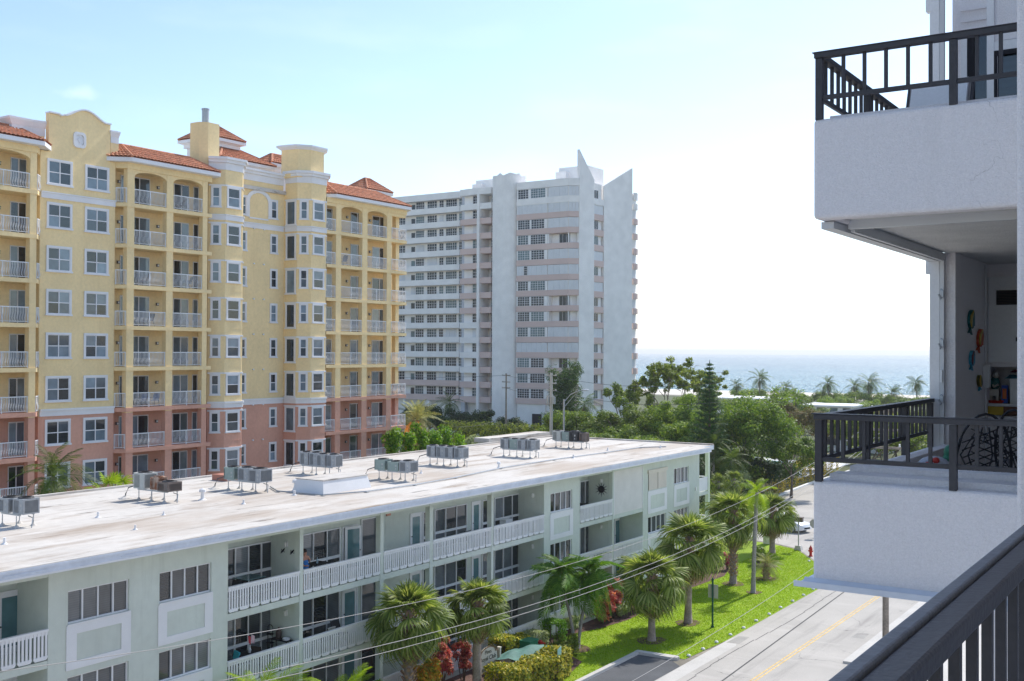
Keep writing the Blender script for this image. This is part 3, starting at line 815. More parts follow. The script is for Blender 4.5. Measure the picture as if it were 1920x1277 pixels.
# end gallery on the far gable
gpart(MB().box(-32.02, -31.76, 74.1, 74.35, 0, 8.8).box(-44.4, -44.15, 74.1, 74.35, 0, 8.8).box(-38.6, -38.4, 74.1, 74.35, 0, 8.8), 'gallery_post', M('pale_green_post', (.66, .74, .60), .8, .05))
for f in FL[1:]:
    gpart(MB().box(-44.4, -31.79, Y1 + .002, 74.36, f - .2, f), 'gallery_slab', m_gwall)
    gp = MB().box(-44.4, -31.78, 74.28, 74.37, f + .98, f + 1.05).box(-31.87, -31.79, Y1 + .01, 74.27, f + .98, f + 1.05).box(-31.85, -31.82, Y1 + .01, 74.1, f + .1, f + .97)
    for i in range(70): gp.box(-44.3 + i * .16, -44.23 + i * .16, 74.3, 74.35, f + .1, f + .97)
    gpart(gp, 'gallery_railing', m_gwhite)
gpart(MB().box(-31.69, -31.62, 71.6, 71.72, 6.1, 6.35), 'wall_light', m_white)
# balcony back walls
def gdoor(y0, y1, f, open_=False, x=GB):
    d = MB().box(x + .003, x + .05, y0, y0 + .07, f + .05, f + 2.12).box(x + .003, x + .05, y1 - .07, y1, f + .05, f + 2.12).box(x + .003, x + .05, y0 + .07, y1 - .07, f + 2.05, f + 2.12)
    fr_ = gpart(d, 'door_frame', m_gwhite)
    if open_:
        gpart(MB().box(x + .004, x + .02, y0 + .07, y1 - .07, f + .05, f + 2.05), 'doorway', m_dark, fr_)
        lf = MB().bar((x + .09, y0 + .1, f + 1.08), (x + .30, y1 - .1, f + 1.08), .05, 2.02)
        gpart(lf, 'door_leaf', m_gwhite, fr_)
        gpart(MB().bar((x + .142, y0 + .22, f + 1.12), (x + .315, y1 - .22, f + 1.12), .02, 1.7), 'door_glass', m_gdoor, fr_)
        gpart(MB().bar((x + .315, y1 - .17, f + 1.0), (x + .345, y1 - .17, f + 1.0), .04, .04), 'handle', m_dark, fr_)
    else:
        s = MB().box(x + .004, x + .035, y0 + .075, y0 + .18, f + .06, f + 2.045).box(x + .004, x + .035, y1 - .18, y1 - .075, f + .06, f + 2.045).box(x + .004, x + .035, y0 + .18, y1 - .18, f + 1.92, f + 2.045).box(x + .004, x + .035, y0 + .18, y1 - .18, f + .06, f + .3)
        gpart(s, 'door_leaf', m_gwhite, fr_)
        gpart(MB().box(x + .006, x + .02, y0 + .18, y1 - .18, f + .3, f + 1.92), 'door_glass', m_gdoor, fr_)
        gpart(MB().box(x + .036, x + .08, y0 + .11, y0 + .15, f + .98, f + 1.02), 'handle', m_dark, fr_)
def glamp(x, y, z):                                 # on a dividing wall, facing down the block
    l = gpart(MB().box(x - .06, x + .06, y - .03, y - .002, z - .1, z + .12), 'wall_lamp', m_gwhite)
    gpart(MB().cyl(x, y - .09, z - .10, z + .08, .055, 10).cyl(x, y - .09, z + .081, z + .12, .065, 10, .02), 'lamp_glass', m_lglass, l)
for j, f in enumerate(FL):
    x = GB + .04
    gwin(30.0, 32.83, f + .12, f + 2.12, 4, x, f + .92, False)
    glamp(-32.45, 32.66, f + 2.06)
    gwin(34.3, 36.87, f + .12, f + 2.12, 3, x, f + .80, False)
    gdoor(37.02, 38.06, f, j == 2)
    gwin(38.28, 39.5, f + .12, f + 2.30, 1, x, None, False)
    gdoor(41.85, 42.80, f)
    gwin(42.84, 43.32, f + .3, f + 2.1, 1, x, f + .75, False)
    gwin(43.77, 46.54, f + .12, f + 2.1, 3, x, f + .86, False)
    gdoor(46.98, 47.82, f)
    gwin(47.93, 48.65, f + .12, f + 2.1, 1, x, f + .8, False)
    gwin(49.08, 51.67, f + .12, f + 2.1, 3, x, f + .86, False)
    glamp(-32.4, 51.47, f + 2.05)
    gwin(58.3, 59.63, f + .3, f + 2.1, 2, x, None, False)
    glamp(-32.46, 59.40, f + 2.1)
    gdoor(62.78, 63.69, f)
    gwin(64.47, 66.03, f + .3, f + 2.1, 1, x, f + 1.2, False)
    gdoor(20.6, 21.54, f)
    gwin(21.80, 22.26, f + .4, f + 2.1, 1, x, f + 1.15, False)
    gwin(17.2, 19.8, f + .12, f + 2.1, 3, x, f + .86, False)
gpart(MB().box(GB + .003, GB + .05, 40.08, 40.38, 8.02, 8.22), 'exit_sign', M('faded_sign', (.62, .30, .22), .6))
# balcony railings: slats joined four by four over a scalloped foot
slat = MB().box(-.015, .015, -.036, .036, 0, .86).mesh('slat', m_gwhite)
foot = MB().extrude_yz([(-.26, .0), (-.20, -.075), (.20, -.075), (.26, .0), (.26, .05), (-.26, .05)], -.02, .02).mesh('scallop_foot', m_gwhite)
def grail(y0, y1, f, single):
    z = f + .17
    r = gpart(MB().box(GX - .08, GX + .045, y0 + .002, y1 - .002, f + .99, f + 1.06).box(GX - .035, GX + .01, y0 + .01, y1 - .01, f + .88, f + .985), 'railing', m_gwhite)
    ng = max(2, round((y1 - y0) / .56))
    pg = (y1 - y0) / ng
    mb = MB()
    for g in range(ng):
        yc = y0 + (g + .5) * pg
        k = (pg - .05) / .52
        if single: put(foot, 'scallop_foot', r, (GX + .012, yc, z), 0, None, (1, k, 1))
        else: mb.extrude_yz([(yc + a * k, z + c) for a, c in ((-.26, .0), (-.20, -.075), (.20, -.075), (.26, .0), (.26, .05), (-.26, .05))], GX - .008, GX + .032)
        for i in range(4):
            yy = yc + (i - 1.5) * .138 * k
            if single: put(slat, 'slat', r, (GX + .012, yy, z + .02))
            else: mb.box(GX - .003, GX + .027, yy - .036, yy + .036, z + .02, z + .88)
    if not single:
        o = part(mb, 'slats', m_gwhite, r)
        o['kind'] = 'stuff'
BAL = [(16.4, 21.33), (28.83, 32.62), (32.82, 37.65), (37.87, 41.22), (41.47, 46.35), (46.54, 51.47), (55.41, 59.38), (59.54, 63.5)]
for j in (2, 1, 0):
    for i, (a, b_) in enumerate(BAL):
        if j == 2 and i == 7: continue
        grail(a, b_, FL[j], (j == 2 and i < 6) or (j == 1 and i < 4))
# roof
gpart(MB().box(-45.3, -30.8, Y0 - .6, Y1 + .05, 8.80, 8.86).box(-45.3, -31.5, Y1 + .052, 74.45, 8.80, 8.86), 'soffit', m_gwhite)
ff = MB().box(-30.86, -30.80, Y0 - .6, Y1 + .05, 8.862, 9.10).box(-31.56, -31.5, Y1 + .052, 74.45, 8.862, 9.10).box(-45.3, -31.562, 74.39, 74.45, 8.862, 9.10).box(-31.5, -30.861, Y1 - .01, Y1 + .05, 8.862, 9.10)
ff.box(-30.80, -30.77, Y0 - .6, Y1 + .06, 9.03, 9.115)
for i in range(14): ff.box(-30.80, -30.785, 15 + i * 4.2, 16.5 + i * 4.2, 8.93, 8.97)
gpart(ff, 'fascia_board', m_fascia)
gpart(MB().box(-45.3, -30.862, Y0 - .6, Y1 - .012, 8.862, 9.11).box(-45.3, -31.564, Y1 - .012, 74.388, 8.862, 9.108), 'roof_deck', m_roofw)
gpart(MB().box(-45.3, -31.5, 74.2, 74.46, 9.112, 9.20).box(-45.32, -45.1, Y0, 74.19, 9.112, 9.20).box(-31.0, -30.79, Y0, Y1, 9.118, 9.14), 'roof_edge', m_roofw)
# raised rear stair roof at the far corner
gpart(MB().box(-46.5, -45.34, 66.2, 74.3, 0, 9.15), 'stair_wall', m_gwall)
gpart(MB().box(-46.7, -45.36, 66.0, 74.5, 9.152, 9.46), 'stair_roof', m_roofw)

# ---- roof equipment
mu = {'grey': M('unit_grey', (.36, .38, .40), .5, .1, 5, metal=.2), 'green': M('unit_green', (.29, .36, .33), .5, .08, 5), 'pale': M('unit_pale', (.50, .51, .48), .5, .06, 5),
      'rust': M('unit_rust', (.44, .33, .26), .7, .3, 4, stain=((.25, .09, .04), (4, 4, 2), .45, .6)), 'brown': M('unit_brown', (.17, .14, .125), .6, .15, 5, stain=((.22, .08, .03), (3, 3, 3), .55, .7)), 'black': M('unit_black', (.06, .06, .065), .5, .1, 5)}
m_stick = M('faded_sticker', (.46, .46, .44), .6)
m_fin = M('coil_fins', (.09, .095, .10), .6)
def unit_meshes(kind, w_, h_):
    c, g, f = MB(), MB(), MB()
    a = w_ / 2
    c.box(-a, a, -a, a, 0, .05).box(-a, a, -a, a, h_ - .07, h_)
    for sx in (-1, 1):
        for sy in (-1, 1): c.box(*sorted((sx * a, sx * (a - .05))), *sorted((sy * a, sy * (a - .05))), .05, h_ - .07)
    c.box(a - .30, a - .002, -a - .001, -a + .02, .05, h_ - .07)      # service panel
    if kind == 'green': c.box(-a + .01, a - .01, -a + .0, -a + .018, .05, h_ - .07)
    n = 13
    for i in range(n):
        q = -a + .06 + (w_ - .12) * i / (n - 1)
        for s in (-1, 1):
            g.box(q - .008, q + .008, *sorted((s * (a - .004), s * (a - .03))), .05, h_ - .07)
            g.box(*sorted((s * (a - .004), s * (a - .03))), q - .008, q + .008, .05, h_ - .07)
    k = MB().box(-a + .03, a - .03, -a + .03, a - .03, .05, h_ - .071)
    f.lathe([(a * .86, h_ + .001), (a * .88, h_ + .03), (a * .8, h_ + .05), (a * .78, h_ + .012), (0, h_ + .012)], 0, 0, 20)
    for r in (.25, .5, .72): f.lathe([(a * r, h_ + .03), (a * r + .012, h_ + .035), (a * r, h_ + .04)], 0, 0, 16)
    for i in range(6): f.bar((0, 0, h_ + .035), (a * .82 * cos(i * pi / 3), a * .82 * sin(i * pi / 3), h_ + .035), .012, .01)
    s_ = MB().box(a - .20, a - .10, -a - .006, -a - .003, h_ * .5, h_ * .66).box(a - .19, a - .12, -a - .006, -a - .003, h_ * .2, h_ * .32)
    m = mu[kind]
    return [('casing', c.mesh('casing', m)), ('louvre_guard', g.mesh('louvre_guard', m)), ('coil', k.mesh('coil', m_fin)), ('fan_grille', f.mesh('fan_grille', mu['black'] if kind != 'rust' else mu['rust'])), ('sticker', s_.mesh('sticker', m_stick))]
UC = {}
def ac_unit(kind, w_, h_, x, y, z, label, rz=0, group=None):
    w_, h_ = round(w_ * .86, 3), round(h_ * .87, 3)
    key = (kind, w_, h_)
    if key not in UC: UC[key] = unit_meshes(kind, w_, h_)
    t = thing('ac_unit', label, 'air conditioner', (x, y, z), rz, group)
    for nm, me in UC[key]:
        if nm == 'sticker' and kind in ('pale', 'brown', 'rust'): continue
        link(nm, me, t)
RZ = 9.113
def stand(x0, x1, y, label, hgt=.5):
    t = thing('equipment_stand', label, 'metal stand', ((x0 + x1) / 2, y, RZ))
    for dy in (-.28, .28):
        part(MB().box(x0 - .15, x1 + .15, y + dy - .025, y + dy + .025, RZ + hgt - .06, RZ + hgt), 'rail', m_steel, t)
        n = max(2, round((x1 - x0) / 1.1) + 1)
        for i in range(n):
            xx = x0 + (x1 - x0) * i / (n - 1)
            l = part(MB().tube([(xx, y + dy * 1.25, RZ), (xx, y + dy * 1.25, RZ + hgt - .062)], .022, 6), 'leg', m_steel, t)
            part(MB().lathe([(.14, RZ), (.10, RZ + .03), (.04, RZ + .10), (.03, RZ + .12)], xx, y + dy * 1.25, 10), 'flashing', m_roofw, l)
    part(MB().tube([(x0 - .1, y, RZ + hgt + .12), (x0 - .5, y - .1, RZ + hgt + .1), (x0 - .85, y - .25, RZ + hgt - .02), (x0 - .98, y - .3, RZ + .2), (x0 - 1.0, y - .3, RZ)], .028, 6), 'refrigerant_line', m_fin, t)
    part(MB().tube([(x1 + .05, y + .1, RZ + hgt - .1), (x1 + .35, y + .1, RZ + hgt - .15), (x1 + .42, y, RZ)], .02, 6), 'conduit', m_steel, t)
    part(MB().lathe([(.32, RZ), (.3, RZ + .02), (.08, RZ + .08), (.05, RZ + .12)], x0 - 1.0, y - .3, 12), 'pitch_pocket', m_roofw, t)
CL = [ # x of first unit, y, list of (kind, w, h), spacing, where
    (-38.95, 24.6, [('grey', .78, .62), ('grey', .78, .66)], .9, 'at the roof end cut by the picture edge'),
    (-40.75, 32.2, [('pale', .85, .80), ('rust', .62, .62), ('brown', .86, .46)], .85, 'in the rusty trio'),
    (-40.2, 36.9, [('green', .78, .66), ('grey', .80, .70), ('grey', .90, .70)], .92, 'beside the terracotta curb'),
    (-42.1, 43.9, [('grey', .70, .78), ('grey', .70, .78), ('grey', .70, .74), ('grey', .70, .74)], .64, 'behind the white skylight curb'),
    (-37.1, 44.3, [('green', .78, .62), ('green', .84, .54), ('grey', .80, .64)], .86, 'with two dull green units'),
    (-39.4, 51.6, [('grey', .70, .74), ('grey', .70, .74), ('grey', .70, .74), ('grey', .70, .72)], .66, 'near the middle of the long roof'),
    (-38.9, 58.6, [('grey', .70, .74), ('green', .70, .72), ('grey', .70, .74), ('grey', .70, .74)], .66, 'below the wooden pole'),
    (-39.6, 66.2, [('pale', .74, .76), ('green', .66, .70), ('black', .72, .80), ('brown', .60, .68)], .68, 'by the seaward parapet')]
ORD = ('first', 'second', 'third', 'last')
KN = {'grey': 'dark grey', 'green': 'dull green', 'pale': 'tall pale grey', 'rust': 'rust-streaked', 'brown': 'brown', 'black': 'black'}
for x, y, us, sp_, where in CL:
    stand(x, x + sp_ * (len(us) - 1), y, 'galvanised stand for the air conditioners ' + where)
    for i, (kd, w_, h_) in enumerate(us):
        ac_unit(kd, w_, h_, x + sp_ * i, y + .06 * sin(i * 2.3), RZ + .502, KN[kd] + ' unit, ' + (ORD[i] if i < len(us) - 1 else 'last') + ' of its row ' + where, .04 * sin(3 * i), 'air conditioners on the flat roof')
sk = solo(MB().frustum([(-37.35, 37.9), (-35.35, 37.9), (-35.35, 41.3), (-37.35, 41.3)], RZ, [(-37.2, 38.05), (-35.5, 38.05), (-35.5, 41.15), (-37.2, 41.15)], RZ + .60),
          'skylight_curb', m_gwhite, 'white boxed skylight curb on the flat roof', 'roof curb')
part(MB().box(-37.24, -35.46, 38.01, 41.19, RZ + .602, RZ + .64), 'lid', m_roofw, sk)
solo(MB().box(-44.0, -42.9, 38.9, 40.2, RZ, RZ + .3), 'roof_curb', M('terracotta_curb', (.46, .20, .14), .8, .1, 3), 'low terracotta coloured curb at the back edge of the flat roof', 'roof curb')
VP = dict(zip(((-35.2, 22.0), (-37.8, 27.6), (-36.2, 29.5), (-38.5, 33.5), (-36.0, 33.6), (-37.5, 38.3), (-36.3, 37.0), (-34.1, 26.5), (-37.2, 47.6), (-35.2, 52.2), (-34.8, 60.0), (-35.6, 66.0), (-33.6, 70.0)),
    ('between the cut-off units and the street eave', 'with a hood between the cut-off units and the rusty trio', 'thin and short beside the rusty trio', 'stout and hooded behind the rusty trio', 'standing alone in front of the hooded stout one',
     'stout and hooded next to the skylight curb', 'small and plain before the skylight curb', 'thin, nearest the street eave', 'small, behind the dull green units', 'hooded, in front of the middle row of units', 'plain, in front of the units below the wooden pole', 'plain, by the last row of units', 'the farthest, near the seaward eave')))
for x, y, s in ((-35.2, 22.0, 1), (-37.8, 27.6, 1), (-36.2, 29.5, .7), (-38.5, 33.5, 1.6), (-36.0, 33.6, .9), (-37.5, 38.3, 1.7), (-36.3, 37.0, 1), (-34.1, 26.5, .8), (-37.2, 47.6, .8), (-35.2, 52.2, 1.2), (-34.8, 60.0, 1), (-35.6, 66.0, .9), (-33.6, 70.0, .8)):
    v = solo(MB().cyl(x, y, RZ, RZ + .22 * s, .05 * s, 10).lathe([(.12 * s, RZ), (.06 * s, RZ + .05)], x, y, 10), 'roof_vent', m_gwhite,
             'white roof vent, ' + VP[(x, y)], 'vent pipe', 'vent pipes on the flat roof')
    if s > 1.1: part(MB().lathe([(.02, RZ + .2 * s), (.1 * s, RZ + .22 * s), (.09 * s, RZ + .29 * s), (.02, RZ + .33 * s)], x, y, 10), 'cap', m_gwhite, v)
pts = [(-39.2, 38.3), (-37.7, 37.3), (-35.0, 37.5), (-34.2, 39.6), (-34.0, 43), (-34.2, 46.7), (-34.9, 52), (-35.0, 58), (-34.7, 64), (-34.6, 68.9), (-33.4, 70.5)]
rc = solo(MB().tube([(x, y, RZ + .06) for x, y in pts], .035, 6), 'roof_conduit', m_steel, 'long grey conduit snaking along the flat roof on blocks', 'conduit')
bl = MB()
for x, y in pts[1:-1]: bl.box(x - .1, x + .1, y - .06, y + .06, RZ, RZ + .04)
part(bl, 'support_blocks', m_conc, rc)

# ---- balcony furniture and ornaments
m_gl = M('glass_tabletop', (.12, .20, .20), .08, .1, 3, spec=.7)
def table(loc, w_, d_, h_, top, frame, label, group=None):
    t = thing('balcony_table', label, 'table', loc, 0, group)
    lpart(MB().box(-w_ / 2, w_ / 2, -d_ / 2, d_ / 2, h_ - .03, h_), 'tabletop', top, t)
    for sx in (-1, 1):
        for sy in (-1, 1): lpart(MB().tube([(sx * (w_ / 2 - .06), sy * (d_ / 2 - .06), 0), (sx * (w_ / 2 - .06), sy * (d_ / 2 - .06), h_ - .03)], .018, 6), 'leg', frame, t)
    return t
Z3, Z2 = 5.852, 3.052
table((-32.6, 30.75, Z3), .85, .95, .98, m_gl, m_dark, 'glass balcony table between dark chairs, top floor')
sling_chair((-32.55, 29.75, Z3), pi, M('charcoal_sling', (.045, .045, .05), .8), m_dark, 'charcoal chair at the wall end of the glass table')
sling_chair((-32.75, 31.6, Z3), pi * .1, bpy.data.materials['charcoal_sling'], m_dark, 'charcoal chair on the lamp side of the glass table')
c_ = sling_chair((-32.5, 29.6, Z2), pi * .9, m_brown, m_dark, 'brown chair with a turquoise cushion on the middle balcony')
lpart(MB().extrude_yz([(-.34, .75), (-.29, .75), (-.35, 1.05), (-.40, 1.05)], -.24, .24), 'cushion', M('turquoise_cushion', (.05, .42, .52), .8), c_)
sling_chair((-32.7, 31.5, Z2), pi * .05, m_brown, m_dark, 'brown sling chair behind the small flags')
table((-32.5, 30.6, Z2), .7, 1.0, .82, m_dark, m_dark, 'dark low table holding a vase of flags')
vf = thing('flag_vase', 'pale vase holding two little red and white flags', 'vase', (-32.5, 30.7, Z2 + .82))
part(MB().lathe([(.05, Z2 + .82), (.07, Z2 + .92), (.035, Z2 + 1.05), (.05, Z2 + 1.1)], -32.5, 30.7, 12), 'vase', m_lglass, vf)
for s, m in ((-1, M('flag_red', (.50, .05, .06), .8)), (1, M('flag_pale', (.62, .42, .45), .8, .4, 60))):
    part(MB().tube([(-32.5, 30.7 + s * .03, Z2 + 1.05), (-32.5, 30.7 + s * .10, Z2 + 1.55)], .006, 5), 'flag_stick', m_gwhite, vf)
    part(MB().extrude_yz([(30.7 + s * .10, Z2 + 1.52), (30.7 + s * .10 + .16, Z2 + 1.42), (30.7 + s * .10 + .14, Z2 + 1.12), (30.7 + s * .06, Z2 + 1.22)], -32.49, -32.485), 'flag', m, vf)
table((-32.5, 32.42, Z2), .95, .38, .98, m_dark, m_dark, 'dark console table by the wall lamp, middle floor')
solo(MB().lathe([(.09, Z2 + .98), (.12, Z2 + 1.05), (.13, Z2 + 1.25), (.05, Z2 + 1.38), (.03, Z2 + 1.45)], -32.65, 32.42, 12), 'lantern', M('dark_bronze_pot', (.10, .07, .06), .5), 'dark rounded lantern on the console table', 'lantern')
solo(MB().lathe([(.02, Z2 + .98), (.14, Z2 + .99), (.16, Z2 + 1.06), (.14, Z2 + 1.07), (.02, Z2 + 1.0)], -32.22, 32.42, 12), 'bowl', m_gwhite, 'white bowl on the console table', 'bowl')
rk = thing('plant_rack', 'tall arched wire rack beside the console table', 'rack', (-33.1, 32.4, Z2))
part(MB().tube([(-33.24, 32.4, Z2)] + [(-33.1 - .14 * cos(a), 32.4, Z2 + 1.35 + .14 * sin(a)) for a in [i * pi / 8 for i in range(9)]] + [(-32.96, 32.4, Z2)], .015, 6), 'frame', m_dark, rk)
for z in (.35, .75, 1.1): part(MB().box(-33.24, -32.96, 32.28, 32.52, Z2 + z, Z2 + z + .015), 'shelf', m_dark, rk)
table((-32.6, 34.6, Z3), .7, .9, .92, m_dark, m_dark, 'dark table beside the woman in blue')
solo(MB().lathe([(.0, Z3 + .92), (.04, Z3 + .92), (.042, Z3 + 1.05), (.015, Z3 + 1.12), (.015, Z3 + 1.17), (0, Z3 + 1.17)], -32.55, 34.55, 10), 'water_bottle', M('pale_blue_plastic', (.45, .58, .65), .2), 'pale water bottle on the dark table', 'bottle')
sling_chair((-32.5, 35.0, Z2), pi * .5, M('charcoal2_sling', (.05, .05, .055), .8), m_dark, 'dark chair draped with a pale towel, middle floor', towel=M('pale_towel', (.60, .58, .54), .9))
sling_chair((-32.6, 36.1, Z2), -pi * .5, bpy.data.materials['charcoal_sling'], m_dark, 'dark chair facing the towel-draped chair')
sling_chair((-32.5, 56.6, Z3), pi * .9, bpy.data.materials['charcoal_sling'], m_dark, 'dark chair on the balcony with the sun mirror')
table((-32.4, 57.2, Z3), .6, .6, .9, m_dark, m_dark, 'dark table on the balcony with the sun mirror')
sling_chair((-32.5, 44.9, Z3), pi * .5, bpy.data.materials['charcoal_sling'], m_dark, 'dark chair before the three-light window, top floor')
bx_ = solo(MB().box(-32.9, -32.5, 48.9, 49.5, Z3, Z3 + .92), 'storage_box', m_gwhite, 'white storage box on the top balcony', 'box')
part(MB().box(-32.92, -32.48, 48.88, 49.52, Z3 + .921, Z3 + .96), 'lid', m_gwhite, bx_)
sm = thing('sun_mirror', 'dark sun-shaped ornament with metal rays on the balcony wall', 'wall ornament', (-32.46, 59.38, 7.39))
part(MB().tube([(-32.46, 59.385, 7.39), (-32.46, 59.35, 7.39)], .22, 20), 'disc', m_dark, sm)
for i in range(12):
    a = i * pi / 6
    part(MB().extrude_xz([(-32.46 + .24 * cos(a - .12), 7.39 + .24 * sin(a - .12)), (-32.46 + (.42 + .06 * (i % 2)) * cos(a), 7.39 + (.42 + .06 * (i % 2)) * sin(a)), (-32.46 + .24 * cos(a + .12), 7.39 + .24 * sin(a + .12))], 59.37, 59.39), 'ray', m_fin, sm)
for x, lab in ((-32.66, 'dark lizard ornament nearer the window on the balcony wall'), (-32.14, 'dark lizard ornament nearer the post on the balcony wall')):
    y = 32.655
    lz = MB().tube([(x - .12, y - .01, 7.46), (x - .04, y - .02, 7.53), (x + .03, y - .02, 7.60), (x + .09, y - .015, 7.67)], [.008, .03, .035, .022], 6)
    for s in (-1, 1): lz.tube([(x, y - .02, 7.56), (x + s * .08, y - .01, 7.59 - s * .05), (x + s * .1, y - .01, 7.52)], .01, 5)
    solo(lz, 'lizard_ornament', m_dark, lab, 'wall ornament', 'lizard ornaments on the balcony wall')

# ---- woman on the top balcony
pr = thing('person', 'woman in a strapless blue swimsuit standing at the balcony rail', 'person', (-32.3, 33.55, Z3), radians(78))
def add_skin_layer(me):
    import bmesh as _b
    bm = _b.new(); bm.from_mesh(me); bm.verts.layers.skin.verify(); bm.to_mesh(me); bm.free()
def figure(name, verts, edges, radii, mat, root=0, sub=2):
    me = bpy.data.meshes.new(name)
    me.from_pydata(verts, edges, [])
    add_skin_layer(me)
    me.materials.append(mat)
    ld = me.skin_vertices[0].data
    for i, r in enumerate(radii):
        ld[i].radius = r if hasattr(r, '__len__') else (r, r)
        ld[i].use_root = (i == root)
    o = link(name, me, pr)
    m = o.modifiers.new('skin', 'SKIN'); m.use_smooth_shade = True
    s = o.modifiers.new('sub', 'SUBSURF'); s.levels = s.render_levels = sub
    return o
m_skin, m_suit, m_hair = M('skin', (.50, .25, .17), .55, .05, 10), M('blue_swimsuit', (.04, .20, .55), .7, .15, 20), M('dark_hair', (.03, .018, .014), .5, .2, 60)
# the figure faces -y in its own frame; left arm bent across the belly, right hand raised to the chest
V_ = [(0, 0, .90), (0, -.01, 1.05), (0, -.02, 1.20), (0, 0, 1.34), (0, .01, 1.42), (0, -.005, 1.50), (0, -.015, 1.60),
      (-.09, 0, .86), (-.10, -.02, .48), (-.10, .01, .09), (-.10, -.10, .04), (.09, 0, .86), (.10, -.02, .48), (.10, .01, .09), (.10, -.10, .04),
      (-.17, .01, 1.37), (-.23, .03, 1.14), (-.10, -.16, 1.02), (-.03, -.19, 1.03), (.17, .01, 1.37), (.25, .03, 1.12), (.15, -.13, 1.24), (.11, -.17, 1.30)]
E_ = [(0, 1), (1, 2), (2, 3), (3, 4), (4, 5), (5, 6), (0, 7), (7, 8), (8, 9), (9, 10), (0, 11), (11, 12), (12, 13), (13, 14), (3, 15), (15, 16), (16, 17), (17, 18), (3, 19), (19, 20), (20, 21), (21, 22)]
R_ = [(.145, .11), (.115, .09), (.125, .10), (.12, .09), .05, .075, .085, .085, .055, .038, .03, .085, .055, .038, .03, .05, .04, .028, .026, .05, .04, .028, .026]
for base, d, side in ((18, (.035, -.012, .0), (0, 0, 1)), (22, (-.02, -.012, .032), (1, 0, .4))):
    bx0 = Vector(V_[base])
    dv, sd = Vector(d), Vector(side).normalized()
    for i in range(5):
        off = sd * ((i - 2) * .013) if i < 4 else sd * .03 - dv * .4
        ln = (.9, 1.1, 1.15, 1.0, .7)[i]
        a = len(V_)
        V_ += [tuple(bx0 + off + dv * .6), tuple(bx0 + off * 1.15 + dv * (.6 + ln * .8) + Vector((0, .004, -.004))), tuple(bx0 + off * 1.2 + dv * (.6 + ln * 1.4) + Vector((0, .014, -.012)))]
        E_ += [(base, a), (a, a + 1), (a + 1, a + 2)]
        R_ += [.009, .008, .007]
figure('body', V_, E_, R_, m_skin)
figure('swimsuit', [(0, -.003, .84), (0, -.003, .93), (0, -.012, 1.05), (0, -.025, 1.18), (0, -.025, 1.28)], [(0, 1), (1, 2), (2, 3), (3, 4)],
       [(.155, .115), (.16, .125), (.128, .104), (.142, .122), (.136, .112)], m_suit, 1)
hd = MB()
ellipsoid(hd, (0, .025, 1.60), (.098, .105, .115), 16, 12)
ellipsoid(hd, (0, .09, 1.62), (.06, .05, .06), 10, 8)
lpart(hd, 'hair', m_hair, pr, True)
fc = MB()
ellipsoid(fc, (0, -.09, 1.575), (.013, .022, .022), 8, 6)
for s in (-1, 1): ellipsoid(fc, (s * .085, .0, 1.585), (.014, .02, .028), 8, 6)
lpart(fc, 'nose_and_ears', m_skin, pr, True)
ey = MB()
for s in (-1, 1): ellipsoid(ey, (s * .033, -.083, 1.60), (.012, .01, .008), 8, 6)
lpart(ey, 'eyes', m_dark, pr, True)
lpart(ellipsoid(MB(), (0, -.088, 1.535), (.022, .01, .007), 8, 6), 'mouth', M('lips', (.40, .10, .09), .5), pr, True)
# ================================================================== THE YELLOW CONDOMINIUM
yel = thing('apartment_building', 'tall yellow and salmon Mediterranean style apartment building with terracotta roofs', 'building', (-66, 58, 0))
def yp(mb, name, mat, p=None): return part(mb, name, mat, p or yel)
FY = [26.2 - 2.9 * k for k in range(10)]            # floor levels, top first
ZP = 11.36                                          # salmon below, yellow above
body = [(-90, 33), (-67.2, 33), (-67.2, 43.4), (-66, 43.55), (-66, 49.38), (-67.2, 49.38), (-67.2, 57.85), (-66.1, 57.9), (-65.2, 58.79), (-65.2, 60.54), (-66.1, 61.44), (-67.5, 61.44),
        (-67.5, 67.4), (-66, 67.4), (-65.18, 68.22), (-65.18, 70.03), (-66, 70.85), (-67.2, 70.85), (-67.2, 81.2), (-69.2, 81.2), (-69.2, 84.8), (-90, 84.8)]
yp(MB().prism(body, ZP, 29.0), 'wall', m_yel)
yp(MB().prism(body, 0, ZP - .002), 'wall', m_pink)
# control joints in the render
def offset_path(pts, d):                            # push an open path outward (to its right going in +Y)
    out = []
    for i, p in enumerate(pts):
        a = Vector(pts[max(i - 1, 0)]); b_ = Vector(p); c = Vector(pts[min(i + 1, len(pts) - 1)])
        ns_ = []
        for q, r in ((a, b_), (b_, c)):
            e = r - q
            if e.length > 1e-6: ns_.append(Vector((e.y, -e.x)).normalized())
        nsum = sum(ns_, Vector((0, 0)))
        nsum.normalize()
        k = d / max(.35, nsum.dot(ns_[0]))
        out.append((b_.x + nsum.x * k, b_.y + nsum.y * k))
    return out
def band(mb, path, z0, z1, d, back=.05):
    o, i = offset_path(path, d), offset_path(path, -back)
    for a in range(len(path) - 1):
        mb.frustum([i[a], o[a], o[a + 1], i[a + 1]], z0, [i[a], o[a], o[a + 1], i[a + 1]], z1)
    return mb
PM = [(-66, 43.6), (-66, 49.36)]
PP = [(-66.1, 57.9), (-65.2, 58.79), (-65.2, 60.54), (-66.1, 61.44), (-67.4, 61.44)]
PQ = [(-67.5, 61.6), (-67.5, 67.25)]
PR = [(-67.4, 67.4), (-66, 67.4), (-65.18, 68.22), (-65.18, 70.03), (-66, 70.85), (-67.1, 70.85)]
for pth in (PM, PP, PQ, PR):
    yp(band(band(MB(), pth, 11.36, 11.84, .10), pth, 11.70, 11.84, .18, -.101), 'belt_course', m_trim)
    yp(band(band(MB(), pth, 25.86, 26.30, .08), pth, 26.22, 26.30, .15, -.081), 'belt_course', m_trim)
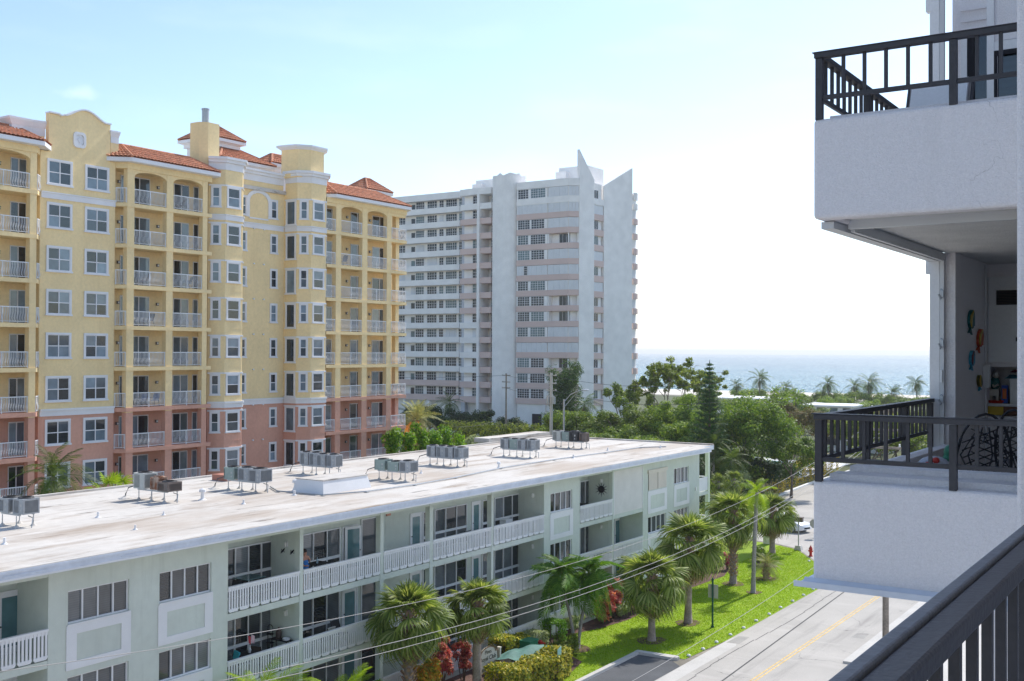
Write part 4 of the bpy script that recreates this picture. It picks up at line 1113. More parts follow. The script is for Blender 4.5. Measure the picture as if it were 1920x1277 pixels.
for k in range(1, 10):
    if k in (5,): continue
    for pth in (PM, PP, PQ, PR): yp(band(MB(), pth, FY[k] - .02, FY[k] + .02, .012, .02), 'reglet', m_yel if k < 5 else m_pink)
for k, f in enumerate(FY):
    for pth in (PP, PR): yp(band(MB(), pth[:-1], f + 2.28, f + 2.40, .07), 'window_head_belt', m_trim)
# windows: casing > pane
YW = {}
def ywin(wd, hh, cols, x, y, z, rz, apron=True, rows=2):
    key = (wd, hh, cols, rows)
    if key not in YW:
        a = wd / 2
        m = MB().box(-a - .13, a + .13, -.075, .0, hh, hh + .13).box(-a - .18, a + .18, -.12, 0, -.12, -.002)
        m.box(-a - .13, -a, -.07, 0, 0, hh).box(a, a + .13, -.07, 0, 0, hh)
        m.box(-a, -a + .05, -.045, 0, 0, hh).box(a - .05, a, -.045, 0, 0, hh).box(-a + .05, a - .05, -.045, 0, 0, .05).box(-a + .05, a - .05, -.045, 0, hh - .05, hh)
        if rows == 2: m.box(-a + .05, a - .05, -.05, 0, hh / 2 - .03, hh / 2 + .03)
        if cols == 2: m.box(-.035, .035, -.055, 0, .05, hh - .05)
        p = []
        for c in range(cols):
            for r in range(rows):
                x0, x1 = -a + .05 + (wd - .1) * c / cols, -a + .05 + (wd - .1) * (c + 1) / cols
                z0, z1 = .05 + (hh - .1) * r / rows, .05 + (hh - .1) * (r + 1) / rows
                p.append(MB().box(x0, x1, -.03 + .012 * r, -.012, z0, z1).mesh('pane', m_ywin))
        YW[key] = (m.mesh('window', m_trim), p)
    me, ps = YW[key]
    w_ = put(me, 'window', yel, (x, y, z), rz)
    for p in ps: link('pane', p, w_)
    return w_
DG = radians(45)
R90 = pi / 2
for k, f in enumerate(FY[:9]):
    ywin(1.66, 1.52, 2, -66, 44.98, f + .68, R90)
    ywin(1.66, 1.52, 2, -66, 47.88, f + .68, R90)
    # bay P
    ywin(.52, 1.45, 1, -66.1 + .9 * .45, 57.9 + .89 * .45, f + .72, DG)
    ywin(1.15, 1.45, 1, -65.2, 59.62, f + .72, R90)
    # recessed wall Q
    ywin(.58, 1.42, 1, -67.5, 62.72, f + .70, R90)
    ywin(.58, 1.42, 1, -67.5, 66.16, f + .70, R90)
    # bay R
    ywin(.92, 1.95, 1, -66.7, 67.4, f + .25, 0, rows=1)
    ywin(.50, 1.45, 1, -66 + .82 * .48, 67.4 + .82 * .48, f + .72, DG)
    ywin(1.15, 1.45, 1, -65.18, 69.08, f + .72, R90)
    ywin(.5, 1.45, 1, -65.6, 70.44, f + .72, radians(135))
# round-headed panel on Q at the top floor
ar = MB()
cy, cz, ro, ri = 64.44, 28.05, 1.42, 1.05
pts_o = [(cy + ro * cos(a), cz + ro * .72 * sin(a)) for a in [i * pi / 14 for i in range(15)]]
pts_i = [(cy + ri * cos(a), cz + ri * .72 * sin(a)) for a in [i * pi / 14 for i in range(15)]]
for i in range(14):
    ar.extrude_yz([pts_i[i], pts_o[i], pts_o[i + 1], pts_i[i + 1]], -67.51, -67.42)
ar.box(-67.51, -67.42, cy - ro, cy - ri, 26.75, cz).box(-67.51, -67.42, cy + ri, cy + ro, 26.75, cz).box(-67.51, -67.43, cy - ri, cy + ri, 26.62, 26.74)
yp(ar, 'arched_surround', m_trim)
# ---- balconies
RAILS = {}
def yrail(w_):
    w_ = round(w_, 2)
    if w_ not in RAILS:
        a = w_ / 2
        m = MB().box(-a, a, -.03, .03, 1.0, 1.06).box(-a, a, -.02, .02, .08, .12).box(-a, -a + .05, -.025, .025, 0, 1.0).box(a - .05, a, -.025, .025, 0, 1.0)
        if w_ > 1.8: m.box(-.03, .03, -.03, .03, 0, 1.0)
        n = max(3, round(w_ / .115))
        for i in range(1, n):
            x = -a + w_ * i / n
            pr_ = [(0, .1), (-.07, .22), (-.085, .34), (-.05, .5), (0, .68), (0, 1.0)]
            o = len(m.v)
            for d, z in pr_: m.v += [(x - .012, d - .01, z), (x + .012, d - .01, z), (x + .012, d + .01, z), (x - .012, d + .01, z)]
            for j in range(5):
                for q in range(4): m.f.append((o + j * 4 + q, o + j * 4 + (q + 1) % 4, o + j * 4 + 4 + (q + 1) % 4, o + j * 4 + 4 + q))
        RAILS[w_] = m.mesh('railing', m_rail)
    return RAILS[w_]
DOORS = {}
def ydoor(w_, n, x, y, f, rz):
    key = (w_, n)
    if key not in DOORS:
        a = w_ / 2
        m = MB().box(-a - .05, a + .05, -.05, 0, 2.15, 2.22).box(-a - .05, -a, -.05, 0, .02, 2.15).box(a, a + .05, -.05, 0, .02, 2.15)
        for i in range(1, n): m.box(-a + w_ * i / n - .035, -a + w_ * i / n + .035, -.045, 0, .02, 2.15)
        ps = [MB().box(-a + w_ * i / n + .001, -a + w_ * (i + 1) / n - .001, -.02 - .01 * (i % 2), -.005, .02, 2.15).mesh('pane', m_ywin) for i in range(n)]
        DOORS[key] = (m.mesh('sliding_door', m_trim), ps)
    me, ps = DOORS[key]
    d = put(me, 'sliding_door', yel, (x, y, f), rz)
    for p in ps: link('pane', p, d)
lmp = MB().box(-.09, .09, -.12, 0, -.12, .02).box(-.11, .11, -.15, 0, .021, .05)
lmp.box(-.10, .10, -.13, 0, -.15, -.121)
lmp = lmp.mesh('wall_lantern', m_lamp)
lgl = MB().box(-.06, .06, -.135, -.121, -.11, .01).mesh('lantern_glass', m_lglass)
def ylamp(x, y, z, rz=R90):
    l = put(lmp, 'wall_lantern', yel, (x, y, z), rz)
    link('lantern_glass', lgl, l)
XB, XFN = -67.2, -65.4
GRP = [ # pillars (y0,y1), open slots (y0,y1), doors (y, width, panes), lanterns, slab outline
    dict(pil=[(34.2, 34.8), (38.2, 38.8), (42.45, 42.92)], slots=[(34.8, 38.2), (38.8, 42.45)], doors=[(40.0, 1.5, 2), (42.75, 1.05, 2), (36.5, 1.9, 2)], lamps=[41.35],
         slab=[(XB - .1, 34.0), (XFN + .05, 34.0), (XFN + .05, 42.95), (-65.98, 43.5), (XB - .1, 43.5)], facet=((-65.42, 42.98), (-65.98, 43.52))),
    dict(pil=[(49.95, 50.55), (53.38, 53.98), (56.75, 57.2)], slots=[(50.55, 53.38), (53.98, 56.75)], doors=[(52.35, 1.75, 2), (56.2, 1.35, 2), (51.0, .5, 1), (57.6, .4, 1)], lamps=[54.0, 50.55],
         slab=[(XB - .1, 49.4), (-66.02, 49.4), (XFN + .05, 49.93), (XFN + .05, 57.6), (XB - .1, 57.83)], facet=((-65.99, 49.42), (-65.43, 49.93))),
    dict(pil=[(71.55, 72.2), (75.0, 75.68), (78.42, 79.05)], slots=[(70.3, 71.55), (72.2, 75.0), (75.68, 78.42), (79.05, 81.15)], doors=[(72.9, 1.4, 2), (76.3, 1.7, 2), (79.45, 2.0, 2)], lamps=[74.9, 78.05],
         slab=[(XB - .1, 70.87), (-66, 70.87), (XFN + .05, 70.3), (XFN + .05, 81.25), (-66.3, 81.6), (XB - .1, 81.6)], facet=None)]
for g in GRP:
    for y0, y1 in g['pil']:
        yp(MB().box(XFN - .45, XFN, y0, y1, ZP, 28.62), 'pillar', m_yel)
        yp(MB().box(XFN - .45, XFN, y0, y1, 0, ZP - .002), 'pillar', m_pink)
    if g['facet'] is None:
        yp(MB().box(-66.6, -66.15, 80.6, 81.1, ZP, 28.62), 'pillar', m_yel)
        yp(MB().box(-66.6, -66.15, 80.6, 81.1, 0, ZP - .002), 'pillar', m_pink)
    for k, f in enumerate(FY[:10]):
        yp(MB().prism(g['slab'], f - .28, f), 'balcony_slab', m_yel if k <= 4 else m_pink)
        for y0, y1 in g['slots']:
            put(yrail(y1 - y0 - .01), 'railing', yel, (XFN - .08 + (.1 if y0 > 79 else 0), (y0 + y1) / 2, f), R90)
        if g['facet']:
            (ax, ay), (bx1, by1) = g['facet']
            L_ = sqrt((ax - bx1) ** 2 + (ay - by1) ** 2)
            put(yrail(L_), 'railing', yel, ((ax + bx1) / 2, (ay + by1) / 2, f), atan2(by1 - ay, bx1 - ax) if bx1 > ax else atan2(by1 - ay, bx1 - ax))
        else:
            put(yrail(1.2), 'railing', yel, (-66.0, 81.2, f), pi)
        if k < 9:
            for y, w_, n in g['doors']: ydoor(w_, n, XB, y, f + .01, R90)
            for y in g['lamps']: ylamp(XB, y, f + 1.75)
    # arched head of the top balconies
    for y0, y1 in g['slots']:
        ah = MB()
        if y1 - y0 < 1.6 or y0 > 79:
            yp(ah.box(XFN - .40, XFN - .03, y0, y1, 28.35, 28.62), 'arched_head', m_yel); continue
        c, r = (y0 + y1) / 2, (y1 - y0) / 2
        arc = [(c - r * cos(a), 28.12 + .42 * sin(a)) for a in [i * pi / 12 for i in range(13)]]
        for i in range(12):
            ah.extrude_yz([arc[i], arc[i + 1], (arc[i + 1][0], 28.62), (arc[i][0], 28.62)], XFN - .40, XFN - .03)
        yp(ah, 'arched_head', m_yel)
    s = g['slab']
    yp(MB().prism(s, 28.625, 29.05), 'entablature', m_yel)
# ---- tiled roofs: corrugated courses of barrel tiles on every slope
def slope(mb, e0, e1, t0, t1, pitch=.30, course=.42):
    e0, e1, t0, t1 = map(Vector, (e0, e1, t0, t1))
    wl = max((e1 - e0).length, (t1 - t0).length)
    hl = ((t0 + t1) / 2 - (e0 + e1) / 2).length
    nc, nr = max(2, round(wl / pitch)), max(2, round(hl / course))
    nrm = (e1 - e0).cross(t0 - e0)
    if nrm.length < 1e-6: nrm = (e1 - e0).cross(t1 - e0)
    nrm.normalize()
    if nrm.z < 0: nrm = -nrm
    o = len(mb.v)
    C_ = nc * 4
    rows = []
    for r in range(nr):
        rows += [(r / nr, .06), ((r + .98) / nr, .0)]
    for v, lift in rows:
        a, b_ = e0.lerp(t0, v), e1.lerp(t1, v)
        for c in range(C_ + 1):
            u = c / C_
            ph = (c % 4)
            hgt = (.0, .055, .075, .055)[ph]
            mb.v.append(tuple(a.lerp(b_, u) + nrm * (hgt + lift)))
    for r in range(len(rows) - 1):
        for c in range(C_):
            mb.f.append((o + r * (C_ + 1) + c, o + r * (C_ + 1) + c + 1, o + (r + 1) * (C_ + 1) + c + 1, o + (r + 1) * (C_ + 1) + c))
    return mb
def roof(parent_polys, ridge_polys, ze, zr, fascia, hips=True):
    """eave polygon and ridge polygon (same count): white fascia, tile slopes, ridge caps"""
    n = len(parent_polys)
    ins = []
    cx_, cy_ = sum(p[0] for p in parent_polys) / n, sum(p[1] for p in parent_polys) / n
    yp(MB().prism(parent_polys, ze - fascia, ze), 'roof_fascia', m_trim)
    f = yp(MB().frustum(parent_polys, ze + .002, ridge_polys, zr - .02), 'roof_deck', m_tile)
    mb = MB()
    for i in range(n):
        j = (i + 1) % n
        slope(mb, (*parent_polys[i], ze + .02), (*parent_polys[j], ze + .02), (*ridge_polys[i], zr), (*ridge_polys[j], zr))
    yp(mb, 'roof_tiles', m_tile, f)
    hp = MB()
    for i in range(n): hp.tube([(*parent_polys[i], ze + .08), (*ridge_polys[i], zr + .08)], .10, 6)
    for i in range(n):
        j = (i + 1) % n
        hp.tube([(*ridge_polys[i], zr + .08), (*ridge_polys[j], zr + .081)], .10, 6)
    yp(hp, 'ridge_caps', m_tile, f)
XE = -64.75
roof([(XE, 33.5), (XE, 43.05), (-66.0, 44.35), (-68.2, 44.35), (-68.2, 33.5)], [(-67.0, 34.5), (-67.0, 42.5), (-67.3, 42.9), (-67.9, 42.9), (-67.9, 34.5)], 29.33, 30.35, .28)
roof([(-66.05, 48.6), (XE, 49.85), (XE, 57.9), (-66.1, 58.4), (-68.2, 58.4), (-68.2, 48.6)], [(-67.2, 49.9), (-66.75, 50.5), (-66.75, 56.6), (-67.0, 56.9), (-67.9, 56.9), (-67.9, 49.9)], 29.33, 30.42, .28)
roof([(-66.05, 70.0), (XE, 70.9), (XE, 81.2), (-66.1, 82.2), (-68.6, 82.2), (-68.6, 70.0)], [(-67.3, 71.0), (-66.9, 71.6), (-66.9, 78.6), (-67.3, 79.2), (-68.2, 79.2), (-68.2, 71.0)], 29.33, 30.55, .28)
# gable with a curved parapet
gp_ = [(44.15, 29.0), (48.95, 29.0), (48.95, 31.55)]
for i in range(15):
    u = i / 14
    yy = 48.45 - u * 3.2
    zz = 31.55 + .62 * (sin(pi * min(1, max(0, u * 1.05))) ** 1.3) + (0.0 if u < .9 else 0)
    gp_.append((yy, zz))
gp_ += [(45.0, 31.45), (44.9, 31.55), (44.15, 31.55)]
yp(MB().extrude_yz(gp_, -66.35, -65.998), 'gable', m_yel)
cp = MB()
for a, b_ in zip(gp_[2:-1], gp_[3:]): cp.bar((-66.15, a[0], a[1] + .06), (-66.15, b_[0], b_[1] + .06), .55, .10)
yp(cp, 'gable_coping', m_trim)
md = MB()
for i in range(24):
    a0, a1 = 2 * pi * i / 24, 2 * pi * (i + 1) / 24
    q = lambda a, s: (46.45 + s * .50 * (1 - .10 * cos(4 * a)) * cos(a), 30.10 + s * .56 * (1 - .10 * cos(4 * a)) * sin(a))
    md.extrude_yz([q(a0, .68), q(a0, 1.05), q(a1, 1.05), q(a1, .68)], -66.0, -65.88)
yp(md, 'medallion', m_trim)
yp(MB().extrude_yz([(46.45 + .34 * cos(a), 30.10 + .38 * sin(a)) for a in [i * pi / 10 for i in range(20)]], -66.0, -65.95).extrude_yz([(46.45 + .14 * cos(a), 30.10 + .16 * sin(a)) for a in [i * pi / 4 for i in range(8)]], -65.949, -65.91), 'medallion_boss', m_trim)
def pier(poly, zb, zt, name='pier'):
    yp(MB().prism(poly, 28.9, zb), name, m_yel)
    cxp, cyp = sum(p[0] for p in poly) / len(poly), sum(p[1] for p in poly) / len(poly)
    def grow(s): return [(cxp + (p[0] - cxp) * s, cyp + (p[1] - cyp) * s) for p in poly]
    h = zt - zb
    c = MB().prism(grow(1.02), zb + .002, zb + h * .52).frustum(grow(1.05), zb + h * .521, grow(1.22), zb + h * .84).prism(grow(1.25), zb + h * .841, zt)
    yp(c, 'pier_cornice', m_trim)
pier([(-66.6, 41.9), (-66.6, 43.3), (-66.38, 44.1), (-68.2, 44.1), (-68.2, 41.9)], 30.0, 31.0)
pier([(-66.02, 49.0), (-66.02, 49.65), (-66.5, 49.9), (-67.3, 49.9), (-67.3, 49.0)], 30.35, 31.2)
# cornices over the bays and the recessed wall
for pth, z0, z1 in ((PP, 29.75, 30.72), (PQ, 29.75, 30.72), (PR, 29.95, 30.95)):
    q = pth
    c = band(MB(), q, 28.9, z0, .0 + .002, 1.2)
    yp(c, 'parapet', m_yel)
    yp(band(band(band(MB(), q, z0 + .002, z0 + .55, .06, 1.2), q, z0 + .552, z0 + .78, .22, 1.2), q, z0 + .782, z1, .36, 1.2), 'cornice', m_trim)
att = [(-66.9, 67.1), (-65.9, 67.35), (-65.25, 68.2), (-65.25, 69.8), (-66.0, 70.55), (-67.6, 70.55), (-67.6, 67.1)]
yp(MB().prism(att, 30.4, 32.75), 'attic', m_yel)
cxa, cya = -66.4, 68.9
yp(MB().frustum([(cxa + (x - cxa) * 1.02, cya + (y - cya) * 1.02) for x, y in att], 32.752, [(cxa + (x - cxa) * 1.2, cya + (y - cya) * 1.18) for x, y in att], 32.95).prism([(cxa + (x - cxa) * 1.22, cya + (y - cya) * 1.2) for x, y in att], 32.952, 33.12), 'attic_cornice', m_trim)
yp(MB().prism([(-67.9, 57.6), (-66.9, 57.6), (-66.4, 58.1), (-66.4, 59.2), (-67.9, 59.2)], 29.0, 33.45), 'chimney', m_yel)
yp(MB().cyl(-67.2, 58.5, 33.452, 34.55, .27, 14).cyl(-67.2, 58.5, 34.552, 34.65, .31, 14), 'flue', m_steel)
# set-back penthouse volumes with hipped tile roofs
def hip(x0, x1, y0, y1, zw, ze, zr, ov=.55, inset=None):
    yp(MB().box(x0, x1, y0, y1, 28.5, ze - .33), 'penthouse_wall', m_trim)
    yp(MB().box(x0 - .2, x1 + .2, y0 - .2, y1 + .2, ze - .65, ze - .332).box(x0 - .32, x1 + .32, y0 - .32, y1 + .32, ze - .33, ze - .252), 'penthouse_cornice', m_trim)
    i_ = inset or min(x1 - x0, y1 - y0) / 2 + ov - .12
    roof([(x1 + ov, y0 - ov), (x1 + ov, y1 + ov), (x0 - ov, y1 + ov), (x0 - ov, y0 - ov)], [(x1 + ov - i_, y0 - ov + i_), (x1 + ov - i_, y1 + ov - i_), (x0 - ov + i_, y1 + ov - i_), (x0 - ov + i_, y0 - ov + i_)], ze, zr, .25)
hip(-74.65, -71.55, 63.0, 65.75, 0, 33.6, 34.95)
hip(-73.5, -69.95, 62.5, 67.8, 0, 31.65, 32.9)
hip(-73.8, -72.0, 70.3, 74.0, 0, 32.5, 33.5)
hip(-73.0, -70.55, 81.5, 84.3, 0, 31.45, 32.75)
yp(MB().box(-82, -74, 52, 58.5, 28.5, 31.9), 'plant_room', m_trim)
yp(MB().box(-90, -67.3, 33, 81, 29.0, 29.3), 'roof_deck', m_roofw)
# small wall fittings on the recessed wall
for k, f in enumerate(FY[:9]):
    for y in (63.9, 65.0): yp(MB().box(-67.5, -67.38, y - .07, y + .07, f + 2.48, f + 2.6), 'dryer_vent', m_trim)
# balcony furniture seen through the bars
m_navy, m_wick, m_pal = M('navy_fabric', (.03, .06, .20), .8), M('dark_wicker', (.05, .045, .04), .8), M('pale_fabric', (.5, .5, .47), .8)
spots = [(51.8, 5, m_navy, 'navy balcony chair by the near pillar of the yellow building, sixth row down'), (52.9, 5, m_navy, 'navy balcony chair near the middle post of the yellow building, sixth row down'), (52.4, 3, m_wick, 'dark wicker chair on a yellow building balcony, fourth row down'),
         (52.0, 2, m_wick, 'dark wicker chair by the pillar on a yellow building balcony, third row down'), (55.9, 2, m_pal, 'pale chair on a yellow building balcony, third row down'), (55.2, 0, m_wick, 'dark chair on the top balcony beside the bay, yellow building'),
         (74.3, 4, m_pal, 'pale chair on a seaward balcony of the yellow building, fifth row down'), (77.4, 3, m_pal, 'pale chair on a seaward balcony of the yellow building, fourth row down'), (73.2, 1, m_wick, 'dark chair on a seaward balcony of the yellow building, second row down'),
         (80.2, 5, m_pal, 'pale lounge chair on the corner balcony above the salmon base')]
for y, k, mt, lab in spots:
    sling_chair((-66.1, y, FY[k]), pi * (.5 if k % 2 else .9), mt, m_dark, lab)

# ================================================================== THE WHITE TOWER
tow = thing('apartment_tower', 'white fifteen-storey seaside apartment tower with mauve balcony bands and two pointed fins', 'tower', (-105, 168.6, 0))
def tp(mb, name, mat, p=None): return part(mb, name, mat, p or tow)
TY = 168.6
FT = 2.79
BT = [43.66 - FT * k for k in range(14)]            # top edge of each spandrel band on the main front
TW = {}
def twin(w_, hh, cols, rows, x, y, z, rz=0):
    key = (round(w_, 2), round(hh, 2), cols, rows)
    if key not in TW:
        a = w_ / 2
        m = MB()
        for c in range(cols + 1):
            q = -a + w_ * c / cols
            wdt = .09 if (c % 3 == 0) else .05
            m.box(q - wdt / 2, q + wdt / 2, -.06, 0, 0, hh)
        for r in range(rows + 1):
            q = hh * r / rows
            m.box(-a + .045, a - .045, -.05, -.001, max(0, q - .03), min(hh, q + .03))
        TW[key] = (m.mesh('window', m_trim), MB().box(-a + .03, a - .03, -.03, -.01, .02, hh - .02).mesh('pane', m_twin))
    f, p = TW[key]
    o = put(f, 'window', tow, (x, y, z), rz)
    link('pane', p, o)
rng = random.Random(5)
SH = MB()
def shutter(x0, x1, y, z0, z1, n=None):
    mb = MB()
    n = n or max(2, round((x1 - x0) / .55))
    for i in range(n):
        a, e = x0 + (x1 - x0) * i / n, x0 + (x1 - x0) * (i + 1) / n
        mb.box(a + .01, e - .01, y - .05 - .02 * (i % 2), y, z0, z1)
    tp(mb, 'storm_shutter', m_shut)
# main front, x -110 .. -99, chamfer to -97.6
core = [(-110.2, TY + 1.3), (-99.0, TY + 1.3), (-98.2, TY + 2.0), (-98.2, TY + 8.2), (-95.4, TY + 15.4), (-98, TY + 18), (-112, TY + 30), (-145, TY + 30), (-145, TY + 3.3), (-110.2, TY + 3.3)]
tp(MB().prism(core, 0, 46.0), 'core_wall', m_twhite)
tp(MB().prism([(-110, TY), (-99.0, TY), (-97.6, TY + 1.2), (-97.6, TY + 3), (-110, TY + 3)], 45.42, 46.75), 'parapet', m_twhite)
for k, zt in enumerate(BT):
    col = m_twhite if k == 0 else m_tpink
    tp(MB().prism([(-110, TY), (-99.0, TY), (-97.6, TY + 1.2), (-97.6, TY + 3), (-110, TY + 3)], zt - (1.15 if k == 0 else 1.02), zt), 'spandrel_band', col)
kinds = ['w s', 's s', 'w s', 'w o', 'w s', 'S s', 'w s', 'w o', 'w o', 'w s', 's s', 'w o', 'w o', 'w o']
for k, zt in enumerate(BT):
    a, b_ = kinds[k].split()
    hh = 1.72
    if a == 'w':
        cs = [(5, 2.55, -108.45), (5, 2.75, -105.45)] if k % 3 else [(4, 2.2, -108.6), (6, 3.1, -105.4)]
        for c, w_, xc in cs: twin(w_, hh - .06, c, 4, xc, TY + .10, zt + .03)
        tp(MB().box(-110, -103.4, TY + .101, TY + .3, zt + .001, zt + hh), 'infill_wall', m_twhite)
    else:
        shutter(-109.9, -103.5, TY + .12, zt + .02, zt + hh)
        if a == 'S': twin(.75, hh - .1, 1, 4, -108.0, TY + .02, zt + .05)
        tp(MB().box(-110, -103.4, TY + .121, TY + .3, zt + .001, zt + hh), 'infill_wall', m_twhite)
    if b_ == 's':
        shutter(-103.2, -99.15, TY + .12, zt + .02, zt + hh)
        c = MB()
        for i in range(3): c.bar((-98.95 + i * .45, TY + .12 + i * .386, zt + hh / 2), (-98.54 + i * .45, TY + .47 + i * .386, zt + hh / 2), .04, hh - .03)
        tp(c, 'storm_shutter', m_shut)
        tp(MB().prism([(-103.3, TY + .14), (-99.05, TY + .14), (-97.6, TY + 1.4), (-97.6, TY + 2), (-103.3, TY + 1.2)], zt + .001, zt + hh), 'infill_wall', m_twhite)
    else:
        twin(2.2, 1.7, 3, 1, -100.5, TY + 1.28, zt + .02)
        tp(MB().box(-103.3, -103.1, TY + .05, TY + 1.29, zt + .001, zt + hh), 'fin_wall', m_twhite)
        tp(MB().box(-99.1, -98.95, TY + .05, TY + .2, zt + .001, zt + hh), 'mullion_post', m_twhite)
# ground storey of the front
tp(MB().box(-109.9, -99, TY + .3, TY + 1.2, 0, 6.35), 'lobby_wall', m_twhite)
tp(MB().box(-106.6, -104.6, TY + .2, TY + .29, .2, 4.6), 'lobby_door', m_dark)
for x in (-104.2, -101, -98.5): tp(MB().box(x, x + .5, TY, TY + .19, 0, 6.3), 'column', m_twhite)
# curved white stair drum
dr = [(-115.9, TY + 3.2)] + [(-113.0 - 2.95 * cos(a), TY + 1.6 - 2.6 * sin(a)) for a in [i * pi / 14 for i in range(15)]] + [(-110.05, TY + 3.2)]
tp(MB().frustum(dr, 0, dr, [48.2 + .25 * (i % 3) * (1 if i > 7 else .3) for i in range(len(dr))]), 'stair_drum', m_twhite)
# side fins and the balcony slot between them
A, B, C_, D, E_ = (-97.5, TY + 1.3), (-96.6, 173.7), (-96.4, 177.0), (-94.1, 183.8), (-93.7, 185.5)
def fin(p, q, zp, zq, name):
    p, q = Vector(p), Vector(q)
    d = (q - p).normalized(); n_ = Vector((d.y, -d.x)) * .55
    pb = [tuple(p), tuple(q), tuple(q - n_), tuple(p - n_)]
    tp(MB().frustum(pb, 0, pb, [zp, zq, zq, zp]), name, m_twhite)
fin(A, B, 51.9, 46.9, 'pointed_fin')
fin(C_, D, 46.2, 50.2, 'pointed_fin')
tp(MB().prism([(-97.0, 173.7), (-96.9, 177.0), (-99, 177), (-99, 173.7)], 0, 46.4), 'slot_wall', m_twhite)
for k, zt in enumerate(BT):
    tp(MB().prism([(-96.62, 173.72), (-96.42, 176.98), (-97.2, 176.98), (-97.2, 173.72)], zt - 1.2, zt - .1), 'slot_band', m_twhite if k == 0 else m_tpink)
    if k in (1, 4, 6, 9): tp(MB().prism([(-96.7, 173.8), (-96.55, 176.9), (-96.85, 176.9), (-96.85, 173.8)], zt - .1, zt + 1.55), 'storm_shutter', m_shut)
    else: twin(1.5, 1.5, 2, 1, -96.9, 174.8, zt, radians(86.5))
    tp(MB().prism([(-93.9, 183.9), (-93.55, 184.6), (-93.8, 185.6), (-94.9, 185.2)], zt - 1.2, zt - .1), 'end_band', m_twhite if k == 0 else m_tpink)
    tp(MB().prism([(-94.2, 184.0), (-93.9, 184.55), (-94.1, 185.4), (-94.9, 185.2)], zt - .1, zt + 1.6), 'end_infill', m_shut if k % 3 else m_twhite)
tp(MB().prism([(-93.9, 183.9), (-93.55, 184.6), (-93.8, 185.6), (-94.9, 185.2)], 44.3, 45.6), 'end_band', m_twhite)
# link bays beside the drum
tp(MB().box(-118.9, -118.35, TY, TY + 3.2, 0, 45.3), 'fin_wall', m_twhite)
for k, zt in enumerate(BT):
    tp(MB().box(-118.34, -115.9, TY + .35, TY + 3.3, zt - 1.1, zt + .0), 'balcony_band', m_twhite if k == 0 else m_tpink)
    twin(1.1, 1.6, 2, 3, -116.75, TY + 2.6, zt + .02)
    white = k == 0 or 8 <= k <= 11
    tp(MB().prism([(-123.0, TY + .4), (-118.91, TY), (-118.91, TY + 3.3), (-123.0, TY + 3.3)], zt - 1.15, zt - .05), 'balcony_band', m_twhite if white else m_tpink)
    if (k * 5) % 7 == 3: shutter(-120.8, -119.0, TY + 1.5, zt, zt + 1.6)
    else: twin(1.9, 1.6, 3, 3, -119.95, TY + 1.6, zt + .02)
    tp(MB().box(-122.9, -118.92, TY + 1.62, TY + 3.2, zt - .04, zt + 1.66), 'infill_wall', m_twhite)
tp(MB().prism([(-123.1, TY + .4), (-118.95, TY - .05), (-115.9, TY + .3), (-115.9, TY + 3.3), (-123.1, TY + 3.3)], 45.3, 46.5), 'parapet', m_twhite)
# long flank with white continuous balconies
WY = TY + 3.3
tp(MB().box(-146, -124.2, WY - 1.5, WY + .3, 45.3, 46.55), 'parapet', m_twhite)
for k, zt in enumerate(BT):
    tp(MB().box(-146, -124.2, WY - 1.5, WY - 1.3, zt - 1.0, zt + .1), 'balcony_band', m_twhite if k < 12 else m_tpink)
    tp(MB().box(-146, -124.2, WY - 1.29, WY, zt - 1.0, zt - .85), 'balcony_slab', m_twhite)
    for x, w_, c in ((-143.2, 2.3, 4), (-139.9, 2.5, 4), (-136.6, 1.0, 1), (-134.9, 2.0, 4), (-131.9, 2.3, 4), (-129.6, 1.0, 2), (-127.2, 2.6, 5), (-124.9, .9, 2)):
        if (k * 3 + int(-x)) % 11 == 0: shutter(x - w_ / 2, x + w_ / 2, WY - .01, zt - .8, zt + 1.6)
        else: twin(w_, 2.1 if c == 1 else 1.6, c, 1 if c == 1 else 3, x, WY - .01, zt - .8 if c == 1 else zt + .05)
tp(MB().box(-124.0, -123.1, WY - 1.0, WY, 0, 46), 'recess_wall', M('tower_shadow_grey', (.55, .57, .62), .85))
for x in (-144, -138, -132, -126): tp(MB().box(x, x + .6, WY - 1.4, WY - .8, 0, 6.3), 'column', m_twhite)
# roof houses
for x0, x1, y0, z in ((-125.5, -119.2, TY + 9, 49.6), (-105.8, -99.6, TY + 8, 50.2)):
    tp(MB().box(x0, x1, y0, y0 + 6, 45.9, z).box(x0 - .02, x0 + 2.2, y0 - 1.2, y0 - .01, 45.9, z - .9), 'roof_house', m_twhite)
tp(MB().box(-146, -112, TY + 3.5, TY + 29.9, 46.0, 46.2), 'roof_deck', m_roofw)
# ================================================================== VEGETATION
RG = np.random.default_rng(11)
g_palm = leafmat('sabal_frond', [(.085, .135, .03), (.155, .22, .045), (.24, .31, .075), (.40, .43, .18)], .42, .4, .2)
g_coco = leafmat('coconut_frond', [(.04, .08, .018), (.08, .135, .025), (.16, .21, .05)], .34, .4, .2)
g_lime = leafmat('young_frond', [(.184, .310, .017), (.287, .425, .023), (.380, .483, .046)], .42, .4, .12)
g_dry = leafmat('dry_frond', [(.230, .161, .081), (.345, .265, .138), (.437, .356, .207)], .25, .7, .2)
g_date = leafmat('date_frond', [(.161, .196, .081), (.299, .322, .138), (.460, .437, .230)], .25, .5, .2)
g_tree = leafmat('sea_grape_leaf', [(.065, .13, .02), (.13, .215, .03), (.20, .285, .04), (.29, .37, .07)], .40, .42, .22)
g_dk = leafmat('dark_leaf', [(.03, .065, .02), (.05, .10, .028), (.085, .145, .04)], .30, .45, .25)
g_mango = leafmat('mango_leaf', [(.05, .115, .016), (.10, .185, .024), (.18, .275, .035), (.26, .34, .05)], .38, .4, .22)
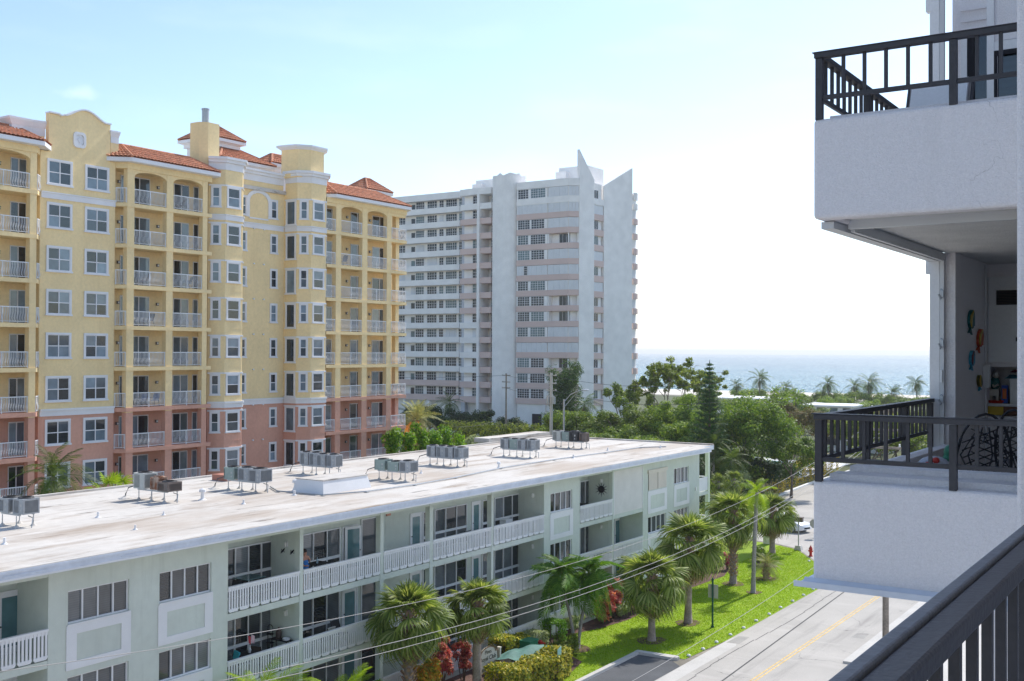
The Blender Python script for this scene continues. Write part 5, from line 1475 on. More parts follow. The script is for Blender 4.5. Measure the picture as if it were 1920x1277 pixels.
g_yg = leafmat('almond_leaf', [(.10, .145, .025), (.17, .225, .04), (.26, .31, .07)], .5, .45, .2)
g_bright = leafmat('clusia_leaf', [(.092, .218, .009), (.172, .345, .014), (.276, .437, .023)], .42, .4, .2)
g_brown = leafmat('rusty_leaf', [(.09, .11, .03), (.17, .15, .06), (.22, .15, .09), (.15, .18, .045)], .35, .55, .22)
g_cro = leafmat('croton_leaf', [(.092, .149, .017), (.230, .276, .034), (.529, .460, .046), (.667, .575, .092)], .32, .4, .15)
g_red = leafmat('red_ti_leaf', [(.24, .03, .05), (.55, .08, .09), (.66, .24, .20), (.14, .10, .04)], .34, .4, .15)
g_pinkf = leafmat('pink_flower_leaf', [(.483, .034, .161), (.690, .092, .287), (.092, .161, .023)], .34, .5, .15)
g_gry = leafmat('silver_shrub_leaf', [(.210, .270, .120), (.330, .390, .195), (.480, .525, .330)], .3, .5, .15)
g_box = leafmat('box_hedge_leaf', [(.057, .161, .011), (.115, .276, .014), (.196, .391, .017)], .36, .45, .12)
g_pine = leafmat('pine_needles', [(.033, .090, .027), (.060, .143, .038), (.105, .195, .060)], .25, .5, .15)
g_ora = leafmat('orange_croton_leaf', [(.115, .184, .023), (.517, .368, .034), (.632, .230, .034), (.230, .322, .034)], .34, .4, .15)
g_hib = leafmat('yellow_hedge_leaf', [(.138, .161, .023), (.391, .299, .034), (.598, .414, .034), (.115, .184, .023)], .35, .45, .15)
b_palm = M('sabal_trunk', (.30, .245, .215), .9, .18, 4, .7, 18, fine=.2, fs=14)
b_coco = M('grey_palm_trunk', (.32, .295, .275), .9, .12, 3, .5, 25, fine=.18, fs=12)
b_boot = M('leaf_boot', (.35, .225, .17), .9, .25, 6, fine=.2, fs=20)
b_bark = M('bark', (.16, .125, .10), .95, .2, 3, .6, 18, fine=.2, fs=12)
b_pale = M('pale_bark', (.30, .26, .21), .95, .2, 3, .6, 18, fine=.2, fs=12)
b_shaft = M('crownshaft', (.32, .33, .10), .6, .15, 4)

def leaves(pts, nrm, L, W_, rng, jit=.5):
    """one rhombic leaf at each point, lying roughly across its normal"""
    n = len(pts)
    nrm = nrm + rng.normal(0, jit, (n, 3))
    nrm /= np.linalg.norm(nrm, axis=1)[:, None] + 1e-9
    r = rng.normal(size=(n, 3))
    a = np.cross(nrm, r); a /= np.linalg.norm(a, axis=1)[:, None] + 1e-9
    b_ = np.cross(nrm, a)
    s = rng.uniform(.6, 1.25, n)[:, None]
    l, w_ = L * s / 2, W_ * s / 2
    V = np.stack([pts - a * l, pts + b_ * w_ - nrm * w_ * .25, pts + a * l, pts - b_ * w_ - nrm * w_ * .25], 1)
    return V.reshape(-1, 3)
def leafmesh(name, V, mat): return npmesh(name, V, np.arange(len(V)).reshape(-1, 4), mat)
def clump_cloud(centres, rad, n, rng, squash=.75, fill=.55):
    k = rng.integers(0, len(centres), n)
    d = rng.normal(size=(n, 3)); d /= np.linalg.norm(d, axis=1)[:, None]
    rr = (fill + (1 - fill) * rng.random(n) ** .6)
    c = np.asarray(centres)[k]
    rd = np.asarray(rad)[k] if hasattr(rad, '__len__') else np.full(n, rad)
    off = d * (rd * rr)[:, None]
    off[:, 2] *= squash
    up_ = d.copy(); up_[:, 2] += .55
    return c + off, up_
def grow(mb, p, d, L, r, lvl, tips, rng, spread=.6, up_=.25):
    d = d.normalized()
    mid = p + d * L * .5 + Vector(rng.normal(0, .06 * L, 3))
    e = p + d * L + Vector(rng.normal(0, .08 * L, 3))
    mb.tube([p, mid, e], [r, r * .82, r * .62], 6 if r > .06 else 4)
    if lvl == 0:
        tips.append(tuple(e)); return
    nk = rng.integers(2, 4) if lvl < 3 else 3
    a0 = rng.random() * 2 * pi
    for i in range(nk):
        a = a0 + 2 * pi * i / nk + rng.normal(0, .3)
        t_ = d.cross(Vector((0, 0, 1)) if abs(d.z) < .95 else Vector((1, 0, 0))).normalized()
        s = t_ * cos(a) + d.cross(t_) * sin(a)
        nd = d + s * (spread + rng.normal(0, .12)) + Vector((0, 0, up_))
        grow(mb, e, nd, L * rng.uniform(.62, .85), r * .6, lvl - 1, tips, rng, spread, up_)
def tree(name, label, x, y, h_, rad, nleaf, leaf, lmat, bark, seed, cat='tree', group=None, trunk=.3, lvl=3, clump=None, squash=.75, bare=1.0, extra=0, z0=0.0, spread=.6):
    """trunk and limbs grown from the ground, leaves gathered in clumps about the limb tips"""
    rng = np.random.default_rng(seed)
    t = thing(name, label, cat, (x, y, z0), 0, group)
    mb = MB(); tips = []
    r0 = max(.06, h_ * .022)
    base = Vector((0, 0, -.1))
    fork = Vector(rng.normal(0, .04 * h_, 3)); fork.z = h_ * trunk
    mb.tube([base, fork * .5 + Vector((0, 0, 0)), fork], [r0 * 1.5, r0 * 1.05, r0 * .9], 8)
    nk = 4
    a0 = rng.random() * 6.28
    L = (h_ - fork.z) * .42
    for i in range(nk):
        a = a0 + 2 * pi * i / nk + rng.normal(0, .2)
        grow(mb, fork, Vector((cos(a) * spread, sin(a) * spread, .9)), L, r0 * .62, lvl - 1, tips, rng, spread)
    T = np.array(tips)
    # fit tips to the crown box
    hi = T[:, 2].max()
    k = np.array([rad[0] / max(.1, np.abs(T[:, 0]).max()), rad[1] / max(.1, np.abs(T[:, 1]).max()), 1.0])
    def fit(v):
        v = np.asarray(v, float)
        w_ = np.clip(v[:, 2:3] / max(fork.z, .2), 0, 1)
        s = 1 + (k[None, :2] - 1) * w_
        o = v.copy(); o[:, :2] *= s
        o[:, 2] = np.where(v[:, 2] > fork.z, fork.z + (v[:, 2] - fork.z) * (h_ * .93 - fork.z) / (hi - fork.z), v[:, 2])
        return o
    mb.v = [tuple(q) for q in fit(mb.v)]
    T = fit(T)
    lpart(mb, 'trunk', bark, t, True)
    if extra:
        sg = 1.0 if bare >= 1 else .42
        src = T[rng.integers(0, len(T), extra)]
        e = src + rng.normal(0, 1, (extra, 3)) * np.array([rad[0] * .22, rad[1] * .22, h_ * .09]) * sg
        e[:, 2] = np.maximum(e[:, 2], h_ * trunk * .55)
        tw = MB()
        for a_, b_ in zip(src, e): tw.tube([tuple(a_), tuple((a_ + b_) / 2 + np.array([0, 0, .1])), tuple(b_)], [.035, .025, .012], 4)
        lpart(tw, 'twigs', bark, t)
        T = np.concatenate([T, e])
    cr_ = clump or min(rad) * .34
    rads = cr_ * rng.uniform(.65, 1.25, len(T))
    if bare < 1: 
        keep = rng.random(len(T)) < bare
        T2, r2_ = T[keep], rads[keep]
    else: T2, r2_ = T, rads
    P_, Nn = clump_cloud(T2, r2_, nleaf, rng, squash, .35)
    link('crown', leafmesh('crown', leaves(P_, Nn, leaf, leaf * .62, rng), lmat), t)
    return t
def shrub(name, label, x, y, rad, h_, nleaf, leaf, lmat, seed, group=None, z0=0.03, cat='shrub', lumps=14, aspect=.6, flat=False):
    rng = np.random.default_rng(seed)
    t = thing(name, label, cat, (x, y, z0), 0, group)
    c = rng.uniform(-1, 1, (lumps, 3)) * np.array([rad[0] * .68, rad[1] * .68, h_ * .26]) + np.array([0, 0, h_ * .55])
    P_, Nn = clump_cloud(c, min(rad[0], rad[1], h_) * .42, nleaf, rng, .9, .4)
    if flat: P_[:, 2] = np.minimum(P_[:, 2], h_ - rng.random(nleaf) * .05)
    P_[:, 2] = np.maximum(P_[:, 2], .04)
    st = MB()
    for i in range(7):
        q = c[i % len(c)]
        st.tube([(q[0] * .25, q[1] * .25, -.02), (q[0] * .6, q[1] * .6, q[2] * .5), tuple(q)], [.03, .022, .012], 5)
    lpart(st, 'stem', b_bark, t)
    link('foliage', leafmesh('foliage', leaves(P_, Nn, leaf, leaf * aspect, rng), lmat), t)
    return t
def hedge(name, label, poly_pts, wid, h_, nleaf, leaf, lmat, seed, z0=0.03, cat='hedge', top=.0):
    """clipped hedge along a path: leaves thick on its sides and top"""
    rng = np.random.default_rng(seed)
    A = np.array(poly_pts, float)
    seg = np.linalg.norm(A[1:] - A[:-1], axis=1); cum = np.concatenate([[0], np.cumsum(seg)])
    u = rng.random(nleaf) * cum[-1]
    i = np.clip(np.searchsorted(cum, u) - 1, 0, len(seg) - 1)
    f = (u - cum[i]) / seg[i]
    c = A[i] + (A[i + 1] - A[i]) * f[:, None]
    d = (A[i + 1] - A[i]) / seg[i][:, None]
    nn = np.stack([-d[:, 1], d[:, 0]], 1)
    face = rng.random(nleaf)
    lump = 1 + .16 * np.sin(u * 2.1) + .1 * np.sin(u * 5.3 + 1)
    lat = np.where(face < .3, -1, np.where(face < .6, 1, rng.uniform(-1, 1, nleaf))) * wid / 2 * lump * rng.uniform(.8, 1.05, nleaf)
    zz = np.where(face < .6, rng.random(nleaf) * h_, h_ * rng.uniform(.86, 1.04, nleaf)) * (1 + .07 * np.sin(u * 3.1))
    P_ = np.concatenate([c + nn * lat[:, None], zz[:, None]], 1)
    Nn = np.concatenate([nn * np.sign(lat)[:, None] * (face < .6)[:, None], np.where(face < .6, .4, 1.0)[:, None]], 1)
    o = Vector((*A.mean(0), z0))
    t = thing(name, label, cat, o)
    P_ -= np.array([o.x, o.y, 0])
    st = MB()
    for j in range(int(cum[-1] / .6) + 1):
        q = min(j * .6, cum[-1] - .01); k = min(np.searchsorted(cum, q, side='right') - 1, len(seg) - 1)
        p = A[k] + (A[k + 1] - A[k]) * ((q - cum[k]) / seg[k])
        st.tube([(p[0] - o.x, p[1] - o.y, -.02), (p[0] - o.x, p[1] - o.y, h_ * .8)], [.04, .02], 5)
    lpart(st, 'stems', b_bark, t)
    link('foliage', leafmesh('foliage', leaves(P_, Nn, leaf, leaf * .6, rng), lmat), t)
    return t
# ---- palm fronds, a few shapes of each kind shared by all palms
def fan_frond(seed, L=1.0, droop=.35, nseg=24, mat=None, pl=1.12):
    rng = np.random.default_rng(seed)
    V, F = [], []
    pet = pl * L
    def strip(ps, w0, w1, side):
        o = len(V)
        m = len(ps)
        for i, p in enumerate(ps):
            w_ = w0 + (w1 - w0) * i / (m - 1)
            V.append(np.array(p) - np.array(side) * w_); V.append(np.array(p) + np.array(side) * w_)
        for i in range(m - 1): F.append((o + 2 * i, o + 2 * i + 1, o + 2 * i + 3, o + 2 * i + 2))
    strip([(0, 0, 0), (pet * .5, 0, .05 * L), (pet, 0, 0)], .03, .02, (0, 1, 0))
    for k in range(nseg):
        a = radians(-118 + 236 * k / (nseg - 1)) + rng.normal(0, .03)
        ln = .88 * L * (1.0 - .28 * abs(a) / 2) * rng.uniform(.85, 1.1)
        d = np.array([cos(a), sin(a), 0])
        sd = np.array([-sin(a), cos(a), .25 * (1 if k % 2 else -1)])
        fold = -.16 * abs(sin(a)) * L
        b0 = np.array([pet - .05, 0, 0.0])
        ps = [b0, b0 + d * ln * .45 + np.array([0, 0, fold * .3 - droop * .10 * L]), b0 + d * ln * .78 + np.array([0, 0, fold - droop * .36 * L]),
              b0 + d * ln * (1.0 - .28 * droop) + np.array([0, 0, fold * 1.2 - droop * .95 * L * rng.uniform(.7, 1.3)])]
        o = len(V)
        for p, w_ in zip(ps, (.012, .034, .024, .003)):
            V.append(p - sd * w_ * L); V.append(p + sd * w_ * L)
        for i in range(3): F.append((o + 2 * i, o + 2 * i + 1, o + 2 * i + 3, o + 2 * i + 2))
    return npmesh('frond', np.array(V), np.array(F), mat)
def pinnate_frond(seed, L=2.6, sag=.45, nl=34, ll=.62, mat=None, vee=.35, wd=.024):
    rng = np.random.default_rng(seed)
    V, F = [], []
    def pt(u): return np.array([L * u * (1 - .18 * sag * u), 0, L * (.34 * u - (.34 + sag) * u ** 2.1)])
    us = np.linspace(0, 1, 9)
    o = 0
    for u in us:
        p = pt(u); w_ = .035 * (1 - u) + .006
        V += [p + np.array([0, -w_, 0]), p + np.array([0, w_, 0])]
    for i in range(8): F.append((2 * i, 2 * i + 1, 2 * i + 3, 2 * i + 2))
    for s in (-1, 1):
        for k in range(nl):
            u = .14 + .85 * k / (nl - 1)
            p = pt(u); tg = pt(min(1, u + .02)) - pt(u - .02); tg /= np.linalg.norm(tg)
            ln = ll * sin(pi * (.12 + .80 * u)) ** .7 * rng.uniform(.85, 1.1)
            sw = .45 + .75 * u
            d = np.array([0, s, 0]) * cos(sw * .8) + tg * sin(sw * .8) + np.array([0, 0, vee * (1 - u)]) + rng.normal(0, .05, 3)
            d /= np.linalg.norm(d)
            q = p + d * ln * .55
            e = p + d * ln + np.array([0, 0, -.38 * ln])
            sd = tg * wd
            o = len(V)
            V += [p - sd * .5, p + sd * .5, q - sd, q + sd, e - sd * .15, e + sd * .15]
            F += [(o, o + 1, o + 3, o + 2), (o + 2, o + 3, o + 5, o + 4)]
    return npmesh('frond', np.array(V), np.array(F), mat)
FAN = [fan_frond(i, 1.0, dr, 32, g_palm, pl_) for i, (dr, pl_) in enumerate(((.05, .45), (.15, .75), (.32, 1.0), (.55, 1.1), (.85, 1.05)))]
FAND = [fan_frond(9, .95, 1.1, 18, g_dry)]
FANB = [fan_frond(20 + i, 1.0, dr, 24, g_lime) for i, dr in enumerate((.15, .4))]
COC = [pinnate_frond(i, 2.6, sg, 34, .66, g_coco) for i, sg in enumerate((.15, .45, .8, 1.15))]
COCL = [pinnate_frond(30 + i, 2.2, sg, 30, .6, g_lime) for i, sg in enumerate((.2, .6))]
g_ado = leafmat('christmas_palm_frond', [(.06, .15, .02), (.11, .23, .03), (.19, .32, .05)], .42, .4, .15)
ADO = [pinnate_frond(40 + i, 1.7, sg, 40, .52, g_ado, .55, .036) for i, sg in enumerate((.35, .7, 1.1))]
DAT = [pinnate_frond(50 + i, 2.6, sg, 36, .48, g_date, .6) for i, sg in enumerate((.1, .35, .7))]
CDRY = [pinnate_frond(60, 2.2, 1.3, 24, .5, g_dry)]
PHI = (1 + 5 ** .5) / 2
def palm(label, x, y, top, r, sets, n, scale, trunk_r, bark=None, lean=(0, 0), elo=-48, ehi=82, name='palm_tree', dry=None, ndry=0, boots=0, base=(0, 0), z0=0.03, group=None, wind=0, shaft=0, cat='palm', seed=0, parent=None):
    rng = random.Random(seed + int(x * 10))
    t = parent or thing(name, label, cat, (x, y, z0), 0, group)
    bk = bark or b_palm
    H_ = top - z0
    cv = [(base[0] + (lean[0]) * u ** 1.5, base[1] + lean[1] * u ** 1.5, -.06 + (H_ + .06) * u) for u in [i / 6 for i in range(7)]]
    mb = MB().tube(cv, [trunk_r * (1.35 if i == 0 else 1.08 - .04 * i) for i in range(7)], 12)
    if boots == 0:
        for i in range(int(H_ / .28)):
            u = (i + .5) / (H_ / .28)
            q = Vector(cv[min(5, int(u * 6))]).lerp(Vector(cv[min(6, int(u * 6) + 1)]), u * 6 - int(u * 6))
            mb.tube([q, q + Vector((0, 0, .05))], trunk_r * (1.11 - .24 * u) , 10)
    tr = lpart(mb, 'trunk', bk, t, True)
    if boots:
        bm_ = MB()
        z = H_ * (1 - boots)
        i = 0
        while z < H_ - .05:
            a = i * 2.399
            u = z / H_
            q = Vector(cv[min(5, int(u * 6))]).lerp(Vector(cv[min(6, int(u * 6) + 1)]), u * 6 - int(u * 6))
            d = Vector((cos(a), sin(a), 0))
            rr = trunk_r * .98
            p0 = q + d * rr * .8
            bm_.bar(p0, q + d * (rr * 1.75) + Vector((0, 0, .22)), .13, .035)
            z += .035; i += 1
        o_ = lpart(bm_, 'leaf_boots', b_boot, tr)
        o_['kind'] = 'stuff'
    tip = Vector(cv[-1])
    if shaft:
        lpart(MB().tube([tip, tip + Vector((0, 0, shaft * .5)), tip + Vector((0, 0, shaft))], [trunk_r * 1.05, trunk_r * 1.2, trunk_r * .7], 10), 'crownshaft', b_shaft, t, True)
        tip = tip + Vector((0, 0, shaft * .9))
    for i in range(n):
        u = (i + .5) / n
        el = radians(ehi + (elo - ehi) * u ** .9 + rng.uniform(-7, 7))
        az_ = i * 2 * pi / PHI + rng.uniform(-.25, .25)
        if wind: az_ += wind * sin(az_ - pi) * .8
        me = sets[min(len(sets) - 1, int(u * len(sets)))]
        s = scale * rng.uniform(.88, 1.1) * (.75 + .25 * min(1, u * 3))
        p_ = tip + Vector((0, 0, -.28 * scale * u))
        link('frond', me, t, p_, (rng.uniform(-.8, .8), -el, az_), s)
    for i in range(8 if sets is FAN else 0):       # young upright fans closing the heart of the crown
        link('frond', sets[1], t, tip - Vector((0, 0, .05)), (rng.uniform(-.9, .9), -radians(rng.uniform(48, 86)), i * 2.4 + rng.uniform(-.3, .3)), scale * rng.uniform(.55, .8))
    for i in range(ndry):
        az_ = i * 2 * pi / max(1, ndry) + rng.uniform(-.3, .3)
        link('dry_frond', dry[0], t, tip + Vector((0, 0, -.35 * scale)), (rng.uniform(-.3, .3), radians(62 + rng.uniform(-10, 14)), az_), scale * rng.uniform(.8, 1))
    return t
# lawn palms
GL = 'palms on the street lawn'
palm('sabal palm with a shaggy head before the middle balconies, behind a yellow-leaved shrub', -29.7, 37.2, 4.7, 0, FAN, 42, 1.13, .21, dry=FAND, ndry=7, boots=.95, group=GL)
palm('sabal palm beside the club sign, crown of grey-green fans', -29.0, 41.3, 4.45, 0, FAN, 42, .98, .20, dry=FAND, ndry=7, boots=.45, group=GL, seed=2)
palm('sabal palm nearest the end of the parking bay, trunk bare and pinkish below', -26.7, 54.6, 3.75, 0, FAN, 42, 1.26, .19, dry=FAND, ndry=9, boots=.45, group=GL, seed=3)
palm('sabal palm behind the green signpost, tall with a booted upper trunk', -26.7, 59.37, 5.05, 0, FAN, 42, 1.32, .20, dry=FAND, ndry=9, boots=.55, lean=(.05, .15), group=GL, seed=4)
palm('sabal palm shading the mulch by the gable end of the green block', -28.7, 71.2, 5.1, 0, FAN, 42, 1.28, .21, dry=FAND, ndry=8, boots=.9, group=GL, seed=5)
palm('slender coconut palm with a lime green head, tallest trunk on the lawn', -26.5, 69.2, 6.6, 0, COCL, 15, .68, .135, b_coco, lean=(.12, .35), elo=-55, ehi=75, group=GL, seed=6)
palm('sabal palm beside the white gate pillar', -30.6, 84.0, 3.6, 0, FAN, 42, 1.2, .21, dry=FAND, ndry=6, boots=.7, group=GL, seed=7)
palm('dwarf date palm with arching fronds, short dark trunk', -27.4, 74.0, 1.0, 0, DAT, 34, .48, .20, b_boot, elo=-20, ehi=75, boots=.9, group=GL, seed=8)
tw_ = thing('palm_tree', 'twin-trunked Christmas palm, two stems parting in a V from the lawn', 'palm', (-29.3, 50.9, .03), 0, GL)
palm('', -29.3, 50.9, 3.4, 0, ADO, 20, 1.05, .085, b_coco, lean=(-.42, -.62), elo=-25, ehi=70, shaft=.75, base=(-.05, -.08), seed=9, parent=tw_)
palm('', -29.31, 50.9, 3.25, 0, ADO, 20, 1.05, .085, b_coco, lean=(.18, .82), elo=-25, ehi=70, shaft=.75, base=(.05, .1), seed=10, parent=tw_)
# areca clumps at the foot of the block
def clump_palm(label, x, y, h_, n, sets, scale, seed, group=None, z0=0.03):
    rng = random.Random(seed)
    t = thing('areca_palm', label, 'palm', (x, y, z0), 0, group)
    st = MB()
    for i in range(n):
        a, r = i * 2.4, .10 + .05 * (i % 7)
        hh = h_ * rng.uniform(.35, .72)
        q = Vector((r * cos(a) * 2.6, r * sin(a) * 2.6, hh))
        st.tube([(r * cos(a), r * sin(a), -.02), tuple(q)], [.035, .022], 6)
        for k in range(3):
            link('frond', sets[k % len(sets)], t, q, (rng.uniform(-.3, .3), -radians(rng.uniform(28, 78)), a + (k - 1) * .9 + rng.uniform(-.3, .3)), scale * rng.uniform(.75, 1.1))
    lpart(st, 'canes', b_shaft, t)
    return t
clump_palm('bright areca palm clump before the lower balconies, cut by the picture edge', -29.6, 28.9, 4.3, 16, COCL, .72, 1)
clump_palm('smaller areca palm clump before the sliding doors', -29.5, 32.4, 3.2, 9, COCL, .62, 2)
shrub('shrub', 'round yellow-leaved shrub at the foot of the shaggy sabal palm', -29.9, 35.4, (.8, 1.1), 2.5, 2200, .17, g_bright, 3, lumps=18)
shrub('croton', 'croton with orange and yellow leaves behind the shaggy sabal palm', -30.2, 39.0, (.75, 1.3), 2.1, 2600, .19, g_ora, 4, lumps=18)
shrub('ti_plant', 'red-leaved ti plant between two sabal palms near the rail', -31.0, 41.2, (.5, .7), 2.9, 800, .34, g_red, 5, aspect=.3)
shrub('ti_plant', 'red-leaved ti plant behind the club sign', -30.9, 42.9, (.5, .6), 2.3, 700, .32, g_red, 6, aspect=.3)
hedge('croton_hedge', 'clipped yellow croton hedge wrapped round the green canopy', [(-28.3, 41.6), (-27.7, 43.4), (-27.6, 45.6), (-27.9, 47.1)], 1.3, 1.25, 8000, .17, g_cro, 7)
hedge('croton_hedge', 'yellow croton hedge behind the green cabinet', [(-30.6, 45.3), (-30.5, 46.3), (-30.2, 47.2)], 1.1, 1.45, 4500, .17, g_cro, 8)
shrub('shrub', 'loose olive shrub at the tip of the croton hedge', -28.7, 48.4, (.75, .9), 1.35, 1600, .16, g_yg, 9)
hedge('silver_hedge', 'silvery low shrubs along the ground floor rail', [(-31.1, 46.8), (-31.1, 48.6), (-31.2, 50.3)], .9, .9, 4200, .14, g_gry, 10)
hedge('box_hedge', 'small square-clipped bright green hedge by the building corner', [(-31.1, 51.2), (-31.1, 52.1)], .95, 1.05, 3600, .09, g_box, 11)
shrub('shrub', 'silvery shrub beside the square-clipped hedge', -31.1, 53.6, (.45, 1.0), 1.1, 1300, .15, g_gry, 12)
shrub('shrub', 'silvery shrub below the red ti plants', -30.7, 58.4, (.6, .8), 1.0, 1200, .15, g_gry, 13)
shrub('ti_plant', 'red ti plant leaning over the bed, lower of a pair', -30.9, 56.6, (.8, .9), 1.9, 1300, .36, g_red, 14, aspect=.3)
shrub('ti_plant', 'tall red ti plant against the balcony, taller of a pair', -31.0, 58.0, (.7, .9), 2.7, 1400, .36, g_red, 15, aspect=.3)
shrub('shrub', 'glossy dark green rounded shrub by the red ti plants', -30.7, 60.6, (.9, 1.5), 2.0, 4200, .17, g_mango, 16, lumps=22)
shrub('shrub', 'rounded green shrub behind the tall booted sabal palm', -30.8, 65.2, (.6, 1.2), 1.3, 1800, .16, g_mango, 17)
shrub('flowering_shrub', 'pink flowering bush by the mulch bed', -30.9, 75.6, (.4, .5), 1.7, 900, .15, g_pinkf, 18)
shrub('shrub', 'dark green shrub beside the pink flowering bush', -31.4, 74.6, (.6, .8), 1.1, 1100, .15, g_dk, 19)
shrub('shrub', 'small dark shrub behind the slender coconut palm', -29.6, 78.6, (.7, .8), 1.7, 1300, .17, g_mango, 20)
# greenery between the green block and the yellow building
palm('coconut palm rising behind the flat roof in front of the salmon storeys', -56.0, 37.9, 8.6, 0, COC, 24, 1.0, .15, b_coco, elo=-55, ehi=80, seed=21, wind=.5)
palm('small fan palm showing over the back of the flat roof', -57.0, 42.6, 7.2, 0, FANB, 16, .9, .14, b_coco, elo=-20, ehi=80, seed=22, dry=FAND, ndry=3)
shrub('tall_shrub', 'light green shrub top showing beside the pale air conditioner', -58.0, 48.0, (.9, .9), 8.7, 2600, .26, g_bright, 23, z0=0, lumps=26)
for i, (x, y, r, h_) in enumerate(((-60.5, 73.4, 1.1, 9.5), (-60.3, 75.2, 1.0, 9.1), (-60.4, 77.2, 1.1, 9.9), (-60.2, 79.0, 1.0, 9.0), (-60.3, 80.9, 1.1, 9.5), (-60.2, 83.0, 1.1, 8.7))):
    w_ = ('against the corner pillar', 'second from the corner pillar', 'tallest of its row', 'between the two tallest', 'second tallest of its row', 'at the seaward end of its row')[i]
    rng = np.random.default_rng(70 + i)
    t_ = thing('columnar_shrub', 'bright green columnar shrub by the salmon base, ' + w_, 'shrub', (x, y, 0), 0, 'columnar shrubs beside the salmon base')
    c_ = np.stack([rng.normal(0, r * .38, 34), rng.normal(0, r * .42, 34), rng.uniform(.6, h_ - .6, 34)], 1)
    c_[:, :2] *= (1.25 - .75 * c_[:, 2:3] / h_)
    P_, Nn = clump_cloud(c_, .55, 3600, rng, 1.1, .35)
    link('foliage', leafmesh('foliage', leaves(P_, Nn, .27, .17, rng), g_bright), t_)
    lpart(MB().tube([(0, 0, -.05), (.05, .05, h_ * .5), (0, 0, h_ * .95)], [.09, .06, .02], 6), 'stem', b_bark, t_)
palm('date palm with orange fruit stalks at the corner of the yellow building', -74.5, 94.5, 8.3, 0, DAT, 34, 1.15, .30, b_boot, elo=-35, ehi=80, boots=.4, seed=24, z0=0)
fs_ = solo(MB().tube([(-74.6, 93.6, 8.1), (-74.6, 93.1, 7.6), (-74.6, 92.9, 6.4), (-74.6, 92.85, 5.2)], [.10, .3, .34, .12], 8).tube([(-73.9, 94.0, 8.2), (-73.5, 93.8, 7.5), (-73.4, 93.7, 6.5)], [.08, .26, .1], 8), 'fruit_cluster',
           M('orange_dates', (.62, .27, .05), .7, .3, 8, .8, 14), 'orange date fruit hanging under the date palm crown', 'fruit')
palm('round-headed fan palm against the white stair drum', -104.4, 150.0, 5.0, 0, FAN, 42, 1.05, .2, b_coco, elo=-60, ehi=82, seed=25, z0=0)
palm('dark coconut palm in front of the mauve lower storeys, taller of two', -118.6, 160.0, 6.6, 0, COC, 18, 1.1, .16, b_coco, seed=26, z0=0)
palm('dark coconut palm in front of the mauve lower storeys, lower of two', -122, 152, 4.8, 0, COC, 16, 1.0, .16, b_coco, seed=27, z0=0)
for i, (x, y, h_, rr, lab) in enumerate(((-110, 140, 5.6, 3.2, 'dark bushy tree at the foot of the tower beside the date palm'), (-106, 147, 5.2, 3.0, 'dark bushy tree at the foot of the tower below the coconut palms'), (-99, 140, 4.4, 2.4, 'dark bushy tree before the tower lobby'),
                                        (-116, 150, 6.2, 3.2, 'dark bushy tree under the long white balconies'), (-88, 128, 3.4, 2.6, 'pale green bush behind the roof air conditioners'), (-96, 146, 4.6, 2.2, 'dark bushy tree beside the round-headed fan palm'))):
    tree('bushy_tree', lab, x, y, h_, (rr, rr), 9880, 0.29, g_dk if i != 4 else g_gry, b_bark, 80 + i, extra=16, trunk=.15, lvl=2, clump=1.2)
hedge('sunlit_hedge', 'sunlit yellow-green hedge below the utility poles', [(-97, 130), (-90, 130.5), (-82, 131), (-75, 131)], 3.0, 5.2, 9000, .36, g_yg, 31, z0=0)
# trees toward the beach
def column_tree(name, label, x, y, h_, r, n, leaf, lmat, seed, clump, zb=.6, taper=.55, asp=.6, cat='tree', group=None, nc=60):
    rng = np.random.default_rng(seed)
    t_ = thing(name, label, cat, (x, y, 0), 0, group)
    c_ = np.stack([rng.normal(0, r * .48, nc), rng.normal(0, r * .48, nc), zb + (h_ - zb - clump) * rng.random(nc) ** .85], 1)
    c_[:, :2] *= (1.2 - taper * c_[:, 2:3] / h_)
    P_, Nn = clump_cloud(c_, clump * rng.uniform(.7, 1.3, nc), n, rng, 1.15, .3)
    link('crown', leafmesh('crown', leaves(P_, Nn, leaf, leaf * asp, rng), lmat), t_)
    mb = MB().tube([(0, 0, -.1), (.1, .05, h_ * .5), (0, 0, h_ * .95)], [h_ * .02, h_ * .013, .02], 8)
    for q in c_[::4]: mb.tube([(0, 0, max(.3, q[2] - .8)), tuple(q)], [.05, .02], 4)
    lpart(mb, 'trunk', b_bark, t_)
    return t_
column_tree('casuarina_tree', 'tall dark feathery tree standing against the tower', -87.6, 148.5, 15.0, 2.6, 13000, .55, g_dk, 41, 1.15, 1.5, .35, .25, nc=70)
palm('shaggy palm leaning beside the street lamp', -79.4, 140.0, 8.2, 0, COC, 18, 1.05, .18, b_coco, elo=-60, ehi=60, dry=CDRY, ndry=6, seed=42, z0=0, wind=.7)
SG = 'sea grape trees massed beyond the flat roof'
for i, (x, y, h_, rr) in enumerate(((-76.5, 130, 6.6, 3.4), (-72.5, 127, 7.6, 3.6), (-68.5, 125, 7.4, 3.6), (-64.5, 126, 8.4, 3.8), (-60.5, 123, 8.0, 3.6), (-57.0, 125, 8.9, 3.4), (-53.8, 121, 7.4, 3.0), (-62, 118, 5.6, 3.4), (-55, 115, 5.2, 3.0), (-68, 119, 5.4, 3.2))):
    w_ = ('below the street lamp', 'second along from the street lamp', 'in front of the pointed fins', 'below the small leaning tree', 'under the sparse tall tree', 'dark and dense against the sparse tree trunk', 'touching the Norfolk pine', 'low, nearest the roof edge centre', 'low, nearest the Norfolk pine', 'low, behind the roof corner air conditioners')[i]
    tree('sea_grape_tree', 'bushy light green sea grape tree ' + w_, x, y, h_, (rr, rr), 15580, 0.28, g_tree, b_bark, 100 + i, group=SG, trunk=.12, extra=34, lvl=2, clump=1.15)
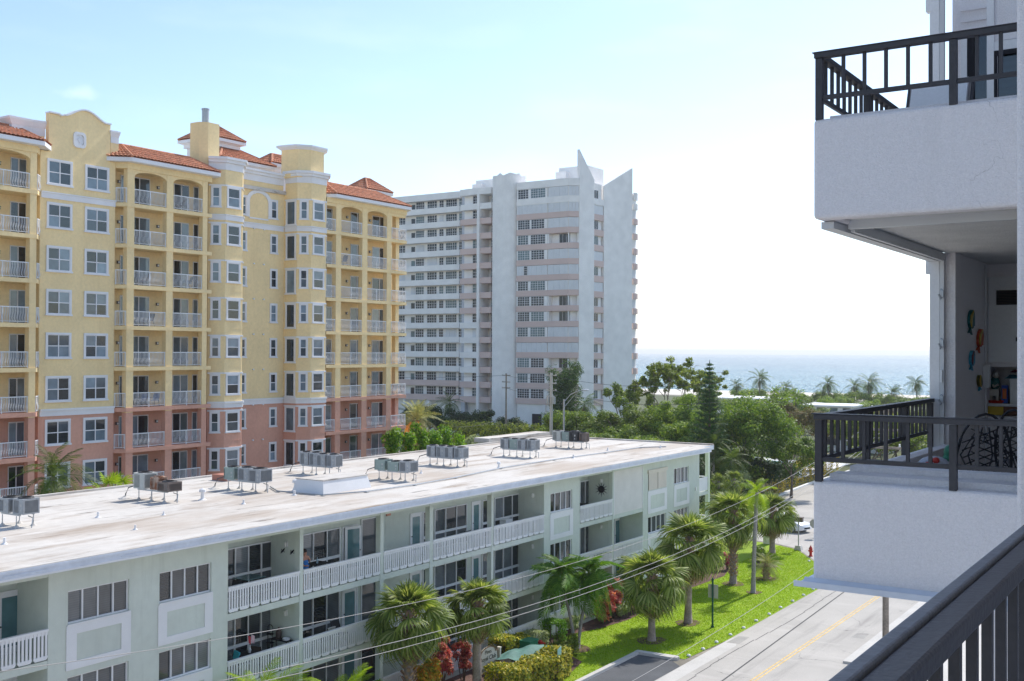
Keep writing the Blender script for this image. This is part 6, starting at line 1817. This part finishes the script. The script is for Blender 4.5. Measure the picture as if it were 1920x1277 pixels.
tree('sparse_tree', 'tall sparse-leaved tree with pale branching limbs against the sea', -64.6, 140.0, 15.3, (6.8, 5.6), 12000, .36, g_yg, b_pale, 51, trunk=.22, lvl=4, clump=.55, bare=.9, spread=.62, extra=120)
tree('small_tree', 'small wind-leaning tree in front of the white fin wall', -72.9, 140.0, 11.6, (2.8, 2.6), 3200, .36, g_tree, b_pale, 52, trunk=.45, lvl=3, clump=.62, bare=.9, extra=26)
# Norfolk pine: tiers of upswept boughs
np_ = thing('norfolk_pine', 'tall narrow Norfolk Island pine with tiered boughs', 'pine', (-47.9, 112.0, 0))
lpart(MB().tube([(0, 0, -.1), (0, 0, 7), (0, 0, 15.0)], [.26, .16, .03], 8), 'trunk', b_bark, np_, True)
rg5 = np.random.default_rng(5)
pl, pn, bt_ = [], [], MB()
z = 2.2
while z < 14.7:
    L = .18 + 2.9 * (1 - (z - 2) / 13) ** 1.0 * (1.0 if z > 3.4 else .8)
    nb_ = 7 if z < 11 else 5
    for i in range(nb_):
        a = 2 * pi * i / nb_ + z * 1.7
        d = Vector((cos(a), sin(a), .12))
        bt_.tube([(0, 0, z), tuple(Vector((0, 0, z)) + d * L * .6), tuple(Vector((0, 0, z + .22 * L)) + d * L)], [.03, .02, .008], 4)
        m = int(46 * L) + 8
        u = rg5.random(m) ** .8
        p = np.stack([np.cos(a) * L * u, np.sin(a) * L * u, z + .12 * L * u + .22 * L * u ** 2], 1) + rg5.normal(0, .09 + .05 * L, (m, 3)) * np.array([1, 1, .45])
        pl.append(p); pn.append(np.tile([np.cos(a) * .4, np.sin(a) * .4, .9], (m, 1)))
    z += .50 if z > 9 else .66
lpart(bt_, 'boughs', b_bark, np_)
link('needles', leafmesh('needles', leaves(np.concatenate(pl), np.concatenate(pn), .46, .10, rg5, .35), g_pine), np_)
tree('mango_tree', 'dense glossy green mango tree right beside the pine' .replace('right ', ''), -46.0, 121.0, 10.3, (4.2, 4.2), 32300, 0.27, g_mango, b_bark, 53, trunk=.1, extra=110, clump=1.3)
tree('almond_tree', 'rusty brown and green almond tree next to the mango tree', -50.0, 148.0, 9.2, (5.2, 5.0), 20900, 0.29, g_brown, b_pale, 54, trunk=.1, lvl=4, extra=60, clump=1.1, bare=.9)
tree('almond_tree', 'yellow-green almond tree behind the terrace railing', -38.6, 140.0, 8.2, (4.4, 4.6), 17100, 0.28, g_yg, b_bark, 55, trunk=.2, extra=30, clump=1.15)
tree('almond_tree', 'olive almond tree beyond the pool, seen through the terrace railing', -40.5, 162.0, 7.5, (4.6, 4.6), 15200, 0.29, g_brown, b_bark, 56, trunk=.2, extra=24, clump=1.2)
tree('round_tree', 'dark green tree shading the side street corner', -40.5, 117.0, 6.4, (2.6, 2.6), 12350, 0.24, g_mango, b_bark, 57, trunk=.35, extra=18, clump=.9)
tree('round_tree', 'broad dark tree behind the pine and palms', -47.0, 104.0, 4.8, (2.8, 2.8), 9880, 0.24, g_dk, b_bark, 58, trunk=.2, extra=20, clump=1.0)
for i, (x, y, top, sc_, lab) in enumerate(((-43.8, 108, 4.6, .85, 'palm with a bleached crown beside the mango tree trunk'), (-46.6, 110, 6.0, .9, 'palm leaning out between the pine and the mango tree'), (-39.4, 98, 4.0, .8, 'low shaggy palm at the corner of the side street'), (-37.0, 91.0, 3.0, .72, 'pale low palm behind the gable end of the green block'), (-41.8, 100, 3.4, .8, 'grey-green low palm under the mango tree'))):
    palm(lab, x, y, top, 0, (COC if i < 2 else FAN), 22, sc_, .15, b_coco, elo=-55, ehi=75, seed=60 + i, dry=(CDRY if i < 2 else FAND), ndry=4, z0=0)
shrub('shrub', 'bushy dark green thicket at the gable corner of the green block', -36.6, 82.0, (1.6, 2.6), 3.2, 4200, .24, g_mango, 61, z0=0, lumps=22)
shrub('shrub', 'dark thicket beneath the Norfolk pine', -41.5, 92.0, (2.2, 3.0), 3.4, 4600, .25, g_dk, 62, z0=0, lumps=22)
shrub('shrub', 'lime green young shrub behind the lawn palms', -34.2, 86.0, (1.2, 1.3), 3.4, 1800, .3, g_lime, 63, z0=0, lumps=14, aspect=.3)
shrub('shrub', 'silvery shrub along the side street edge', -38.6, 95.5, (1.2, 2.0), 1.8, 2200, .2, g_gry, 64, z0=0)
hedge('yellow_hedge', 'golden yellow hedge along the far kerb of the side street', [(-43.6, 117.5), (-44.2, 126), (-44.6, 134), (-44.9, 146)], 1.6, 2.4, 9000, .22, g_hib, 65, z0=0)
for i, (x, y, r_, h_, m_, lab) in enumerate(((-37.2, 85.5, 1.5, 3.0, g_yg, 'olive shrub behind the white gate pillar'), (-40.2, 87.5, 1.9, 3.6, g_mango, 'glossy thicket under the pine nearest the gable end'), (-41.2, 97.0, 2.0, 2.6, g_gry, 'silvery thicket along the side street behind the low palms'), (-43.6, 96.0, 2.2, 3.6, g_tree, 'bright green thicket below the mango tree'),
        (-42.6, 106.0, 1.8, 2.8, g_dk, 'dark thicket at the foot of the mango tree'), (-46.5, 101.0, 2.2, 3.8, g_tree, 'light green thicket between the pine and the side street'), (-45.0, 112.5, 1.9, 3.2, g_gry, 'grey-green thicket behind the side street corner tree'), (-50.5, 106.0, 2.6, 4.0, g_dk, 'dark thicket behind the pine trunk'), (-50.0, 128.0, 3.0, 3.6, g_mango, 'glossy thicket between the mango tree and the pool'), (-56.0, 131.0, 3.0, 4.2, g_brown, 'rusty thicket beyond the pine and sea grapes'))):
    shrub('shrub', lab, x, y, (r_, r_ * 1.3), h_, 4600, .27, m_, 160 + i, z0=0, lumps=26)
for i, (x, y, h_, rr, m_, lab) in enumerate(((-33, 150, 5.2, 3.4, g_tree, 'green tree behind the terrace railing corner'), (-40, 152, 4.6, 3.2, g_yg, 'yellow-green tree between the terrace balusters, nearer the corner post'), (-29, 158, 5.6, 3.4, g_mango, 'glossy tree seen between the terrace balusters'), (-47, 170, 5.0, 3.6, g_tree, 'green tree behind the pool'), (-36, 176, 5.4, 3.8, g_mango, 'glossy tree behind the first row of trees past the railing'),
        (-55, 178, 5.4, 3.6, g_yg, 'pale green tree beside the cabana'), (-42, 192, 5.0, 4.0, g_dk, 'dark tree far behind the terrace railing'), (-30, 186, 5.0, 4.0, g_tree, 'green tree far behind the terrace post'), (-62, 166, 4.6, 3.4, g_dk, 'dark tree past the pool deck'), (-62, 150, 4.8, 3.2, g_mango, 'glossy tree at the landward side of the pool'), (-48.5, 118.5, 4.2, 2.8, g_tree, 'low green tree under the mango crown'), (-43.6, 120.5, 3.2, 2.0, g_dk, 'low dark tree under the mango crown by the kerb'), (-54, 112, 4.8, 3.0, g_tree, 'green tree left of the mango and behind the pine'.replace('left of', 'next to')),
        (-72, 215, 5.0, 4.4, g_tree, 'green tree in front of the beach houses'), (-92, 232, 5.4, 5.0, g_mango, 'glossy tree in front of the long beach house'), (-56, 222, 5.0, 4.6, g_yg, 'pale green tree past the cabana'), (-108, 246, 5.6, 5.2, g_tree, 'green tree screening the long beach house'))):
    tree('garden_tree', lab, x, y, h_, (rr, rr), 7000, .32, m_, b_bark, 200 + i, trunk=.12, lvl=2, extra=30, clump=1.1)
# palms along the beach
BP = 'coconut palms along the beach'
for i, (x, y, top, sc_, lab) in enumerate((
    (-119.7, 300, 6.6, 1.15, 'small dark beach palm beside the Norfolk pine tip'), (-113.0, 300, 8.6, 1.5, 'big wind-blown beach palm against the sea glitter'), (-66.5, 194, 7.2, 1.0, 'full round beach palm standing before the flat-roofed beach house'),
    (-93.2, 300, 7.6, 1.25, 'beach palm with a slim trunk just off the upper railing corner'), (-82.4, 300, 8.0, 1.6, 'largest beach palm, seen over the terrace railing'), (-76.5, 300, 5.4, 1.35, 'low spreading beach palm next to the largest one'),
    (-69.9, 300, 8.2, 1.2, 'beach palm leaning in the wind near the shutter post'), (-63.6, 200, 4.2, .8, 'young beach palm in the shade of the railing corner'), (-96.5, 305, 5.6, 1.1, 'short beach palm with a ragged head between taller ones'), (-68.0, 310, 4.6, .9, 'smallest beach palm close to the shutter post'), (-88.0, 306, 6.8, 1.3, 'ragged beach palm between the slim and the largest one'), (-106.5, 303, 6.2, 1.15, 'medium beach palm next to the big wind-blown one'), (-90.5, 250, 6.4, 1.1, 'beach palm standing before the low beach pavilion'))):
    palm(lab, x, y, top, 0, COC, 22, sc_, .17, b_coco, elo=-62, ehi=72, seed=90 + i, wind=.9, z0=0, group=BP, dry=CDRY, ndry=3, lean=(-.5 + .2 * (i % 3), .3))
for i, (x, y, h_, rr, lab) in enumerate(((-88, 288, 4.2, 4.0, 'round sea grape bush on the beach ridge between palms'), (-99, 292, 4.0, 3.6, 'sea grape bush on the beach ridge near the slim palm'), (-78, 285, 3.0, 3.4, 'low sea grape bush under the largest beach palm'), (-108, 280, 3.4, 4.0, 'low sea grape bush beside the flat-roofed beach house'),
                                        (-70, 190, 3.6, 3.0, 'green bush at the foot of the round beach palm'), (-60, 205, 3.8, 4.0, 'green bush behind the young beach palm'), (-52, 200, 3.4, 4.0, 'green bush seen between the terrace balusters'), (-125, 290, 3.5, 5, 'long sea grape thicket behind the Norfolk pine'), (-117, 302, 5.0, 4.5, 'tall thicket round the small dark beach palm'), (-104, 298, 4.6, 4.5, 'thicket between the wind-blown and the slim beach palm'), (-94, 302, 4.4, 4.2, 'thicket at the foot of the slim beach palm'), (-84, 300, 5.0, 4.4, 'thicket hiding the foot of the largest beach palm'), (-74, 296, 4.2, 4.0, 'thicket under the leaning beach palm'), (-66, 292, 4.6, 4.2, 'thicket at the shutter post end of the beach'), (-80, 200, 4.0, 4.0, 'green thicket in front of the beach pavilion'))):
    tree('beach_bush', lab, x, y, h_, (rr, rr), 5700, 0.39, g_tree, b_bark, 140 + i, trunk=.12, lvl=2, extra=14, clump=1.3)

# ================================================================== STREET THINGS
def box_thing(name, label, cat, *a): return solo(MB().box(*a[:6]), name, a[6], label, cat)
# low-walled beach houses with flat white roofs
def beach_house(x0, x1, y0, y1, h_, label):
    t = thing('beach_house', label, 'house', ((x0 + x1) / 2, y0, 0))
    part(MB().box(x0 + .8, x1 - .8, y0 + .8, y1 - .8, 0, h_), 'wall', m_near, t)
    part(MB().box(x0, x1, y0, y1, h_ + .002, h_ + .35), 'roof', m_gwhite, t)
    n = int((x1 - x0) / 3.2)
    for i in range(n):
        xx = x0 + 1.6 + i * 3.2
        f = part(MB().box(xx - .05, xx + 2.05, y0 + .72, y0 + .8, .9, 1.0).box(xx - .05, xx + 2.05, y0 + .72, y0 + .8, 2.3, 2.4).box(xx - .05, xx + .03, y0 + .72, y0 + .8, 1.0, 2.3).box(xx + 1.97, xx + 2.05, y0 + .72, y0 + .8, 1.0, 2.3), 'window', m_trim, t)
        part(MB().box(xx + .03, xx + 1.97, y0 + .76, y0 + .798, 1.0, 2.3), 'pane', m_twin, f)
beach_house(-122, -96, 268, 282, 3.9, 'long flat-roofed white beach house behind the trees')
beach_house(-92, -78, 270, 284, 2.6, 'low flat-roofed beach pavilion below the largest beach palm')
beach_house(-57, -45, 176, 186, 3.6, 'flat-roofed white cabana glimpsed through the terrace balusters')
# utility poles, street lamp and their wires
b_wood = M('weathered_pole_wood', (.25, .215, .18), .9, .2, 2, .5, 30, fine=.2, fs=14)
def pole(x, y, h_, r, mat, label, arms=True, can=False):
    t = thing('utility_pole', label, 'utility pole', (x, y, 0))
    part(MB().cyl(x, y, -.1, h_, r, 12, r * .7), 'shaft', mat, t)
    if arms:
        for z in (h_ - .3, h_ - 1.3, h_ - 2.2):
            a = part(MB().box(x - .75, x + .75, y - .06, y + .06, z - .06, z + .06), 'crossarm', mat, t)
            for s in (-.68, .68): part(MB().lathe([(.03, z + .06), (.06, z + .1), (.03, z + .15), (.05, z + .2), (.0, z + .22)], x + s, y, 8), 'insulator', m_lglass, a)
    if can:
        for s in (-.42, .42): part(MB().cyl(x + s, y - .1, h_ - 3.9, h_ - 3.0, .25, 12).cyl(x + s, y - .1, h_ - 2.999, h_ - 2.85, .08, 8), 'transformer_can', m_steel, t)
    return t
pole(-14.8, 56.9, 13.2, .17, b_wood, 'weathered wooden utility pole rising from the near pavement below the terrace')
pole(-14.8, -3.0, 13.2, .17, b_wood, 'wooden utility pole at the near end of the street wires, out of frame')
pole(-93.1, 140.0, 12.5, .16, b_wood, 'slim wooden utility pole in front of the white stair drum')
pole(-72.9, 120.0, 13.1, .24, m_conc, 'thick concrete utility pole with transformers beside the dark tree', True, True)
def wire(pts_, r, label, mat, seg=28, sag=0.0):
    p, q = Vector(pts_[0]), Vector(pts_[1])
    mb = MB().tube([p.lerp(q, i / seg) - Vector((0, 0, sag * 4 * (i / seg) * (1 - i / seg))) for i in range(seg + 1)], r, 5)
    return solo(mb, 'power_line', mat, label, 'power line', None, True)
m_wire = M('wire_sheath', (.42, .41, .40), .6)
m_wired = M('dark_wire', (.06, .06, .065), .6)
wire([(-14.85, -3, 13.0), (-14.85, 56.9, 12.85)], .0065, 'highest of the three wires swinging across the green block', m_wire, 40, 2.83)
wire([(-14.55, -3, 12.38), (-14.55, 56.9, 12.25)], .0075, 'middle of the three wires swinging across the green block', m_wire, 40, 2.86)
wire([(-14.75, -3, 12.1), (-14.75, 56.9, 11.85)], .0075, 'lowest of the three wires swinging across the green block', m_wire, 40, 2.76)
wire([(-14.9, -3, 7.5), (-14.9, 56.9, 7.7)], .008, 'single low cable crossing the lawn and street', m_wire, 40, 1.55)
for i, (a, b_, s, lab) in enumerate((((-93.1, 140, 12.2), (-72.9, 120, 12.8), .4, 'upper wire between the wooden and the concrete pole'), ((-93.1, 140, 10.3), (-72.9, 120, 11), .5, 'lower wire between the wooden and the concrete pole'),
                                    ((-93.1, 140, 12.2), (-150, 150, 12), .7, 'upper wire leaving the wooden pole toward the yellow building'), ((-93.1, 140, 6.3), (-72, 98, 7.5), .6, 'drooping service cable running from the wooden pole to the yellow building'),
                                    ((-72.9, 120, 12.8), (-40, 96, 13), .8, 'upper wire leaving the concrete pole toward the side street'), ((-72.9, 120, 11), (-40, 96, 11.2), .9, 'lower wire leaving the concrete pole toward the side street'))):
    wire([a, b_], .022, lab, m_wired, 20, s)
sl_ = thing('street_lamp', 'grey street lamp with a long upswept arm above the sea grape', 'street lamp', (-65.1, 110, 0))
part(MB().cyl(-65.1, 110, 0, 10.3, .15, 12, .10), 'pole', m_steel, sl_)
am = part(MB().tube([(-65.1, 110, 10.0), (-64.2, 110, 10.9), (-63.2, 110, 11.3), (-62.5, 110, 11.42)], .06, 8).tube([(-65.1, 110, 9.4), (-64.0, 110, 10.5), (-63.3, 110, 11.2)], .045, 8), 'arm', m_steel, sl_, True)
part(ellipsoid(MB(), (-62.2, 110, 11.45), (.45, .16, .10)), 'lamp_head', m_fascia, sl_, True)
# sign post on the lawn
sp_ = thing('sign_post', 'dark green post carrying a pale sign seen from behind', 'sign', (-25.1, 59.2, .03))
m_dkgreen = M('green_post_paint', (.012, .085, .05), .5, .1, 6)
part(MB().cyl(-25.1, 59.2, 0, 2.7, .055, 12).lathe([(.06, 2.7), (.085, 2.75), (.06, 2.8), (.03, 2.86), (.0, 2.88)], -25.1, 59.2, 12).cyl(-25.1, 59.2, .03, .12, .09, 12), 'post', m_dkgreen, sp_)
part(MB().box(-25.40, -24.80, 59.262, 59.28, 1.70, 2.48), 'sign_panel', M('bare_sign_metal', (.46, .46, .38), .5, .06), sp_)
part(MB().box(-25.2, -25.0, 59.24, 59.261, 1.85, 1.9).box(-25.2, -25.0, 59.24, 59.261, 2.28, 2.33), 'bracket', m_steel, sp_)
# white painted stones along the lawn edge
NTH = 'first second third fourth fifth sixth seventh eighth ninth tenth eleventh twelfth thirteenth fourteenth'.split()
spots = [(-23.75, 52.9), (-23.65, 54.5), (-23.6, 56.2), (-23.58, 58.1), (-23.55, 60.0), (-23.55, 62.0), (-23.5, 64.0), (-23.55, 66.1), (-23.5, 68.2), (-23.5, 70.3), (-23.55, 72.4), (-24.0, 75.0), (-24.7, 77.6), (-27.0, 82.0)]
for i, (x, y) in enumerate(spots):
    mb = ellipsoid(MB(), (0, 0, .05), (.12, .10, .08), 10, 6)
    rr = random.Random(i)
    mb.v = [(a * rr.uniform(.88, 1.1), b_ * rr.uniform(.88, 1.1), c * rr.uniform(.9, 1.1)) for a, b_, c in mb.v]
    o_ = link('edge_stone', mb.mesh('edge_stone', m_white, (0, 0, 0), True), None, (x, y, .02))
    tag(o_, 'white edging stone, ' + NTH[i] + ' from the parking bay along the lawn edge', 'stone', 'white stones edging the lawn')
# club sign, cabinet, canopy, small blue sign
cs = thing('club_sign', 'cream lettered club sign with an arched top on two posts', 'sign', (-29.6, 43.1, .03))
m_cream = M('cream_sign', (.66, .62, .52), .6, .04)
prf = [(42.25, .62), (43.82, .62), (43.88, 1.0), (43.82, 1.52)] + [(43.04 + .62 * cos(a), 1.52 + .30 * sin(a)) for a in [i * pi / 8 for i in range(9)]] + [(42.25, 1.52), (42.19, 1.0)]
part(MB().extrude_yz(prf, -29.64, -29.58), 'board', m_cream, cs)
rim = MB()
for a, b_ in zip(prf, prf[1:] + prf[:1]): rim.bar((-29.57, a[0], a[1]), (-29.57, b_[0], b_[1]), .03, .05)
part(rim, 'rim', M('sign_bronze', (.20, .13, .08), .5), cs)
for y in (42.06, 44.02): part(MB().box(-29.68, -29.54, y - .06, y + .06, 0, 1.55).box(-29.70, -29.52, y - .08, y + .08, 1.552, 1.6), 'post', m_cream, cs)
m_ink = M('sign_lettering', (.06, .07, .05), .6)
for txt, z, s in (('Pines', 1.50, .27), ('Royal Club', 1.20, .30), ('EAST', .97, .17), ('SEA RANCH', .74, .19)):
    fcv = bpy.data.curves.new('lettering', 'FONT')
    fcv.body, fcv.size, fcv.align_x, fcv.extrude = txt, s, 'CENTER', .004
    fcv.materials.append(m_ink)
    tmp = bpy.data.objects.new('lettering', fcv); COL.objects.link(tmp)
    me_ = bpy.data.meshes.new_from_object(tmp.evaluated_get(bpy.context.evaluated_depsgraph_get()))
    bpy.data.objects.remove(tmp)
    link('lettering', me_, cs, Vector((-29.572, 43.04, z)) - WL[cs.name], (pi / 2, 0, pi / 2))
gc = thing('utility_cabinet', 'green utility cabinet standing in the croton hedge', 'cabinet', (-29.6, 46.6, .03))
m_cab = M('cabinet_green', (.03, .20, .10), .45, .08, 4)
part(MB().box(-29.95, -29.25, 46.2, 46.95, .03, 1.36), 'body', m_cab, gc)
part(MB().box(-29.99, -29.21, 46.16, 46.99, 1.362, 1.41), 'lid', m_cab, gc)
part(MB().box(-29.249, -29.235, 46.24, 46.55, .12, 1.3).box(-29.249, -29.235, 46.60, 46.91, .12, 1.3), 'door', m_cab, gc)
rd = thing('standpipe', 'red fire standpipe beside the green cabinet', 'standpipe', (-29.3, 47.25, .03))
m_red = M('fire_red', (.50, .03, .02), .4, .08, 6)
part(MB().cyl(-29.3, 47.25, .0, 1.05, .07, 10).lathe([(.07, 1.05), (.13, 1.1), (.13, 1.2), (.05, 1.27), (0, 1.28)], -29.3, 47.25, 12), 'riser', m_red, rd)
part(MB().tube([(-29.3, 47.25, 1.12), (-29.05, 47.3, 1.12)], .06, 10).tube([(-29.3, 47.25, .7), (-29.1, 47.3, .7)], .05, 10), 'outlet', m_red, rd)
cpn = thing('canopy', 'faded teal fabric canopy sagging over the croton hedge', 'canopy', (-28.9, 45.2, .03))
mb = MB()
for i in range(13):
    for j in range(13):
        u, v = i / 12 * 2 - 1, j / 12 * 2 - 1
        z = 1.18 + .30 * max(0, 1 - (abs(u - .25) + abs(v - .35))) ** .8 + .22 * max(0, 1 - 1.5 * (abs(u + .35) + abs(v + .4))) - .13 * abs(u * v) + .02 * sin(7 * u + 5 * v)
        mb.v.append((-28.95 + u * .8, 45.2 + v * 1.4 + u * .3, z))
for i in range(12):
    for j in range(12): mb.f.append((i * 13 + j, i * 13 + j + 1, (i + 1) * 13 + j + 1, (i + 1) * 13 + j))
part(mb, 'fabric', M('teal_canvas', (.10, .22, .19), .7, .15, 3), cpn, True)
for x, y in ((-29.6, 43.75), (-28.3, 44.1), (-29.6, 46.3), (-28.2, 46.6)): part(MB().cyl(x, y, .0, 1.12, .03, 8), 'pole', m_steel, cpn)
bs = thing('small_sign', 'small pale blue-green sign on a thin stake at the hedge', 'sign', (-27.1, 45.4, .03))
part(MB().extrude_yz([(45.28, .95), (45.62, 1.06), (45.62, 1.66), (45.28, 1.55)], -27.11, -27.09), 'panel', M('aqua_sign', (.30, .55, .50), .5), bs)
part(MB().cyl(-27.13, 45.44, 0, 1.4, .018, 8), 'stake', m_steel, bs)
wf = solo(MB().box(-30.2, -29.6, 45.0, 45.3, .03, .9), 'notice_board', m_gwhite, 'pale notice plate tilted among the croton leaves', 'sign')
# lamp post pedestal, hydrant, pillar, road sign
pd = thing('flood_light_post', 'grey post with twin dark box lights on a concrete base', 'light post', (-29.3, 86.4, .02))
part(MB().frustum([(-29.6, 86.1), (-29.0, 86.1), (-29.0, 86.7), (-29.6, 86.7)], 0, [(-29.5, 86.2), (-29.1, 86.2), (-29.1, 86.6), (-29.5, 86.6)], .38), 'base', m_conc, pd)
part(MB().cyl(-29.3, 86.4, .38, 2.3, .05, 10), 'pole', m_steel, pd)
for s in (-1, 1): part(MB().box(-29.3 + s * .2 - .16, -29.3 + s * .2 + .16, 86.2, 86.55, 2.28, 2.58).box(-29.3 + s * .2 - .19, -29.3 + s * .2 + .19, 86.16, 86.59, 2.582, 2.66), 'light_box', mu['brown'], pd)
hy = thing('fire_hydrant', 'red fire hydrant at the corner of the lawn', 'hydrant', (-27.62, 84.3, .02))
part(MB().lathe([(.17, 0), (.17, .06), (.11, .08), (.11, .52), (.15, .54), (.15, .6), (.12, .62), (.10, .72), (.04, .80), (.03, .86), (0, .87)], -27.62, 84.3, 14), 'barrel', m_red, hy, True)
part(MB().tube([(-27.81, 84.3, .42), (-27.43, 84.3, .42)], .055, 10), 'side_caps', m_red, hy)
part(MB().tube([(-27.62, 84.3, .42), (-27.62, 84.10, .42)], .075, 10), 'front_cap', m_red, hy)
gp2 = solo(MB().box(-32.7, -32.0, 87.6, 88.3, 0, 2.15), 'gate_pillar', m_near, 'pale square gate pillar behind the lawn palms', 'pillar')
part(MB().box(-32.8, -31.9, 87.5, 88.4, 2.152, 2.32).frustum([(-32.75, 87.55), (-31.95, 87.55), (-31.95, 88.35), (-32.75, 88.35)], 2.322, [(-32.4, 87.9), (-32.3, 87.9), (-32.3, 88.0), (-32.4, 88.0)], 2.55), 'cap', m_gwhite, gp2)
ss = thing('road_sign', 'road sign seen from behind at the terrace edge', 'sign', (-30.05, 92.6, 0))
part(MB().extrude_xz([(-30.05 + .40 * cos(a), 1.25 + .40 * sin(a)) for a in [pi / 8 + i * pi / 4 for i in range(8)]], 92.6, 92.615), 'sign_plate', M('sign_back', (.34, .35, .30), .5), ss)
part(MB().cyl(-30.05, 92.65, 0, 1.6, .03, 8), 'post', m_steel, ss)
# cars
def car(x, y, rz, paint, label, z=.012):
    t = thing('parked_car', label, 'car', (x, y, z), rz)
    def loft(sec):
        mb = MB()
        n = len(sec[0][1])
        for xx, pr in sec: mb.v += [(xx, a, b_) for a, b_ in pr]
        for i in range(len(sec) - 1):
            for k_ in range(n - 1): mb.f.append((i * n + k_, i * n + k_ + 1, (i + 1) * n + k_ + 1, (i + 1) * n + k_))
        mb.f.append(tuple(range(n - 1, -1, -1))); mb.f.append(tuple((len(sec) - 1) * n + k_ for k_ in range(n)))
        return mb
    def sect(w_, zb, zm, zt): return [(-w_, zb), (-w_ * 1.03, zm), (-w_ * .96, zt - .04), (-w_ * .80, zt), (w_ * .80, zt), (w_ * .96, zt - .04), (w_ * 1.03, zm), (w_, zb)]
    lpart(loft([(-2.3, sect(.70, .35, .55, .78)), (-2.15, sect(.84, .22, .55, .92)), (-1.3, sect(.89, .20, .58, .96)), (0, sect(.90, .20, .58, .97)), (1.1, sect(.89, .20, .56, .95)), (2.0, sect(.84, .22, .50, .80)), (2.3, sect(.68, .30, .48, .66))]), 'body', paint, t, True)
    def cab(w0, w1, zt): return [(-w0, .94), (-w1, zt), (w1, zt), (w0, .94)]
    lpart(loft([(-1.75, cab(.76, .74, .955)), (-1.0, cab(.78, .62, 1.38)), (.1, cab(.78, .63, 1.43)), (.35, cab(.78, .62, 1.40)), (1.25, cab(.76, .74, .955))]), 'window', m_twin, t, True)
    lpart(loft([(-1.0, [(-.63, 1.37), (-.6, 1.41), (.6, 1.41), (.63, 1.37)]), (-.2, [(-.645, 1.41), (-.61, 1.46), (.61, 1.46), (.645, 1.41)]), (.36, [(-.63, 1.38), (-.6, 1.42), (.6, 1.42), (.63, 1.38)])]), 'roof', paint, t, True)
    for sx in (-1.4, 1.4):
        for s in (-1, 1):
            wl = lpart(MB().tube([(sx, s * .70, .32), (sx, s * .90, .32)], .32, 18), 'wheel', m_fin, t)
            lpart(MB().tube([(sx, s * .9, .32), (sx, s * .915, .32)], .20, 12), 'rim', m_steel, wl)
    for s in (-1, 1):
        lpart(ellipsoid(MB(), (2.12, s * .58, .66), (.16, .16, .07)), 'headlight', m_lglass, t, True)
        lpart(ellipsoid(MB(), (-2.2, s * .58, .78), (.09, .18, .07)), 'tail_light', m_red, t, True)
    lpart(MB().box(2.2, 2.31, -.4, .4, .36, .5), 'grille', m_dark, t)
m_car = M('white_car_paint', (.75, .76, .78), .25, .02, spec=.6)
car(-33.6, 95.6, radians(-18), m_car, 'white saloon car waiting in the side street beyond the lawn')
car(-75.8, 107.5, radians(60), m_car, 'white car parked behind the flat roof, only its top showing')
# pool terrace beyond the golden hedge
struct(sheet([(-62, 138), (-46, 136), (-46, 158), (-62, 160)], .02), 'pool_deck', m_gwhite)
struct(sheet([(-60, 148), (-53, 146.5), (-53, 155), (-60, 157)], .03), 'pool_water', M('pool_water', (.08, .40, .50), .08, .1, .5, spec=.6))
m_aq = M('aqua_sling', (.18, .48, .46), .8)
for i, (x, y, r_) in enumerate(((-50.2, 141.5, .4), (-51.4, 143.0, .4), (-49.3, 145.0, 1.2))):
    t_ = thing('sun_lounger', ('aqua sun lounger on the pool deck nearest the golden hedge', 'aqua sun lounger second from the golden hedge on the pool deck', 'aqua sun lounger turned away beside the pool')[i], 'lounger', (x, y, .02), r_, 'aqua loungers on the pool deck')
    lpart(MB().box(-.32, .32, -.9, .5, .30, .36), 'seat', m_aq, t_)
    lpart(MB().extrude_yz([(.5, .30), (.5, .36), (1.0, .98), (1.05, .94)], -.32, .32), 'backrest', m_aq, t_)
    for sx in (-.28, .28):
        for sy in (-.8, .4): lpart(MB().cyl(sx, sy, 0, .30, .025, 6), 'leg', m_gwhite, t_)

# ================================================================== SEASIDE HAZE
hz = MB().box(-15000, 15000, -2000, 17000, -4.5, 58).mesh('haze', (m_hz := bpy.data.materials.new('haze_air')))
m_hz.use_nodes = True
t = m_hz.node_tree
t.nodes.clear()
pv = N(t, 'ShaderNodeVolumePrincipled')
pv.inputs['Color'].default_value = (.93, .96, 1, 1)
pv.inputs['Density'].default_value = .00018
pv.inputs['Anisotropy'].default_value = .3
t.links.new(pv.outputs[0], N(t, 'ShaderNodeOutputMaterial').inputs['Volume'])
tag(link('haze', hz), kind='stuff')
